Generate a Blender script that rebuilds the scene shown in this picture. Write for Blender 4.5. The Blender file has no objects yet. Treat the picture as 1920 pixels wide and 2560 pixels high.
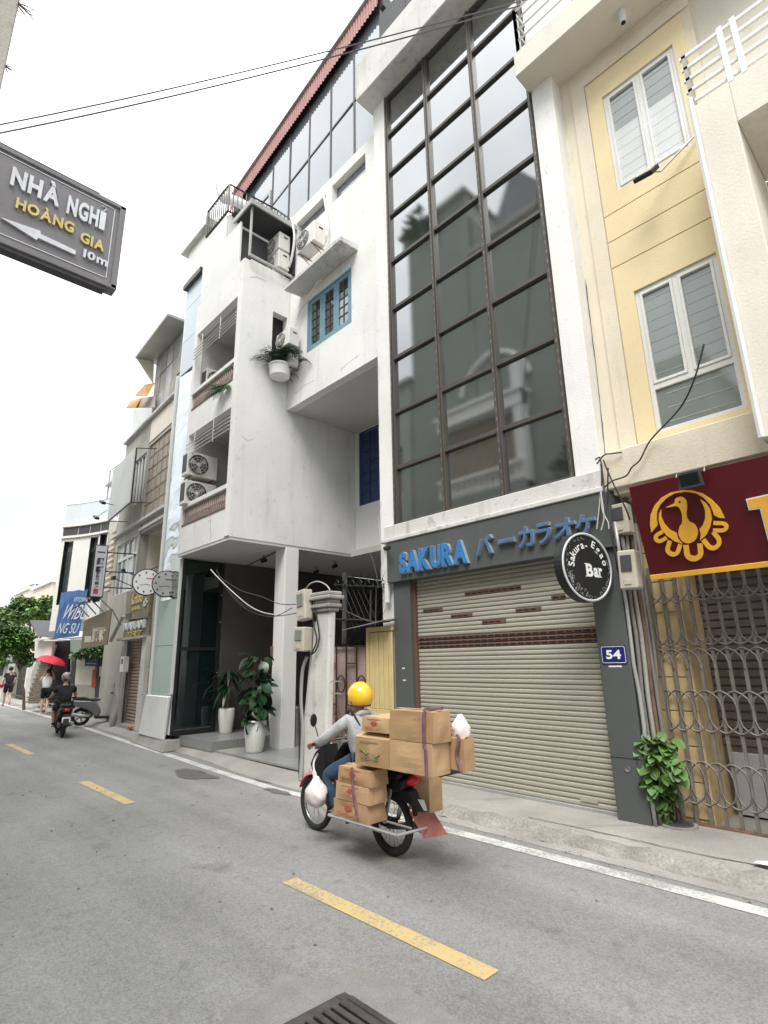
import bpy, bmesh, math, random
from math import sin, cos, radians as R_, pi
from mathutils import Vector, Matrix, noise
random.seed(7)
S = bpy.context.scene
COL = S.collection
# ------------------------------------------------------------------ camera
YAW, PIT, ROL, F, H = -0.8122496, 0.264031991, -0.0190554431, 1370.52, 1.7
FW = Vector((sin(YAW)*cos(PIT), cos(YAW)*cos(PIT), sin(PIT)))
_r0 = Vector((cos(YAW), -sin(YAW), 0)); _u0 = _r0.cross(FW)
RT = _r0*cos(ROL) + _u0*sin(ROL); UP = -_r0*sin(ROL) + _u0*cos(ROL)
EYE = Vector((0, 0, H))
cam = bpy.data.objects.new('camera', bpy.data.cameras.new('camera')); COL.objects.link(cam)
m3 = Matrix((RT, UP, -FW)).transposed()
cam.matrix_world = Matrix.Translation(EYE) @ m3.to_4x4()
cam.data.sensor_fit = 'HORIZONTAL'; cam.data.sensor_width = 36; cam.data.lens = F/1920*36
cam.data.clip_end = 2000; cam.data.clip_start = .05
S.camera = cam
# ------------------------------------------------------------------ world, sun, exposure
W = bpy.data.worlds.new('World'); S.world = W; W.use_nodes = True
nt = W.node_tree; nt.nodes.clear()
SUN_EL, SUN_AZ = R_(55), R_(148)      # azimuth measured clockwise from +Y
def wn(t, **k):
    n = nt.nodes.new(t)
    for a, b in k.items(): setattr(n, a, b)
    return n
out = wn('ShaderNodeOutputWorld'); mixs = wn('ShaderNodeMixShader')
sky = wn('ShaderNodeTexSky', sky_type='NISHITA', sun_disc=False, sun_elevation=SUN_EL, sun_rotation=SUN_AZ)
b1 = wn('ShaderNodeBackground'); b1.inputs[1].default_value = .12
b2 = wn('ShaderNodeBackground'); b2.inputs[1].default_value = 1.0
tc = wn('ShaderNodeTexCoord'); sep = wn('ShaderNodeSeparateXYZ')
mr = wn('ShaderNodeMapRange'); mr.inputs[1].default_value = 0; mr.inputs[2].default_value = 1.0
mr.inputs[3].default_value = .52; mr.inputs[4].default_value = 2.0
mp = wn('ShaderNodeMapping'); mp.inputs['Scale'].default_value = (1.3, 1.3, 2.6)
nz = wn('ShaderNodeTexNoise'); nz.inputs['Scale'].default_value = 1.6; nz.inputs['Detail'].default_value = 5; nz.inputs['Roughness'].default_value = .5
cr = wn('ShaderNodeMapRange'); cr.inputs[1].default_value = .3; cr.inputs[2].default_value = .7; cr.inputs[3].default_value = .62; cr.inputs[4].default_value = 1.14
mu = wn('ShaderNodeMath', operation='MULTIPLY')
cc = wn('ShaderNodeVectorMath', operation='SCALE'); cc.inputs[0].default_value = (.985, 1.0, 1.01)
L = nt.links.new
pw = wn('ShaderNodeMath', operation='POWER'); pw.inputs[1].default_value = 1.9; mx0 = wn('ShaderNodeMath', operation='MAXIMUM'); mx0.inputs[1].default_value = 0
L(tc.outputs['Generated'], sep.inputs[0]); L(sep.outputs[2], mx0.inputs[0]); L(mx0.outputs[0], pw.inputs[0]); L(pw.outputs[0], mr.inputs[0])
L(tc.outputs['Generated'], mp.inputs[0]); L(mp.outputs[0], nz.inputs[0]); L(nz.outputs[0], cr.inputs[0])
L(mr.outputs[0], mu.inputs[0]); L(cr.outputs[0], mu.inputs[1]); L(mu.outputs[0], cc.inputs['Scale'])
L(cc.outputs[0], b2.inputs[0]); L(sky.outputs[0], b1.inputs[0])
mixs.inputs[0].default_value = .88
L(b1.outputs[0], mixs.inputs[1]); L(b2.outputs[0], mixs.inputs[2]); L(mixs.outputs[0], out.inputs[0])
sl = bpy.data.lights.new('sun', 'SUN'); sl.energy = 1.5; sl.angle = R_(28); sl.color = (1, .965, .91)
so = bpy.data.objects.new('sun', sl); COL.objects.link(so)
sd = Vector((sin(SUN_AZ)*cos(SUN_EL), cos(SUN_AZ)*cos(SUN_EL), sin(SUN_EL)))
so.rotation_euler = sd.to_track_quat('Z', 'Y').to_euler()
S.view_settings.view_transform = 'Standard'; S.view_settings.look = 'None'
S.view_settings.exposure = 1.14; S.view_settings.gamma = 1; S.view_settings.use_curve_mapping = False

# ------------------------------------------------------------------ finding places: a sight line met with a real plane
def ray(x, y): return FW + RT*((x-960)/F) - UP*((y-1280)/F)
def PY(x, y, Y): d = ray(x, y); return EYE + d*(Y/d.y)
def PX(x, y, X): d = ray(x, y); return EYE + d*(X/d.x)
def PZ(x, y, Z=0): d = ray(x, y); return EYE + d*((Z-H)/d.z)
class Fr:
    """a surface frame: origin, u (along), v (up), n (outwards)"""
    def __init__(s, o, u, v=(0,0,1)):
        s.o = Vector(o); s.u = Vector(u).normalized(); s.v = Vector(v).normalized(); s.n = s.u.cross(s.v).normalized()
    def P(s, u, v, d=0): return s.o + s.u*u + s.v*v + s.n*d
    def uv(s, x, y, d=0):
        r = ray(x, y); o = s.o + s.n*d; t = (o-EYE).dot(s.n)/r.dot(s.n); p = EYE + r*t - o
        return p.dot(s.u), p.dot(s.v)
    def mat(s, u=0, v=0, d=0):
        m = Matrix((s.u, s.v, s.n)).transposed().to_4x4(); m.translation = s.P(u, v, d); return m
def FY(Y): return Fr((0, Y, 0), (1, 0, 0))         # faces the street (-Y), u = X
def FX(X): return Fr((X, 0, 0), (0, 1, 0))         # faces +X, u = Y

# ------------------------------------------------------------------ materials
def ramp(nt, x0, x1, a, b):
    n = nt.nodes.new('ShaderNodeMapRange'); n.inputs[1].default_value = x0; n.inputs[2].default_value = x1
    n.inputs[3].default_value = a; n.inputs[4].default_value = b; return n
def mat(name, col, rough=.7, metal=0., var=.1, vs=1.3, streak=0., dirt=(.25,.23,.2), fine=.05, fs=60, bump=.15, bs=90, ior=1.45, spots=0, coord='P', coat=0, wave=0):
    m = bpy.data.materials.new(name); m.use_nodes = True; t = m.node_tree; B = t.nodes['Principled BSDF']; L = t.links.new
    B.inputs['Roughness'].default_value = rough; B.inputs['Metallic'].default_value = metal; B.inputs['IOR'].default_value = ior
    if coat: B.inputs['Coat Weight'].default_value = coat; B.inputs['Coat Roughness'].default_value = .08
    if coord == 'P': g = t.nodes.new('ShaderNodeNewGeometry'); vec = g.outputs['Position']
    else: g = t.nodes.new('ShaderNodeTexCoord'); vec = g.outputs['Object']
    def nse(scale, detail=4, sc=None):
        n = t.nodes.new('ShaderNodeTexNoise'); n.inputs['Scale'].default_value = scale; n.inputs['Detail'].default_value = detail
        if sc:
            mp = t.nodes.new('ShaderNodeMapping'); mp.inputs['Scale'].default_value = sc; L(vec, mp.inputs[0]); L(mp.outputs[0], n.inputs[0])
        else: L(vec, n.inputs[0])
        return n.outputs[0]
    c = None
    big = ramp(t, .3, .7, 1-var, 1+var*.6); L(nse(vs, 5), big.inputs[0])
    fin = ramp(t, .3, .7, 1-fine, 1+fine); L(nse(fs, 2), fin.inputs[0])
    mu = t.nodes.new('ShaderNodeMath'); mu.operation = 'MULTIPLY'; L(big.outputs[0], mu.inputs[0]); L(fin.outputs[0], mu.inputs[1])
    sc = t.nodes.new('ShaderNodeVectorMath'); sc.operation = 'SCALE'; sc.inputs[0].default_value = col[:3]; L(mu.outputs[0], sc.inputs['Scale'])
    c = sc.outputs[0]
    def mixc(c, fac, col2):
        mx = t.nodes.new('ShaderNodeMix'); mx.data_type = 'RGBA'; L(fac, mx.inputs[0]); L(c, mx.inputs[6]); mx.inputs[7].default_value = (*col2[:3], 1); return mx.outputs[2]
    if streak:
        s = ramp(t, .52, .78, 0, streak); L(nse(1, 5, (7, 7, .55)), s.inputs[0])
        s2 = ramp(t, .42, .62, .15, 1); L(nse(.9, 3), s2.inputs[0])
        q = t.nodes.new('ShaderNodeMath'); q.operation = 'MULTIPLY'; L(s.outputs[0], q.inputs[0]); L(s2.outputs[0], q.inputs[1])
        c = mixc(c, q.outputs[0], dirt)
    if spots:
        s = ramp(t, .62, .7, 0, spots); L(nse(9, 6), s.inputs[0]); c = mixc(c, s.outputs[0], dirt)
    L(c, B.inputs['Base Color'])
    if bump:
        b = t.nodes.new('ShaderNodeBump'); b.inputs['Strength'].default_value = bump; b.inputs['Distance'].default_value = .01
        L(nse(bs, 3), b.inputs['Height'])
        if wave:
            b2 = t.nodes.new('ShaderNodeBump'); b2.inputs['Strength'].default_value = wave; b2.inputs['Distance'].default_value = .05
            L(nse(1.6, 2), b2.inputs['Height']); L(b.outputs[0], b2.inputs['Normal']); L(b2.outputs[0], B.inputs['Normal'])
        else: L(b.outputs[0], B.inputs['Normal'])
    return m
M = {}
M['white'] = mat('white_plaster', (.76,.755,.725), .85, var=.07, streak=.32, dirt=(.34,.32,.28), spots=.22, bump=.35, bs=40)
M['white2'] = mat('white_painted_column', (.76,.755,.73), .7, var=.04, streak=.08, dirt=(.4,.38,.34), bump=.12)
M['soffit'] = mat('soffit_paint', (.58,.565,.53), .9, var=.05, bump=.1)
M['stain'] = mat('weathered_parapet', (.60,.59,.56), .9, var=.12, streak=.75, dirt=(.2,.19,.17), spots=.4, bump=.4, bs=35)
M['cream'] = mat('cream_plaster', (.70,.63,.50), .85, var=.08, streak=.28, dirt=(.36,.30,.22), spots=.15, bump=.3, bs=40)
M['palecream'] = mat('pale_cream_plaster', (.70,.66,.57), .85, var=.06, streak=.22, dirt=(.38,.33,.26), spots=.1, bump=.3, bs=40)
M['yellow'] = mat('yellow_plaster', (.74,.62,.38), .85, var=.07, streak=.2, dirt=(.45,.34,.18), spots=.08, bump=.25, bs=40)
M['grey'] = mat('dark_grey_panel', (.085,.092,.09), .55, var=.1, streak=.12, dirt=(.2,.2,.19), bump=.05)
M['frame'] = mat('bronze_frame', (.075,.066,.058), .45, var=.15, bump=.03)
M['mull'] = mat('weathered_aluminium', (.19,.175,.155), .5, metal=.3, var=.3, vs=14, bump=.05)
def glass(name, col, ior, rough=.02, var=.1, dust=0, wave=0):
    m = mat(name, col, rough, var=var, vs=.8, ior=ior, bump=.0 if not wave else .01, fine=0, streak=dust, dirt=(.35,.36,.35), wave=wave); return m
M['glass'] = glass('tinted_curtain_glass', (.035,.040,.039), 4.0, .006, dust=.08, wave=.006)
M['bglass'] = glass('blue_mirror_glass', (.14,.165,.185), 2.5, .02, wave=.01)
M['dglass'] = glass('dark_green_glass', (.006,.014,.014), 1.7)
M['wglass'] = glass('window_glass', (.20,.225,.215), 1.9, wave=.02)
M['net'] = mat('window_net', (.62,.64,.64), .9, var=.1)
M['frost'] = mat('frosted_green_glass', (.34,.43,.385), .35, var=.03, bump=0, ior=1.5)
M['mirror'] = mat('wavy_mirror_cladding', (.62,.66,.66), .06, metal=.95, var=.05, bump=0)
M['white_metal'] = mat('white_metal', (.68,.68,.66), .45, var=.06, bump=.03)
M['acbody'] = mat('aircon_white', (.66,.65,.61), .5, var=.08, streak=.3, dirt=(.35,.3,.24), bump=.03)
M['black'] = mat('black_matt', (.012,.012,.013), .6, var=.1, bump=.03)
M['blackm'] = mat('black_metal', (.03,.03,.032), .4, metal=.5, var=.2, bump=.05)
M['rubber'] = mat('rubber', (.022,.022,.022), .75, var=.2, bump=.1)
M['steel'] = mat('steel', (.45,.45,.44), .3, metal=.9, var=.15, bump=.05)
M['galv'] = mat('galvanised_metal', (.42,.42,.41), .5, metal=.4, var=.2, bump=.1)
M['rust'] = mat('rusty_metal', (.16,.10,.07), .8, var=.3, vs=8, bump=.3)
M['red_corr'] = mat('red_corrugated', (.33,.145,.13), .6, var=.12, vs=4, streak=.3, dirt=(.45,.36,.34))
M['blue'] = mat('blue_window_paint', (.17,.305,.37), .55, var=.15, vs=6, streak=.2)
M['dblue'] = mat('deep_blue_glass', (.02,.035,.12), .2, ior=1.7, bump=0)
M['lattice'] = mat('pink_lattice', (.44,.35,.32), .85, var=.15, vs=6, bump=.3)
M['slat'] = mat('shutter_slat', (.35,.335,.275), .5, var=.05, streak=.25, dirt=(.27,.24,.18), bump=.03)
M['brown'] = mat('shutter_vent_brown', (.125,.07,.05), .6, var=.15, bump=.03)
M['hole'] = mat('dark_hole', (.01,.009,.008), .9, bump=0)
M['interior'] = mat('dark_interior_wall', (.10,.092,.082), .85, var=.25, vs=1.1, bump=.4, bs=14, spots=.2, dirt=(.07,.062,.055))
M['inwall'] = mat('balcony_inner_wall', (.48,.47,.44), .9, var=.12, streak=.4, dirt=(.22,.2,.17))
M['concrete'] = mat('old_concrete', (.36,.345,.31), .9, var=.2, vs=2.5, streak=.5, dirt=(.13,.12,.10), spots=.5, bump=.6, bs=25)
M['oldwhite'] = mat('old_whitewash', (.60,.59,.56), .85, var=.1, vs=3, streak=.5, dirt=(.26,.235,.2), spots=.5, bump=.4, bs=30)
M['cement'] = mat('cement_walkway', (.31,.30,.275), .9, var=.2, vs=1.6, fine=.12, fs=70, spots=.25, dirt=(.17,.16,.145), bump=.4, bs=55)
M['kerb'] = mat('kerb_stone', (.275,.265,.24), .95, var=.22, vs=4, spots=.4, dirt=(.17,.155,.13), fine=.2, fs=45, bump=.9, bs=28)
M['tile'] = mat('grey_porch_tile', (.26,.265,.265), .35, var=.12, vs=2, bump=.05)
M['card'] = mat('cardboard', (.42,.265,.14), .8, var=.09, vs=5, fine=.05, bump=.06, bs=30)
M['card2'] = mat('cardboard_pale', (.50,.33,.185), .8, var=.09, vs=5, fine=.05, bump=.06, bs=30)
M['cardin'] = mat('cardboard_ink', (.42,.10,.05), .8, var=.3, vs=30)
M['inkgreen'] = mat('green_ink', (.16,.2,.1), .8, var=.3, vs=30)
M['tape'] = mat('purple_strap', (.18,.10,.12), .6, var=.3, vs=20)
M['yellowp'] = mat('yellow_helmet', (.82,.50,.03), .25, var=.05, bump=0, coat=.5)
M['redp'] = mat('red_plastic', (.42,.03,.05), .35, var=.1, bump=.02, coat=.3)
M['pinkp'] = mat('faded_red_plastic', (.55,.13,.17), .5, var=.15, bump=.02)
M['skin'] = mat('skin', (.48,.28,.19), .55, var=.08, vs=10, bump=.1)
M['skin2'] = mat('pale_skin', (.62,.42,.32), .55, var=.06, vs=10, bump=.1)
M['hair'] = mat('black_hair', (.012,.010,.010), .5, var=.3, vs=40, bump=.3)
M['hoodie'] = mat('grey_marl_fabric', (.40,.41,.42), .95, var=.22, vs=9, fine=.12, fs=90, bump=.9, bs=11)
M['vest'] = mat('black_fabric', (.012,.012,.014), .9, var=.2, bump=.2)
M['tee'] = mat('dark_tee', (.02,.021,.026), .9, var=.25, vs=7, bump=.25)
M['denim'] = mat('denim', (.035,.07,.12), .9, var=.3, vs=9, fine=.15, bump=.3)
M['bag'] = mat('thin_white_bag', (.72,.66,.66), .4, var=.14, vs=12, bump=.5, bs=18, spots=.35, dirt=(.6,.32,.32))
M['leaf'] = mat('leaf_green', (.045,.10,.025), .45, var=.35, vs=5, bump=.05, coord='P')
M['leafd'] = mat('dark_glossy_leaf', (.022,.055,.022), .3, var=.35, vs=5, bump=.05)
M['leafl'] = mat('light_leaf', (.105,.20,.05), .5, var=.3, vs=6, bump=.05)
M['leaft'] = mat('tree_leaf', (.10,.21,.045), .55, var=.45, vs=1.3, bump=.05)
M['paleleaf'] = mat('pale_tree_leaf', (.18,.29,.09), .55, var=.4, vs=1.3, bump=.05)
M['bark'] = mat('bark', (.17,.12,.085), .9, var=.3, vs=9, bump=.6, bs=30)
M['pot'] = mat('white_glazed_pot', (.74,.73,.70), .3, var=.03, bump=.02, coat=.3)
M['hgrey'] = mat('hotel_sign_grey', (.19,.18,.19), .55, var=.12, vs=5, streak=.25, dirt=(.3,.29,.28), bump=.06)
M['silver'] = mat('silver_letter', (.60,.62,.64), .4, metal=.1, var=.1, vs=12)
M['gold'] = mat('gold_letter', (.55,.45,.16), .45, metal=.2, var=.15, vs=12)
M['signblue'] = mat('blue_letter_face', (.045,.19,.44), .4, var=.15, vs=8, bump=0)
M['signblue2'] = mat('blue_grey_letter_face', (.085,.16,.30), .4, var=.15, vs=8, bump=0)
M['lettertrim'] = mat('letter_edge', (.42,.48,.53), .4, metal=.4, bump=0)
M['maroon'] = mat('maroon_sign', (.085,.002,.006), .45, var=.08, vs=2, bump=0)
M['amber'] = mat('amber_emblem', (.80,.42,.045), .5, var=.06, vs=4, bump=0)
M['paperwhite'] = mat('white_paint', (.78,.78,.77), .5, var=.05, bump=0)
M['navy'] = mat('navy_enamel', (.012,.02,.15), .3, var=.08, bump=0, coat=.3)
M['bannerblue'] = mat('blue_banner', (.10,.20,.44), .8, var=.12, vs=5, bump=.3, bs=9)
M['bannerbrown'] = mat('brown_awning_cloth', (.27,.225,.165), .85, var=.1, vs=3, bump=.15)
M['umb'] = mat('red_umbrella', (.72,.035,.065), .6, var=.12, vs=6, bump=.05)
M['brick'] = mat('old_brick', (.25,.19,.15), .95, var=.35, vs=14, bump=.6, bs=40)
M['maroong'] = mat('maroon_grille', (.10,.03,.03), .6, var=.2, bump=.1)
M['pinkwall'] = mat('pinkish_panel', (.50,.38,.34), .8, var=.12, vs=3, streak=.5, dirt=(.3,.2,.17))
M['ygate'] = mat('yellow_gate_paint', (.58,.47,.22), .65, var=.12, vs=4, streak=.4, dirt=(.35,.26,.12))
M['ytile'] = mat('old_yellow_tile', (.50,.39,.21), .75, var=.2, vs=6, spots=.35, dirt=(.28,.17,.08), bump=.2)
M['gatebar'] = mat('grey_gate_bar', (.17,.152,.132), .6, metal=0.1, var=.2, vs=9, bump=.1)
M['dshutter'] = mat('brown_grey_shutter', (.13,.105,.09), .7, var=.15, vs=3, bump=.05)
M['pinkshutter'] = mat('rosy_shutter', (.36,.27,.22), .65, var=.12, vs=3, streak=.3, dirt=(.2,.14,.11), bump=.05)
M['mesh'] = mat('brown_mesh_panel', (.36,.315,.26), .85, var=.2, vs=2.5, streak=.6, dirt=(.22,.13,.09), bump=.5, bs=22)
M['oldgrey'] = mat('dirty_grey_wall', (.40,.385,.345), .9, var=.15, vs=1.2, streak=.6, dirt=(.18,.165,.14), spots=.3, bump=.35, bs=30)
M['green'] = mat('dull_green_wall', (.30,.36,.30), .8, var=.1, streak=.3)
M['darkgrey'] = mat('charcoal', (.06,.06,.062), .6, var=.15)
M['poster'] = mat('poster_red', (.50,.12,.06), .7, var=.2, vs=20)
M['cableg'] = mat('weathered_cable', (.16,.16,.165), .7, bump=0)
M['pipeg'] = mat('grimy_pipe', (.21,.195,.175), .7, var=.25, vs=5, streak=.5, dirt=(.09,.08,.07))
M['scgrey'] = mat('scooter_grey_paint', (.20,.20,.205), .35, metal=.3, var=.08, bump=0, coat=.5)
M['meter'] = mat('beige_meter_box', (.50,.46,.38), .55, var=.1, vs=6, streak=.4, dirt=(.28,.23,.17), bump=.03)
M['cable'] = mat('cable_black', (.03,.028,.027), .6, bump=0)
M['cablew'] = mat('cable_pale', (.5,.49,.46), .6, bump=0)
M['orange'] = mat('amber_awning', (.45,.25,.08), .6, var=.15)
M['sticker'] = mat('paper_sticker', (.7,.69,.66), .7, var=.08, vs=20)

# ------------------------------------------------------------------ mesh collecting
OFF = {}
class MB:
    def __init__(s): s.v = []; s.f = []
    def add(s, vs, fs):
        b = len(s.v); s.v += [Vector(p) for p in vs]; s.f += [tuple(i+b for i in f) for f in fs]; return s
    def box8(s, p): return s.add(p, [(0,3,2,1),(4,5,6,7),(0,1,5,4),(1,2,6,5),(2,3,7,6),(3,0,4,7)])
    def box(s, x0, x1, y0, y1, z0, z1):
        return s.box8([(x0,y0,z0),(x1,y0,z0),(x1,y1,z0),(x0,y1,z0),(x0,y0,z1),(x1,y0,z1),(x1,y1,z1),(x0,y1,z1)])
    def fbox(s, fr, u0, u1, v0, v1, d0, d1):
        P = fr.P; return s.box8([P(u0,v0,d1),P(u1,v0,d1),P(u1,v0,d0),P(u0,v0,d0),P(u0,v1,d1),P(u1,v1,d1),P(u1,v1,d0),P(u0,v1,d0)])
    def obox(s, c, sx, sy, sz, rot=None):
        c = Vector(c); rot = rot or Matrix.Identity(3); q = []
        for z in (-1,1):
            for x, y in ((-1,-1),(1,-1),(1,1),(-1,1)): q.append(c + rot @ Vector((x*sx/2, y*sy/2, z*sz/2)))
        return s.box8(q)
    def poly(s, pts): return s.add(pts, [tuple(range(len(pts)))])
    def plate(s, fr, pts, d0, d1):
        n = len(pts); a = [fr.P(u, v, d1) for u, v in pts]; b = [fr.P(u, v, d0) for u, v in pts]
        return s.add(a+b, [tuple(range(n)), tuple(range(2*n-1, n-1, -1))] + [(i, i+n, (i+1) % n+n, (i+1) % n) for i in range(n)])
    def prism(s, pts, vec):
        n = len(pts); vec = Vector(vec); a = [Vector(p) for p in pts]; b = [p+vec for p in a]
        return s.add(a+b, [tuple(range(n)), tuple(range(2*n-1, n-1, -1))] + [(i, i+n, (i+1) % n+n, (i+1) % n) for i in range(n)])
    def tube(s, pts, r, n=6, cap=True, closed=False):
        pts = [Vector(p) for p in pts]; N = len(pts); rs = r if isinstance(r, (list, tuple)) else [r]*N
        vs = []; up = Vector((0, 0, 1)); prev = None
        for i, p in enumerate(pts):
            if closed: t = pts[(i+1) % N]-pts[i-1]
            else: t = (pts[min(i+1, N-1)]-pts[max(i-1, 0)])
            if t.length < 1e-9: t = Vector((0, 0, 1))
            t.normalize()
            if prev is None:
                a = t.cross(up)
                if a.length < .1: a = t.cross(Vector((1, 0, 0)))
            else: a = prev - t*prev.dot(t)
            a.normalize(); prev = a; b = t.cross(a)
            for k in range(n): vs.append(p + (a*cos(2*pi*k/n) + b*sin(2*pi*k/n))*rs[i])
        fs = []
        for i in range(N if closed else N-1):
            for k in range(n):
                j = (i+1) % N; fs.append((i*n+k, i*n+(k+1) % n, j*n+(k+1) % n, j*n+k))
        if cap and not closed: fs += [tuple(range(n-1, -1, -1)), tuple(range((N-1)*n, N*n))]
        return s.add(vs, fs)
    def lathe(s, prof, c=(0,0,0), n=20, axis=None, cap=True):
        """prof = [(r, h)...] around axis (default z)"""
        c = Vector(c); rot = (Vector(axis).to_track_quat('Z', 'Y').to_matrix() if axis else Matrix.Identity(3)); vs = []
        for r, h in prof:
            for k in range(n): vs.append(c + rot @ Vector((r*cos(2*pi*k/n), r*sin(2*pi*k/n), h)))
        fs = [(i*n+k, i*n+(k+1) % n, (i+1)*n+(k+1) % n, (i+1)*n+k) for i in range(len(prof)-1) for k in range(n)]
        if cap: fs += [tuple(range(n-1, -1, -1)), tuple(range((len(prof)-1)*n, len(prof)*n))]
        return s.add(vs, fs)
    def ball(s, c, r, n=12, m=8, sc=(1,1,1)):
        c = Vector(c); vs = []; 
        for i in range(m+1):
            a = pi*i/m
            for k in range(n): vs.append(c + Vector((r*sc[0]*sin(a)*cos(2*pi*k/n), r*sc[1]*sin(a)*sin(2*pi*k/n), -r*sc[2]*cos(a))))
        return s.add(vs, [(i*n+k, i*n+(k+1) % n, (i+1)*n+(k+1) % n, (i+1)*n+k) for i in range(m) for k in range(n)])
    def wall(s, fr, u0, u1, v0, v1, holes, d0, d1):
        """a wall slab (thickness d0..d1) with rectangular openings"""
        us = sorted({u0, u1, *[h[0] for h in holes], *[h[1] for h in holes]}); vs = sorted({v0, v1, *[h[2] for h in holes], *[h[3] for h in holes]})
        us = [u for u in us if u0-1e-6 <= u <= u1+1e-6]; vs = [v for v in vs if v0-1e-6 <= v <= v1+1e-6]
        nu, nv = len(us)-1, len(vs)-1
        def solid(i, j):
            if i < 0 or j < 0 or i >= nu or j >= nv: return False
            cu, cv = (us[i]+us[i+1])/2, (vs[j]+vs[j+1])/2
            return not any(h[0] < cu < h[1] and h[2] < cv < h[3] for h in holes)
        P = fr.P
        for i in range(nu):
            for j in range(nv):
                if not solid(i, j): continue
                a, b, c, d = us[i], us[i+1], vs[j], vs[j+1]
                s.add([P(a,c,d1),P(b,c,d1),P(b,d,d1),P(a,d,d1)], [(0,1,2,3)]); s.add([P(a,c,d0),P(b,c,d0),P(b,d,d0),P(a,d,d0)], [(3,2,1,0)])
                if not solid(i-1, j): s.add([P(a,c,d0),P(a,c,d1),P(a,d,d1),P(a,d,d0)], [(0,1,2,3)])
                if not solid(i+1, j): s.add([P(b,c,d0),P(b,c,d1),P(b,d,d1),P(b,d,d0)], [(3,2,1,0)])
                if not solid(i, j-1): s.add([P(a,c,d0),P(b,c,d0),P(b,c,d1),P(a,c,d1)], [(0,1,2,3)])
                if not solid(i, j+1): s.add([P(a,d,d0),P(b,d,d0),P(b,d,d1),P(a,d,d1)], [(3,2,1,0)])
        return s
    def mesh(s, name, m, off=Vector((0,0,0)), bevel=0, smooth=False):
        me = bpy.data.meshes.new(name); me.from_pydata([tuple(p-off) for p in s.v], [], s.f); me.update()
        bm = bmesh.new(); bm.from_mesh(me); bmesh.ops.remove_doubles(bm, verts=bm.verts, dist=1e-5)
        if bevel:
            try: bmesh.ops.bevel(bm, geom=[e for e in bm.edges if len(e.link_faces) == 2 and e.calc_face_angle(0) > .6], offset=bevel, segments=1, affect='EDGES', clamp_overlap=True)
            except Exception: pass
        bmesh.ops.recalc_face_normals(bm, faces=bm.faces)
        bm.to_mesh(me); bm.free()
        if smooth:
            for p in me.polygons: p.use_smooth = True
        if m: me.materials.append(M[m] if isinstance(m, str) else m)
        return me
    def build(s, name, m, parent=None, bevel=0, smooth=False, **props):
        if parent is None:
            xs = [p.x for p in s.v]; ys = [p.y for p in s.v]; zs = [p.z for p in s.v]
            off = Vector(((min(xs)+max(xs))/2, (min(ys)+max(ys))/2, min(zs)))
        else: off = OFF[parent]
        o = bpy.data.objects.new(name, s.mesh(name, m, off, bevel, smooth)); COL.objects.link(o)
        OFF[o] = off
        if parent is None: o.location = off
        else: o.parent = parent
        for k, v in props.items():
            if v is not None: o[k] = v
        return o
def thing(name, label, cat, loc=(0,0,0), rz=0, group=None, local=False):
    o = bpy.data.objects.new(name, None); COL.objects.link(o); o.location = loc; o.rotation_euler.z = rz; o.empty_display_size = .2
    o['label'] = label; o['category'] = cat
    if group: o['group'] = group
    OFF[o] = Vector((0,0,0)) if (local or rz) else Vector(loc)
    return o
def tag(o, label, cat, group=None):
    o['label'] = label; o['category'] = cat
    if group: o['group'] = group
    return o
def inst(me, name, parent, mw, **props):
    o = bpy.data.objects.new(name, me); COL.objects.link(o)
    off = OFF[parent] if parent else Vector((0,0,0)); o.parent = parent
    o.matrix_local = Matrix.Translation(-off) @ mw; OFF[o] = off
    for k, v in props.items(): o[k] = v
    return o
def copy_tree(o, parent=None):
    c = o.copy(); COL.objects.link(c); c.parent = parent; OFF[c] = OFF.get(o, Vector((0,0,0)))
    for ch in list(o.children): copy_tree(ch, c)
    return c
# ------------------------------------------------------------------ text as solid letters
_tc = {}
def text_mesh(s, bold=.0, depth=.5, res=3, spacing=1):
    k = (s, bold, depth, spacing)
    if k in _tc: return _tc[k]
    cu = bpy.data.curves.new('t', 'FONT'); cu.body = s; cu.size = 1; cu.offset = bold; cu.extrude = depth; cu.resolution_u = res; cu.space_character = spacing
    o = bpy.data.objects.new('t', cu); COL.objects.link(o); dg = bpy.context.evaluated_depsgraph_get(); dg.update()
    me = bpy.data.meshes.new_from_object(o.evaluated_get(dg)); bpy.data.objects.remove(o)
    vs = [v.co.copy() for v in me.vertices]; fs = [tuple(p.vertices) for p in me.polygons]
    bpy.data.meshes.remove(me); _tc[k] = (vs, fs); return vs, fs
def text(fr, s, u0, u1, v0, v1, d, depth, m, parent, name='lettering', bold=.0, skew=0, slope=0, mb=None, spacing=1):
    """letters fitted into u0..u1, v0..v1 of a frame, standing depth proud of d"""
    vs, fs = text_mesh(s, bold, .5, spacing=spacing)
    if not vs: return None
    x0 = min(v.x for v in vs); x1 = max(v.x for v in vs); y0 = min(v.y for v in vs); y1 = max(v.y for v in vs)
    q = mb or MB(); pts = []
    for v in vs:
        a = (v.x-x0)/(x1-x0+1e-9); b = (v.y-y0)/(y1-y0+1e-9)
        pts.append(fr.P(u0+a*(u1-u0)+skew*b*(v1-v0), v0+b*(v1-v0)+slope*a*(u1-u0), d+(v.z+.5)*depth))
    q.add(pts, fs)
    return None if mb else q.build(name, m, parent)
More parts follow.
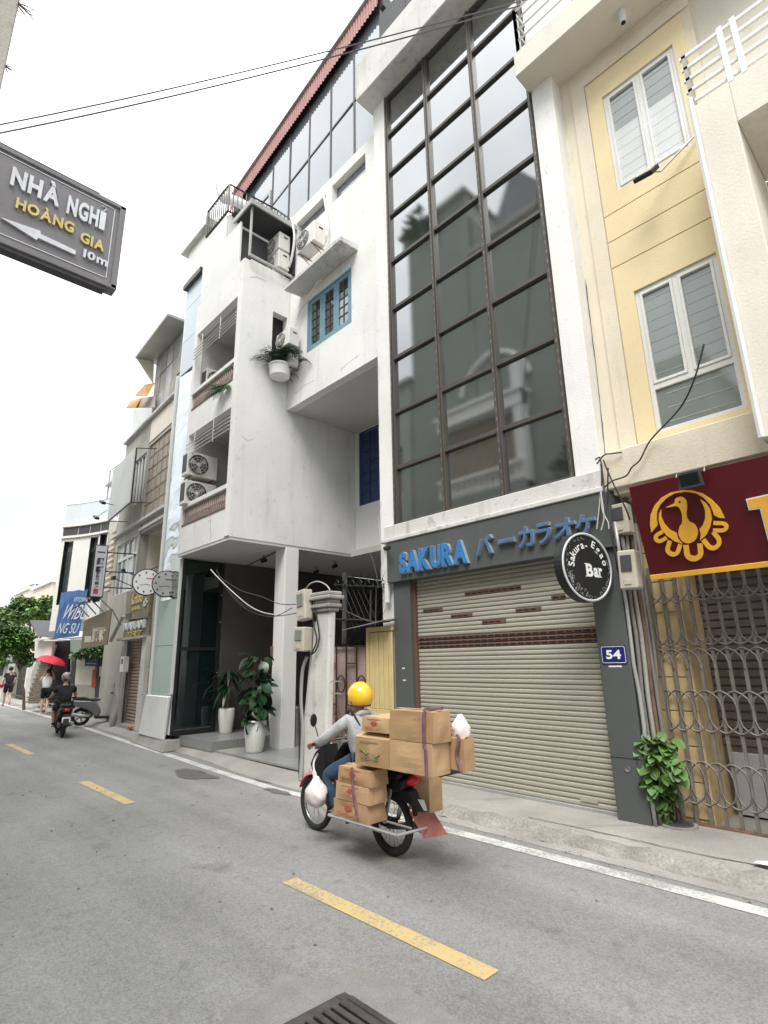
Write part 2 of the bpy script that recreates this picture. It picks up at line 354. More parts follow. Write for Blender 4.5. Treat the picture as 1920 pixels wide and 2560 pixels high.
# ================================================================== GROUND
def struct(o): o['kind'] = 'structure'; return o
def asphalt():
    m = bpy.data.materials.new('asphalt'); m.use_nodes = True; t = m.node_tree; B = t.nodes['Principled BSDF']; L = t.links.new
    g = t.nodes.new('ShaderNodeNewGeometry'); P = g.outputs['Position']
    def nse(s, d=4, sc=(1,1,1)):
        n = t.nodes.new('ShaderNodeTexNoise'); n.inputs['Scale'].default_value = s; n.inputs['Detail'].default_value = d
        mp = t.nodes.new('ShaderNodeMapping'); mp.inputs['Scale'].default_value = sc; L(P, mp.inputs[0]); L(mp.outputs[0], n.inputs[0]); return n.outputs[0]
    vor = t.nodes.new('ShaderNodeTexVoronoi'); vor.inputs['Scale'].default_value = 95; L(P, vor.inputs['Vector'])
    sp = t.nodes.new('ShaderNodeSeparateColor'); L(vor.outputs['Color'], sp.inputs[0])
    a = ramp(t, .0, 1, .80, 1.20); L(sp.outputs[0], a.inputs[0])
    b = ramp(t, .3, .7, .86, 1.10); L(nse(.55, 5), b.inputs[0])
    c = ramp(t, .3, .7, .86, 1.10); L(nse(1, 4, (.25, 2.2, 1)), c.inputs[0])
    e = ramp(t, .25, .75, .93, 1.07); L(nse(13, 4), e.inputs[0])
    def mul(x, y):
        q = t.nodes.new('ShaderNodeMath'); q.operation = 'MULTIPLY'; L(x, q.inputs[0]); L(y, q.inputs[1]); return q.outputs[0]
    st = ramp(t, .66, .74, 1, .72); L(nse(1.7, 6), st.inputs[0]); ds = ramp(t, .60, .72, 1, .80); L(nse(5.5, 3), ds.inputs[0])
    v = mul(mul(mul(st.outputs[0], ds.outputs[0]), mul(a.outputs[0], b.outputs[0])), mul(c.outputs[0], e.outputs[0]))
    sc = t.nodes.new('ShaderNodeVectorMath'); sc.operation = 'SCALE'; sc.inputs[0].default_value = (.240, .238, .228); L(v, sc.inputs['Scale'])
    L(sc.outputs[0], B.inputs['Base Color']); B.inputs['Roughness'].default_value = .82
    bp = t.nodes.new('ShaderNodeBump'); bp.inputs['Strength'].default_value = .5; bp.inputs['Distance'].default_value = .006; L(vor.outputs['Distance'], bp.inputs['Height']); L(bp.outputs[0], B.inputs['Normal'])
    return m
M['asphalt'] = asphalt()
def paint(name, col, wear):
    m = bpy.data.materials.new(name); m.use_nodes = True; t = m.node_tree; B = t.nodes['Principled BSDF']; L = t.links.new
    g = t.nodes.new('ShaderNodeNewGeometry'); n = t.nodes.new('ShaderNodeTexNoise'); n.inputs['Scale'].default_value = 38; n.inputs['Detail'].default_value = 5; L(g.outputs['Position'], n.inputs[0])
    n2 = t.nodes.new('ShaderNodeTexNoise'); n2.inputs['Scale'].default_value = 3; n2.inputs['Detail'].default_value = 4; L(g.outputs['Position'], n2.inputs[0])
    ad = t.nodes.new('ShaderNodeMath'); ad.operation = 'ADD'; L(n.outputs[0], ad.inputs[0]); L(n2.outputs[0], ad.inputs[1])
    r = ramp(t, 1.10-wear*.25, 1.32-wear*.25, 0, .75); L(ad.outputs[0], r.inputs[0])
    mx = t.nodes.new('ShaderNodeMix'); mx.data_type = 'RGBA'; L(r.outputs[0], mx.inputs[0]); mx.inputs[6].default_value = (*col, 1); mx.inputs[7].default_value = (.24,.235,.215,1)
    L(mx.outputs[2], B.inputs['Base Color']); B.inputs['Roughness'].default_value = .75
    return m
M['pwhite'] = paint('road_paint_white', (.56,.56,.53), .55); M['pyellow'] = paint('road_paint_yellow', (.54,.41,.19), .45)
big = MB(); big.box(-160, 90, -90, 120, -.5, -.012); o = struct(big.build('ground', 'cement'))
# road with a slight bend to the far left
def bend(x): return 0.0 if x > -9 else .052*(-x-9)
mb = MB(); xs = [30, 10, 0, -4, -8, -12, -16, -20, -26, -32, -40, -60, -90]
for a, b in zip(xs, xs[1:]): mb.add([(b,-3+bend(b)*0,0),(a,-3,0),(a,5.2+bend(a),0),(b,5.2+bend(b),0)], [(0,1,2,3)])
road = struct(mb.build('road', 'asphalt'))
L_line = [(12,4.8),(0,4.82),(-1.3,4.80),(-4,4.77),(-5.6,4.70),(-7.1,4.58),(-9,4.66),(-11,4.78),(-13.5,4.90),(-18.8,5.23),(-23.3,5.38),(-27,5.52),(-33.5,5.68),(-42,5.9)]
mb = MB()
pts = []
for (a, b), (c, d) in zip(L_line, L_line[1:]):
    for k in range(6): s = k/6; pts.append((a+(c-a)*s, b+(d-b)*s + .006*noise.noise((a*3+s*9, 1, 0))))
for (a, b), (c, d) in zip(pts, pts[1:]): mb.add([(c,d-.075,.004),(a,b-.075,.004),(a,b+.075,.004),(c,d+.075,.004)], [(0,1,2,3)])
mb.build('edge_line', 'pwhite', road)
for x0, x1 in [(-4.22,-2.24),(-9.80,-7.84),(-15.75,-13.6),(-21.3,-19.4),(-26.9,-25),(1.3,3.3)]:
    y = 2.87 + (.012*(-x0-9) if x0 < -9 else 0); mb = MB()
    mb.add([(x0,y-.07,.004),(x1,y-.07+.01,.004),(x1,y+.07+.01,.004),(x0,y+.07,.004)], [(0,1,2,3)]); mb.build('lane_dash', 'pyellow', road)
# dark wet patches of old asphalt beside the line
def blob(c, rx, ry, z, seed, n=26):
    out = []
    for k in range(n):
        a = 2*pi*k/n; r = 1 + .45*noise.noise((cos(a)*1.7+seed, sin(a)*1.7, seed)); out.append((c[0]+rx*r*cos(a), c[1]+ry*r*sin(a), z))
    return out
M['wet'] = mat('damp_patch', (.15,.145,.13), .4, var=.25, vs=8, fine=.2, bump=.3)
for c, rx, ry, sd in [((-9.05,4.28),.62,.22,3),((-7.75,4.86),.5,.13,5),((-7.0,4.52),.28,.08,8)]:
    mb = MB(); mb.poly(blob(c, rx, ry, .006, sd)); mb.build('damp_patch', 'wet', road)
M['irong'] = mat('worn_iron', (.085,.078,.072), .6, metal=.3, var=.3, vs=12, bump=.3)
# drain grate, near the camera
gx0, gx1, gy0, gy1 = -2.62, -1.90, 1.62, 2.13
g = thing('drain_grate', 'dark worn iron drain grate set in the road below the yellow dash', 'drain grate', ((gx0+gx1)/2, (gy0+gy1)/2, 0))
mb = MB(); mb.box(gx0-.06,gx1+.06,gy0-.06,gy0,.001,.018); mb.box(gx0-.06,gx1+.06,gy1,gy1+.06,.001,.018); mb.box(gx0-.06,gx0,gy0,gy1,.001,.018); mb.box(gx1,gx1+.06,gy0,gy1,.001,.018)
mb.build('frame', 'irong', g, .004)
mb = MB(); mb.box(gx0,gx1,gy0,gy1,.002,.004); mb.build('pit', 'hole', g)
mb = MB(); mb.box(0,gx1-gx0,-.017,.017,.006,.026); me = mb.mesh('bar', 'irong', bevel=.004)
for k in range(11): inst(me, 'bar', g, Matrix.Translation((gx0, gy0+.03+k*.052, 0)))
mb = MB(); mb.box(gx0+.38,gx0+.42,gy0,gy1,.006,.024); mb.build('cross_bar', 'irong', g)
mb = MB(); mb.poly(blob(((gx0+gx1)/2-.05,1.95), .85, .52, .0022, 12)); mb.build('grate_surround', mat('mortar_surround', (.235,.232,.215), .9, var=.15, vs=6, fine=.12, fs=80, bump=.3), road)
# sidewalk
def fY(x): return 8.0
mb = MB(); secs = []
xs = [12,8,5,3,1,0,-1,-2,-3,-4,-5,-5.6,-6.0,-7,-8,-10,-12,-14,-16,-18,-20,-24,-30,-40,-60]
def prof(x):
    n1 = .02*noise.noise((x*.8, 3, 0)); b = bend(x)
    if x > -5.7: return [(4.97,.003),(5.12+n1,.02),(5.34+n1,.085),(5.5,.11),(5.9,.12),(9.8,.12)]
    if x > -8.4: return [(4.75+n1,.003),(4.9+n1,.03),(5.1,.06),(5.35,.085),(5.9,.12),(9.8,.12)]
    return [(4.93+b+n1,.003),(5.03+b+n1,.05),(5.1+b,.085),(5.3+b,.11),(5.9+b,.12),(9.8+b,.12)]
ys = [prof(x) for x in xs]; n = 6; vs = [(x, y, z) for x, p in zip(xs, ys) for y, z in p]
fs = [(i*n+k, i*n+k+1, (i+1)*n+k+1, (i+1)*n+k) for i in range(len(xs)-1) for k in range(n-1)]
mb.add(vs, fs); walk = struct(mb.build('sidewalk', 'cement', smooth=False))
rs = random.Random(4); x = 3.0
while x > -5.6:
    w = rs.uniform(.55, 1.05); mb = MB(); seg = 9; P4 = []
    for k in range(seg+1):
        xx = x - w*k/seg + (.008 if k in (0,) else 0) - (.012 if k == seg else 0); q = []
        for y, z in ((5.08,.002),(5.10,.035),(5.16,.078),(5.28,.104),(5.32,.07)):
            nn = noise.noise((xx*5, y*9, z*9)); n2_ = noise.noise((xx*2.3, y*2, 7)); q.append((xx, y+.045*nn+.03*n2_, max(.001, z+.040*noise.noise((xx*7, y*9, 4))-.03*max(0, n2_))))
        P4 += q
    mb.add(P4, [(i*5+k, i*5+k+1, (i+1)*5+k+1, (i+1)*5+k) for i in range(seg) for k in range(4)]+[(0,1,2,3,4),(seg*5+4,seg*5+3,seg*5+2,seg*5+1,seg*5)])
    mb.build('kerb_stone', 'kerb', walk, smooth=False); x -= w
# cracks and joints in the walk (thin recessed-looking seams of dark mortar)
def seam(pts, w, z, name='crack', m='hole', parent=walk):
    mb = MB(); q = []
    for i, (x, y) in enumerate(pts):
        ww = w*(.5+.9*abs(noise.noise((x*9, y*9, 0)))); q += [(x, y-ww, z), (x, y+ww, z)]
    mb.add(q, [(2*i, 2*i+2, 2*i+3, 2*i+1) for i in range(len(pts)-1)]); return mb.build(name, m, parent)
M['crackm'] = mat('crack_dirt', (.07,.065,.055), .95, bump=0)
pts = []; x = .6
while x > -3.6: pts.append((x, 5.40+.05*noise.noise((x*2.1, 0, 0))+.02*noise.noise((x*9, 2, 0)))); x -= .07
seam(pts, .0065, .103, m='crackm')
for x0 in (-3.05, -1.5, -4.6):
    seam([(x0+.1*k+.02*noise.noise((k*1.3, x0, 0)), 5.38+.1*k) for k in range(0, 6)], .006, .124, m='crackm')
# manhole lid by the weed
c = PZ(1697, 2062, .125)
mh = thing('manhole_cover', 'small round dark manhole cover in the pavement by the leafy weed', 'manhole cover', (c.x, c.y, .12))
mb = MB(); mb.lathe([(.17,.0),(.17,.012),(.0,.012)], (c.x, c.y, .121), 24); mb.build('collar', 'kerb', mh)
mb = MB(); mb.lathe([(.135,.0),(.13,.018),(.10,.022),(.0,.022)], (c.x, c.y, .121), 24); mb.build('lid', 'darkgrey', mh)
# gutter litter, leaves and pebbles
mb = MB(); rs = random.Random(9)
for k in range(260):
    x = rs.uniform(-12, 1); y = rs.choice([rs.uniform(4.92, 5.08), rs.uniform(4.92, 5.08), rs.uniform(.5, 5)]) + bend(x); s = rs.uniform(.003, .011)
    mb.obox((x, y, .004+s*.4), s*2, s*1.4, s, Matrix.Rotation(rs.uniform(0, 6), 3, 'Z'))
o = mb.build('road_grit', 'kerb'); o['kind'] = 'stuff'; o['label'] = 'scattered grit and crumbs of stone along the gutter'; 
c = PZ(1900, 2160, .12)
mb = MB(); mb.add([(c.x-.04,c.y-.02,.126),(c.x+.09,c.y-.03,.13),(c.x+.11,c.y+.05,.15),(c.x-.03,c.y+.04,.128)], [(0,1,2,3)]); tag(mb.build('paper_scrap','sticker'), 'crumpled white paper scrap on the pavement at the right edge', 'litter')
# ================================================================== THE BAR BUILDING (No. 54)
FA = FY(5.9)
XL, XR = -6.0, -2.93
bar = thing('bar_building', 'narrow white building with tall grid of tinted glass above closed shutter', 'building', (-4.4, 5.9, 0))
# white frame walls either side of the glass and the body behind
mb = MB(); mb.fbox(FA, -6.32, -6.0, 2.86, 12.6, -3, .0); mb.build('wall', 'white', bar, .006)
mb = MB(); mb.fbox(FA, -2.93, -2.60, 3.5, 13.2, -3, .0); mb.build('wall', 'white', bar, .006)
mb = MB(); mb.fbox(FA, -6.32, -6.03, .1, 2.86, -2, -.02); mb.build('wall', 'oldwhite', bar, .006)
mb = MB(); mb.fbox(FA, -6.3, -2.62, 12.2, 14, -9, -3.2); mb.fbox(FA, -6.0, -2.93, 2.9, 13, -9, -.55); mb.build('core', 'inwall', bar)
mb = MB(); mb.fbox(FA, -6.42, -2.58, 12.52, 13.45, -3, .38); mb.build('parapet', 'stain', bar, .015)
# sill band under the glass
mb = MB(); mb.fbox(FA, -6.17, -2.58, 3.50, 3.74, -.3, .07); mb.fbox(FA, -6.20, -2.56, 3.47, 3.53, -.3, .12); mb.build('sill_band', 'stain', bar, .008)
# curtain wall
mulx = [XL+.03, FA.uv(1084,700)[0], FA.uv(1217,700)[0], XR-.02]
z_l = [FA.uv(980,1319)[1]] + [FA.uv(x, y)[1] for x, y in [(990.1,1168.1),(986.2,1029),(984.2,893.9),(980.3,770.4),(978.6,651),(975.9,534.4),(973.2,428.6),(973.2,330.9)]]
z_r = [FA.uv(1436.8,1191.6)[1]] + [FA.uv(x, y)[1] for x, y in [(1409.3,1015.3),(1387.8,841),(1368.2,674.4)]]
print('transom z', [round(z,2) for z in z_l], [round(z,2) for z in z_r])
zs = [3.76]
for k in range(1, 9): zs.append(z_l[k] if k > 3 else (z_l[k]+z_r[k])/2)
zs += [zs[-1]+1.08]
zs[-1] = 12.5
cw = MB(); cw.fbox(FA, XL, XR, zs[0]-.02, 12.52, -.5, -.14); cw.build('backing', 'black', bar)
FAg = Fr((0, 5.9+.06, 0), (1,0,0))
for i in range(3):
    for j in range(len(zs)-1):
        mb = MB(); u0, u1, v0, v1 = mulx[i]+.03, mulx[i+1]-.03, zs[j]+.03, zs[j+1]-.03
        # each pane sits a hair out of true so that its reflection breaks at the frame
        a, b, c_, d_ = [random.uniform(-.0035, .0035) for _ in range(4)]
        P = FAg.P; mb.box8([P(u0,v0,a),P(u1,v0,b),P(u1,v0,-.02),P(u0,v0,-.02),P(u0,v1,c_),P(u1,v1,b+c_-a),P(u1,v1,-.02),P(u0,v1,-.02)])
        mb.build('pane', 'glass', bar)
for i, u in enumerate(mulx):
    mb = MB(); w = .042; mb.fbox(FA, u-w, u+w, zs[0]-.02, 12.5, -.10, .0); mb.fbox(FA, u-.012, u+.012, zs[0], 12.5, .001, .022); mb.build('mullion', 'frame', bar, .004)
    mb = MB(); z = zs[0]
    while z < 10.5:
        mb.fbox(FA, u-.009, u+.009, z+.01, z+.06, .0225, .0245); z += .15
    mb.build('sealant_dabs', 'mull', bar)['kind'] = 'stuff'
for j, z in enumerate(zs):
    for i in range(3):
        mb = MB(); mb.fbox(FA, mulx[i]+.042, mulx[i+1]-.042, z-.03, z+.03, -.10, -.012); mb.build('transom', 'frame', bar, .003)
mb = MB(); u = XL
while u < XR-.1: mb.fbox(FA, u+.02, u+.09, zs[0]-.02, zs[0]-.0, .0, .01); u += .13
mb.build('bottom_seal', 'mull', bar)['kind'] = 'stuff'
# grey shop front
Sg = .02
mb = MB(); mb.fbox(FA, -6.08, -2.52, 2.84, 3.46, -.35, .10); mb.build('fascia', 'grey', bar, .006)
mb = MB(); mb.fbox(FA, -6.02, -5.68, .11, 2.84, -.3, .03); mb.build('pillar', 'grey', bar, .006)
mb = MB(); mb.fbox(FA, -2.86, -2.53, .11, 2.84, -.4, .05); mb.build('pillar', 'grey', bar, .006)
mb = MB(); mb.fbox(FA, -2.861, -2.529, .70, .706, .0, .052); mb.build('panel_joint', 'hole', bar)
for a_ in (-5.68, -2.90): mb = MB(); mb.fbox(FA, a_, a_+.045, .11, 2.84, -.2, -.03); mb.build('shutter_rail', 'brown', bar, .003)
sh = MB(); sh.fbox(FA, -5.68, -2.86, .12, 2.86, -.32, -.16); sh = sh.build('shutter', 'hole', bar)
pitch = .0565; zb = .15; nsl = int((2.84-zb)/pitch)+1
P = [(-.096,0),(-.086,.006),(-.080,.017),(-.080,.040),(-.086,.050),(-.096,.0555)]
mb = MB(); W_ = 2.75; a = [(-5.63, 5.9-d, z) for d, z in P]; mb.prism(a, (W_, 0, 0)); me = mb.mesh('slat', 'slat')
for v in me.vertices: v.co.z += 0
stripe = [FA.uv(1035,1596)[1], FA.uv(1035,1622)[1]]
print('stripe', stripe, FA.uv(1165,1520), FA.uv(1300,1475), FA.uv(1126,1541), FA.uv(1290,1524), FA.uv(1057,1527))
me_b = mb.mesh('slat', 'brown')
for k in range(nsl):
    z = zb + k*pitch
    isb = 1.865 < z+.028 < 2.04
    o = inst(me_b if isb else me, 'slat', sh, Matrix.Translation((0, random.uniform(-.002,.002), z+random.uniform(-.0012,.0012))))
    if isb:
        s = MB(); u = -5.6
        while u < -2.95: s.fbox(FA, u, u+.085, z+.018, z+.036, -.079, -.077); u += .11
        s.build('vent_slot', 'hole', sh)
for (x0, y0, x1, y1) in [(1161,1487,1301,1467),(1057,1530,1105,1521),(1126,1541,1180,1533),(1204,1559,1264,1551),(1288,1528,1352,1516),(1377,1490,1412,1484)]:
    u0, v0 = FA.uv(x0, y0, -.07); u1, v1 = FA.uv(x1, y1, -.07); z = zb + round((v0-.028-zb)/pitch)*pitch
    s = MB(); s.fbox(FA, u0, u1, z+.006, z+.051, -.085, -.074); s.build('vent_strip', 'brown', sh, .003)
    s = MB(); u = u0+.02
    while u < u1-.06: s.fbox(FA, u, u+.075, z+.02, z+.036, -.0735, -.0715); u += .1
    s.build('vent_slot', 'hole', sh)
mb = MB(); mb.fbox(FA, -5.63, -2.88, .12, .152, -.12, -.06); mb.build('bottom_rail', 'galv', sh, .003)
mb = MB(); mb.fbox(FA, -3.32, -3.12, .2, .235, -.08, -.07); mb.build('lock_plate', 'slat', sh)
for (u, v) in [FA.uv(1009,1670,.03), FA.uv(1011,1700,.03)]:
    mb = MB(); mb.fbox(FA, u-.03, u+.03, v-.012, v+.006, .031, .034); mb.build('paper_scrap', 'sticker', bar)
u, v = FA.uv(1569,1922,.05); mb = MB(); mb.lathe([(.03,0),(.03,.006),(.018,.008),(.014,.002)], FA.P(u, v, .051), 14, (0,-1,0)); mb.build('pipe_end', 'steel', bar)
mb = MB(); mb.tube([PY(963,1371,5.75), PY(967,1371,5.68), PY(972,1370,5.64)], .035, 10); mb.build('camera_stub', 'black', bar)
# letters of the shop sign
sg = thing('shop_lettering', 'blue raised capital letters followed by Japanese characters on the dark grey fascia', 'sign', FA.P(-4.4, 3.1, .1))
def pxq(fr, x0, yb, yt, x1, d):
    u0, v0 = fr.uv(x0, yb, d); u1, v1 = fr.uv(x1, yb, d); _, v2 = fr.uv(x0, yt, d); return u0, u1, v0, v2
c2 = lambda x, y: (940+x/2.329, 1150+y/2.329)
u0, v0 = FA.uv(*c2(133,660), .17); u1, v1 = FA.uv(*c2(527,597), .17); _, v2 = FA.uv(*c2(133,540), .17); u1b, _ = FA.uv(*c2(522,470), .17)
print('SAKURA', u0, u1, v0, v1, v2)
# each letter its own object
def letters(fr, s, u0, u1, v0, v1, d, depth, m, trim, par, bold=.03, gap=.08):
    ws = []
    for ch in s:
        vs, _ = text_mesh(ch, bold); ws.append(max(v.x for v in vs)-min(v.x for v in vs))
    tot = sum(ws) + gap*(len(s)-1); k = (u1-u0)/tot; u = u0
    for ch, w in zip(s, ws):
        hk = 1.0
        lo, hi = v0, v1
        if ch in 'ー': mid = (v0+v1)/2; lo, hi = mid-.018, mid+.022
        if trim:
            text(fr, ch, u-.008, u+w*k+.008, lo-.008, hi+.008, d, depth-.012, trim, par, 'letter_rim', bold+.01)
        text(fr, ch, u, u+w*k, lo, hi, d+(depth-.012 if trim else 0), .014 if trim else depth, m, par, 'letter', bold)
        u += (w+gap)*k
letters(FA, 'SAKURA', u0, u1, 2.935, 3.25, .10, .06, 'signblue', 'lettertrim', sg, .05, .03)
ka = [('バ', (582,560), (672,455)), ('ー', (712,490), (802,462)), ('カ', (832,505), (912,400)), ('ラ', (935,490), (1012,375)), ('オ', (1040,445), (1152,345)), ('ケ', (1165,430), (1270,335))]
for ch, a, b in ka:
    ua, va = FA.uv(*c2(*a), .15); ub, vb = FA.uv(*c2(*b), .15); vc = FA.uv(*c2(a[0], b[1]), .15)[1]
    vb2 = va + .235 if ch != 'ー' else va+.05
    va = 3.00 if ch != 'ー' else 3.10; vb2 = 3.245 if ch != 'ー' else 3.145
    text(FA, ch, ua-.007, ub+.007, va-.007, vb2+.007, .10, .045, 'lettertrim', sg, 'letter_rim', .028)
    text(FA, ch, ua, ub, va, vb2, .145, .012, 'signblue2', sg, 'letter', .018)
# house number plate
u0, v1 = FA.uv(1507,1616,.06); u1, v0 = FA.uv(1571,1658,.06)
np_ = thing('house_number_plate', 'blue enamel house number plate reading 54 on the grey pillar', 'number plate', FA.P((u0+u1)/2, v0, .06))
w, h = .27, .185; uc = (-2.86-2.53)/2; u0, u1 = uc-w/2, uc+w/2; v0 = 1.62; v1 = v0+h
def rrect(u0, u1, v0, v1, r, n=4):
    out = []
    for cx, cy, a0 in ((u1-r, v0+r, -90), (u1-r, v1-r, 0), (u0+r, v1-r, 90), (u0+r, v0+r, 180)):
        for k in range(n+1): a = R_(a0+90*k/n); out.append((cx+r*cos(a), cy+r*sin(a)))
    return out
mb = MB(); mb.plate(FA, rrect(u0,u1,v0,v1,.02), .051, .060); mb.build('plate', 'navy', np_)
mb = MB(); a = rrect(u0+.008,u1-.008,v0+.008,v1-.008,.016); b = rrect(u0+.013,u1-.013,v0+.013,v1-.013,.012); n = len(a)
mb.add([FA.P(u,v,.0612) for u,v in a]+[FA.P(u,v,.0612) for u,v in b], [(i,(i+1)%n,(i+1)%n+n,i+n) for i in range(n)]); mb.build('border_line', 'paperwhite', np_)
text(FA, '5', u0+.055, u0+.125, v0+.048, v1-.045, .0605, .002, 'paperwhite', np_, 'digit', .035)
text(FA, '4', u0+.132, u0+.215, v0+.048, v1-.045, .0605, .002, 'paperwhite', np_, 'digit', .035)
mb = MB(); mb.fbox(FA, uc-.07, uc+.07, v0-.035, v0-.018, .0505, .053); o = mb.build('paper_sticker', 'sticker'); tag(o, 'thin white paper strip stuck below the 54 plate', 'sticker')
# round hanging sign
c = PX(1458, 1419, -2.74); rr = .365
FS_ = Fr((c.x, c.y, c.z), (.26,.966,0)); NS_ = tuple(FS_.n)
rs_ = thing('round_bar_sign', 'round black projecting sign with white rim, white letters and floral border', 'sign', tuple(c))
mb = MB(); mb.lathe([(rr,-.055),(rr+.004,-.045),(rr+.004,.045),(rr,.055),(rr-.02,.058)], c, 48, NS_); mb.build('drum', 'blackm', rs_)
mb = MB(); mb.lathe([(rr-.002,.056),(rr,.066),(rr-.022,.068),(rr-.024,.058)], c, 48, NS_, cap=False); mb.build('rim', 'silver', rs_, smooth=True)
mb = MB(); mb.lathe([(rr-.024,.058),(0,.061)], c, 48, NS_); mb.build('face', 'black', rs_)
mb = MB(); vsf = []
def arctext(s, r, a0, a1, size, fr, d, m, par, bold=.02):
    ws = [.55]*len(s)
    for i, ch in enumerate(s):
        if ch == ' ': continue
        a = a0 + (a1-a0)*i/(len(s)-1); vs, fs = text_mesh(ch, bold); x0 = min(v.x for v in vs); x1 = max(v.x for v in vs); q = MB(); pts = []
        for v in vs:
            x, y = (v.x-(x0+x1)/2)*size, v.y*size; ca, sa = cos(a), sin(a)
            pts.append(fr.P(r*ca + x*sa + y*ca, r*sa - x*ca + y*sa, d+(v.z+.5)*.003))
        q.add(pts, fs); q.build('letter', m, par)
arctext('Sakura-', .195, R_(176), R_(88), .115, FS_, .0615, 'paperwhite', rs_, .012)
arctext('Egao', .232, R_(64), R_(12), .11, FS_, .0615, 'paperwhite', rs_, .02)
text(FS_, 'B', -.03, .07, -.105, .035, .0615, .003, 'paperwhite', rs_, 'letter', .035)
text(FS_, 'a', .08, .145, -.107, -.005, .0615, .003, 'paperwhite', rs_, 'letter', .03)
text(FS_, 'r', .155, .205, -.105, -.005, .0615, .003, 'paperwhite', rs_, 'letter', .03)
# serifs on "Bar"
mb = MB()
for (a, b, v) in ((-.045,.01,-.105),(-.045,.01,.028),(.145,.192,-.105),(.143,.165,-.012),(.138,.155,-.107)): mb.fbox(FS_, a, b, v, v+.009, .0615, .0645)
mb.build('serifs', 'paperwhite', rs_)
mb = MB(); rs = random.Random(2)
def curl(cu, cv, r, a0, a1, w=.0035):
    pts = [FS_.P(cu+r*cos(a0+(a1-a0)*k/8), cv+r*sin(a0+(a1-a0)*k/8), .0625) for k in range(9)]; mb.tube(pts, w*.38, 3)
for k in range(46):
    a = R_(95 + k*6.2); rad = rr-.055 + .008*sin(k*2.3)
    if 150 < (95+k*6.2) % 360 < 260: rad -= .01*(k % 3)
    curl(rad*cos(a), rad*sin(a), rs.uniform(.008,.02), rs.uniform(0,6), rs.uniform(3,8))
for k in range(22): a = R_(rs.uniform(195, 262)); rad = rs.uniform(.25, .315); curl(rad*cos(a), rad*sin(a), rs.uniform(.006,.02), 0, rs.uniform(3,7))
mb.build('floral_border', 'silver', rs_)
mb = MB(); yb = 5.88
for z in (-.08, .16, .02): 
    mb.tube([FS_.P(rr-.03, z, 0), (c.x+.1, yb, c.z+z)], .012, 5)
mb.tube([(c.x+.02, yb-.14, c.z-.2), (c.x+.02, yb-.14, c.z+.3)], .012, 5)
mb.tube([(c.x+.02, yb-.05, c.z-.22), (c.x+.02, yb-.05, c.z+.32)], .012, 5)
mb.build('bracket', 'steel', rs_)
# ================================================================== YELLOW HOUSE ON THE RIGHT
FYl = FY(6.15)
yh = thing('yellow_house', 'tall yellow plastered house with white framed windows and balcony slabs', 'house', (-1.2, 6.2, 0))
c4 = lambda x, y: (1300+x/1.769, y/1.769)
w1 = [FYl.uv(*c4(*p)) for p in [(350,430),(420,820),(680,190),(765,600)]]
w2 = [FYl.uv(*c4(*p)) for p in [(503,1285),(610,1920),(880,1120),(1025,1830)]]
print('win', w1, w2)
W1 = (-2.04, -1.14, 7.42, 8.98); W2 = (-2.03, -1.14, 4.08, 5.93)
mb = MB(); mb.wall(FYl, -2.6, -.9, 3.4, 10.4, [W1, W2], -.25, 0); mb.build('wall', 'cream', yh)
# raised yellow panel field with grooves
cuts = [FYl.uv(*c4(380,965))[1], FYl.uv(*c4(400,1075))[1], FYl.uv(*c4(415,1190))[1]]
print('cuts', cuts)
u0p, u1p = -2.24, -1.0
zz = [4.0, *sorted(cuts), 9.35]
for a, b in zip(zz, zz[1:]):
    mb = MB(); mb.wall(FYl, u0p, u1p, a+.008, b-.008, [W1, W2], .001, .018); mb.build('panel', 'yellow', yh)
mb = MB(); mb.wall(FYl, -2.44, -.9, 3.9, 9.55, [(u0p-.012, u1p+.2, 3.0, 9.37)], .0, .03); mb.build('border', 'cream', yh)
M['barfaint'] = mat('bar_behind_glass', (.34,.36,.35), .5, bump=0)
def casement(name, fr, u0, u1, v0, v1, par, split=.5, d=-.02, fm='white_metal', gm='wglass', low=0, w=.05, bars=7, netf=0):
    wi = MB(); wi.wall(fr, u0, u1, v0, v1, [(u0+w, (u0+u1)/2-w*.6, v0+low+w, v1-w), ((u0+u1)/2+w*.6, u1-w, v0+low+w, v1-w)] + ([(u0+w, u1-w, v0+w, v0+low-w*.4)] if low else []), d-.05, d+.012)
    wf = wi.build(name, fm, par, .004)
    for a, b in ((u0+w, (u0+u1)/2-w*.6), ((u0+u1)/2+w*.6, u1-w)):
        q = MB(); q.wall(fr, a, b, v0+low+w, v1-w, [(a+w*.6, b-w*.6, v0+low+w*1.7, v1-w*1.7)], d-.03, d+.024); q.build('sash', fm, wf, .004)
        q = MB(); q.fbox(fr, a+w*.6, b-w*.6, v0+low+w*1.7, v1-w*1.7, d-.02, d-.012); q.build('pane', gm, wf)
        n = bars
        for k in range(n):
            z = v0+low+w*2 + (v1-v0-low-w*4)*(k+.5)/n; q = MB(); q.fbox(fr, a+.03, b-.03, z-.004, z+.004, d-.0115, d-.009); q.build('bar', 'barfaint', wf)
        if netf: q = MB(); q.fbox(fr, a+w*.6, b-w*.6, v0+low+w*1.7, v0+(v1-v0)*netf, d-.0125, d-.0095); q.build('net', 'net', wf)
    if low:
        q = MB(); q.fbox(fr, u0+w, u1-w, v0+w, v0+low-w*.4, d-.02, d-.012); q.build('pane', gm, wf)
        for k in range(3): z = v0+w+low*(k+.4)/3.3; q = MB(); q.fbox(fr, u0+w+.1, u1-w-.05, z-.005, z+.005, d-.0115, d-.009); q.build('bar', 'barfaint', wf)
    return wf
M['barfaint'] = mat('bar_behind_glass', (.34,.36,.35), .5, bump=0)
casement('window', FYl, *W1, yh, netf=.60, bars=9)
casement('window', FYl, *W2, yh, low=.55, bars=8)
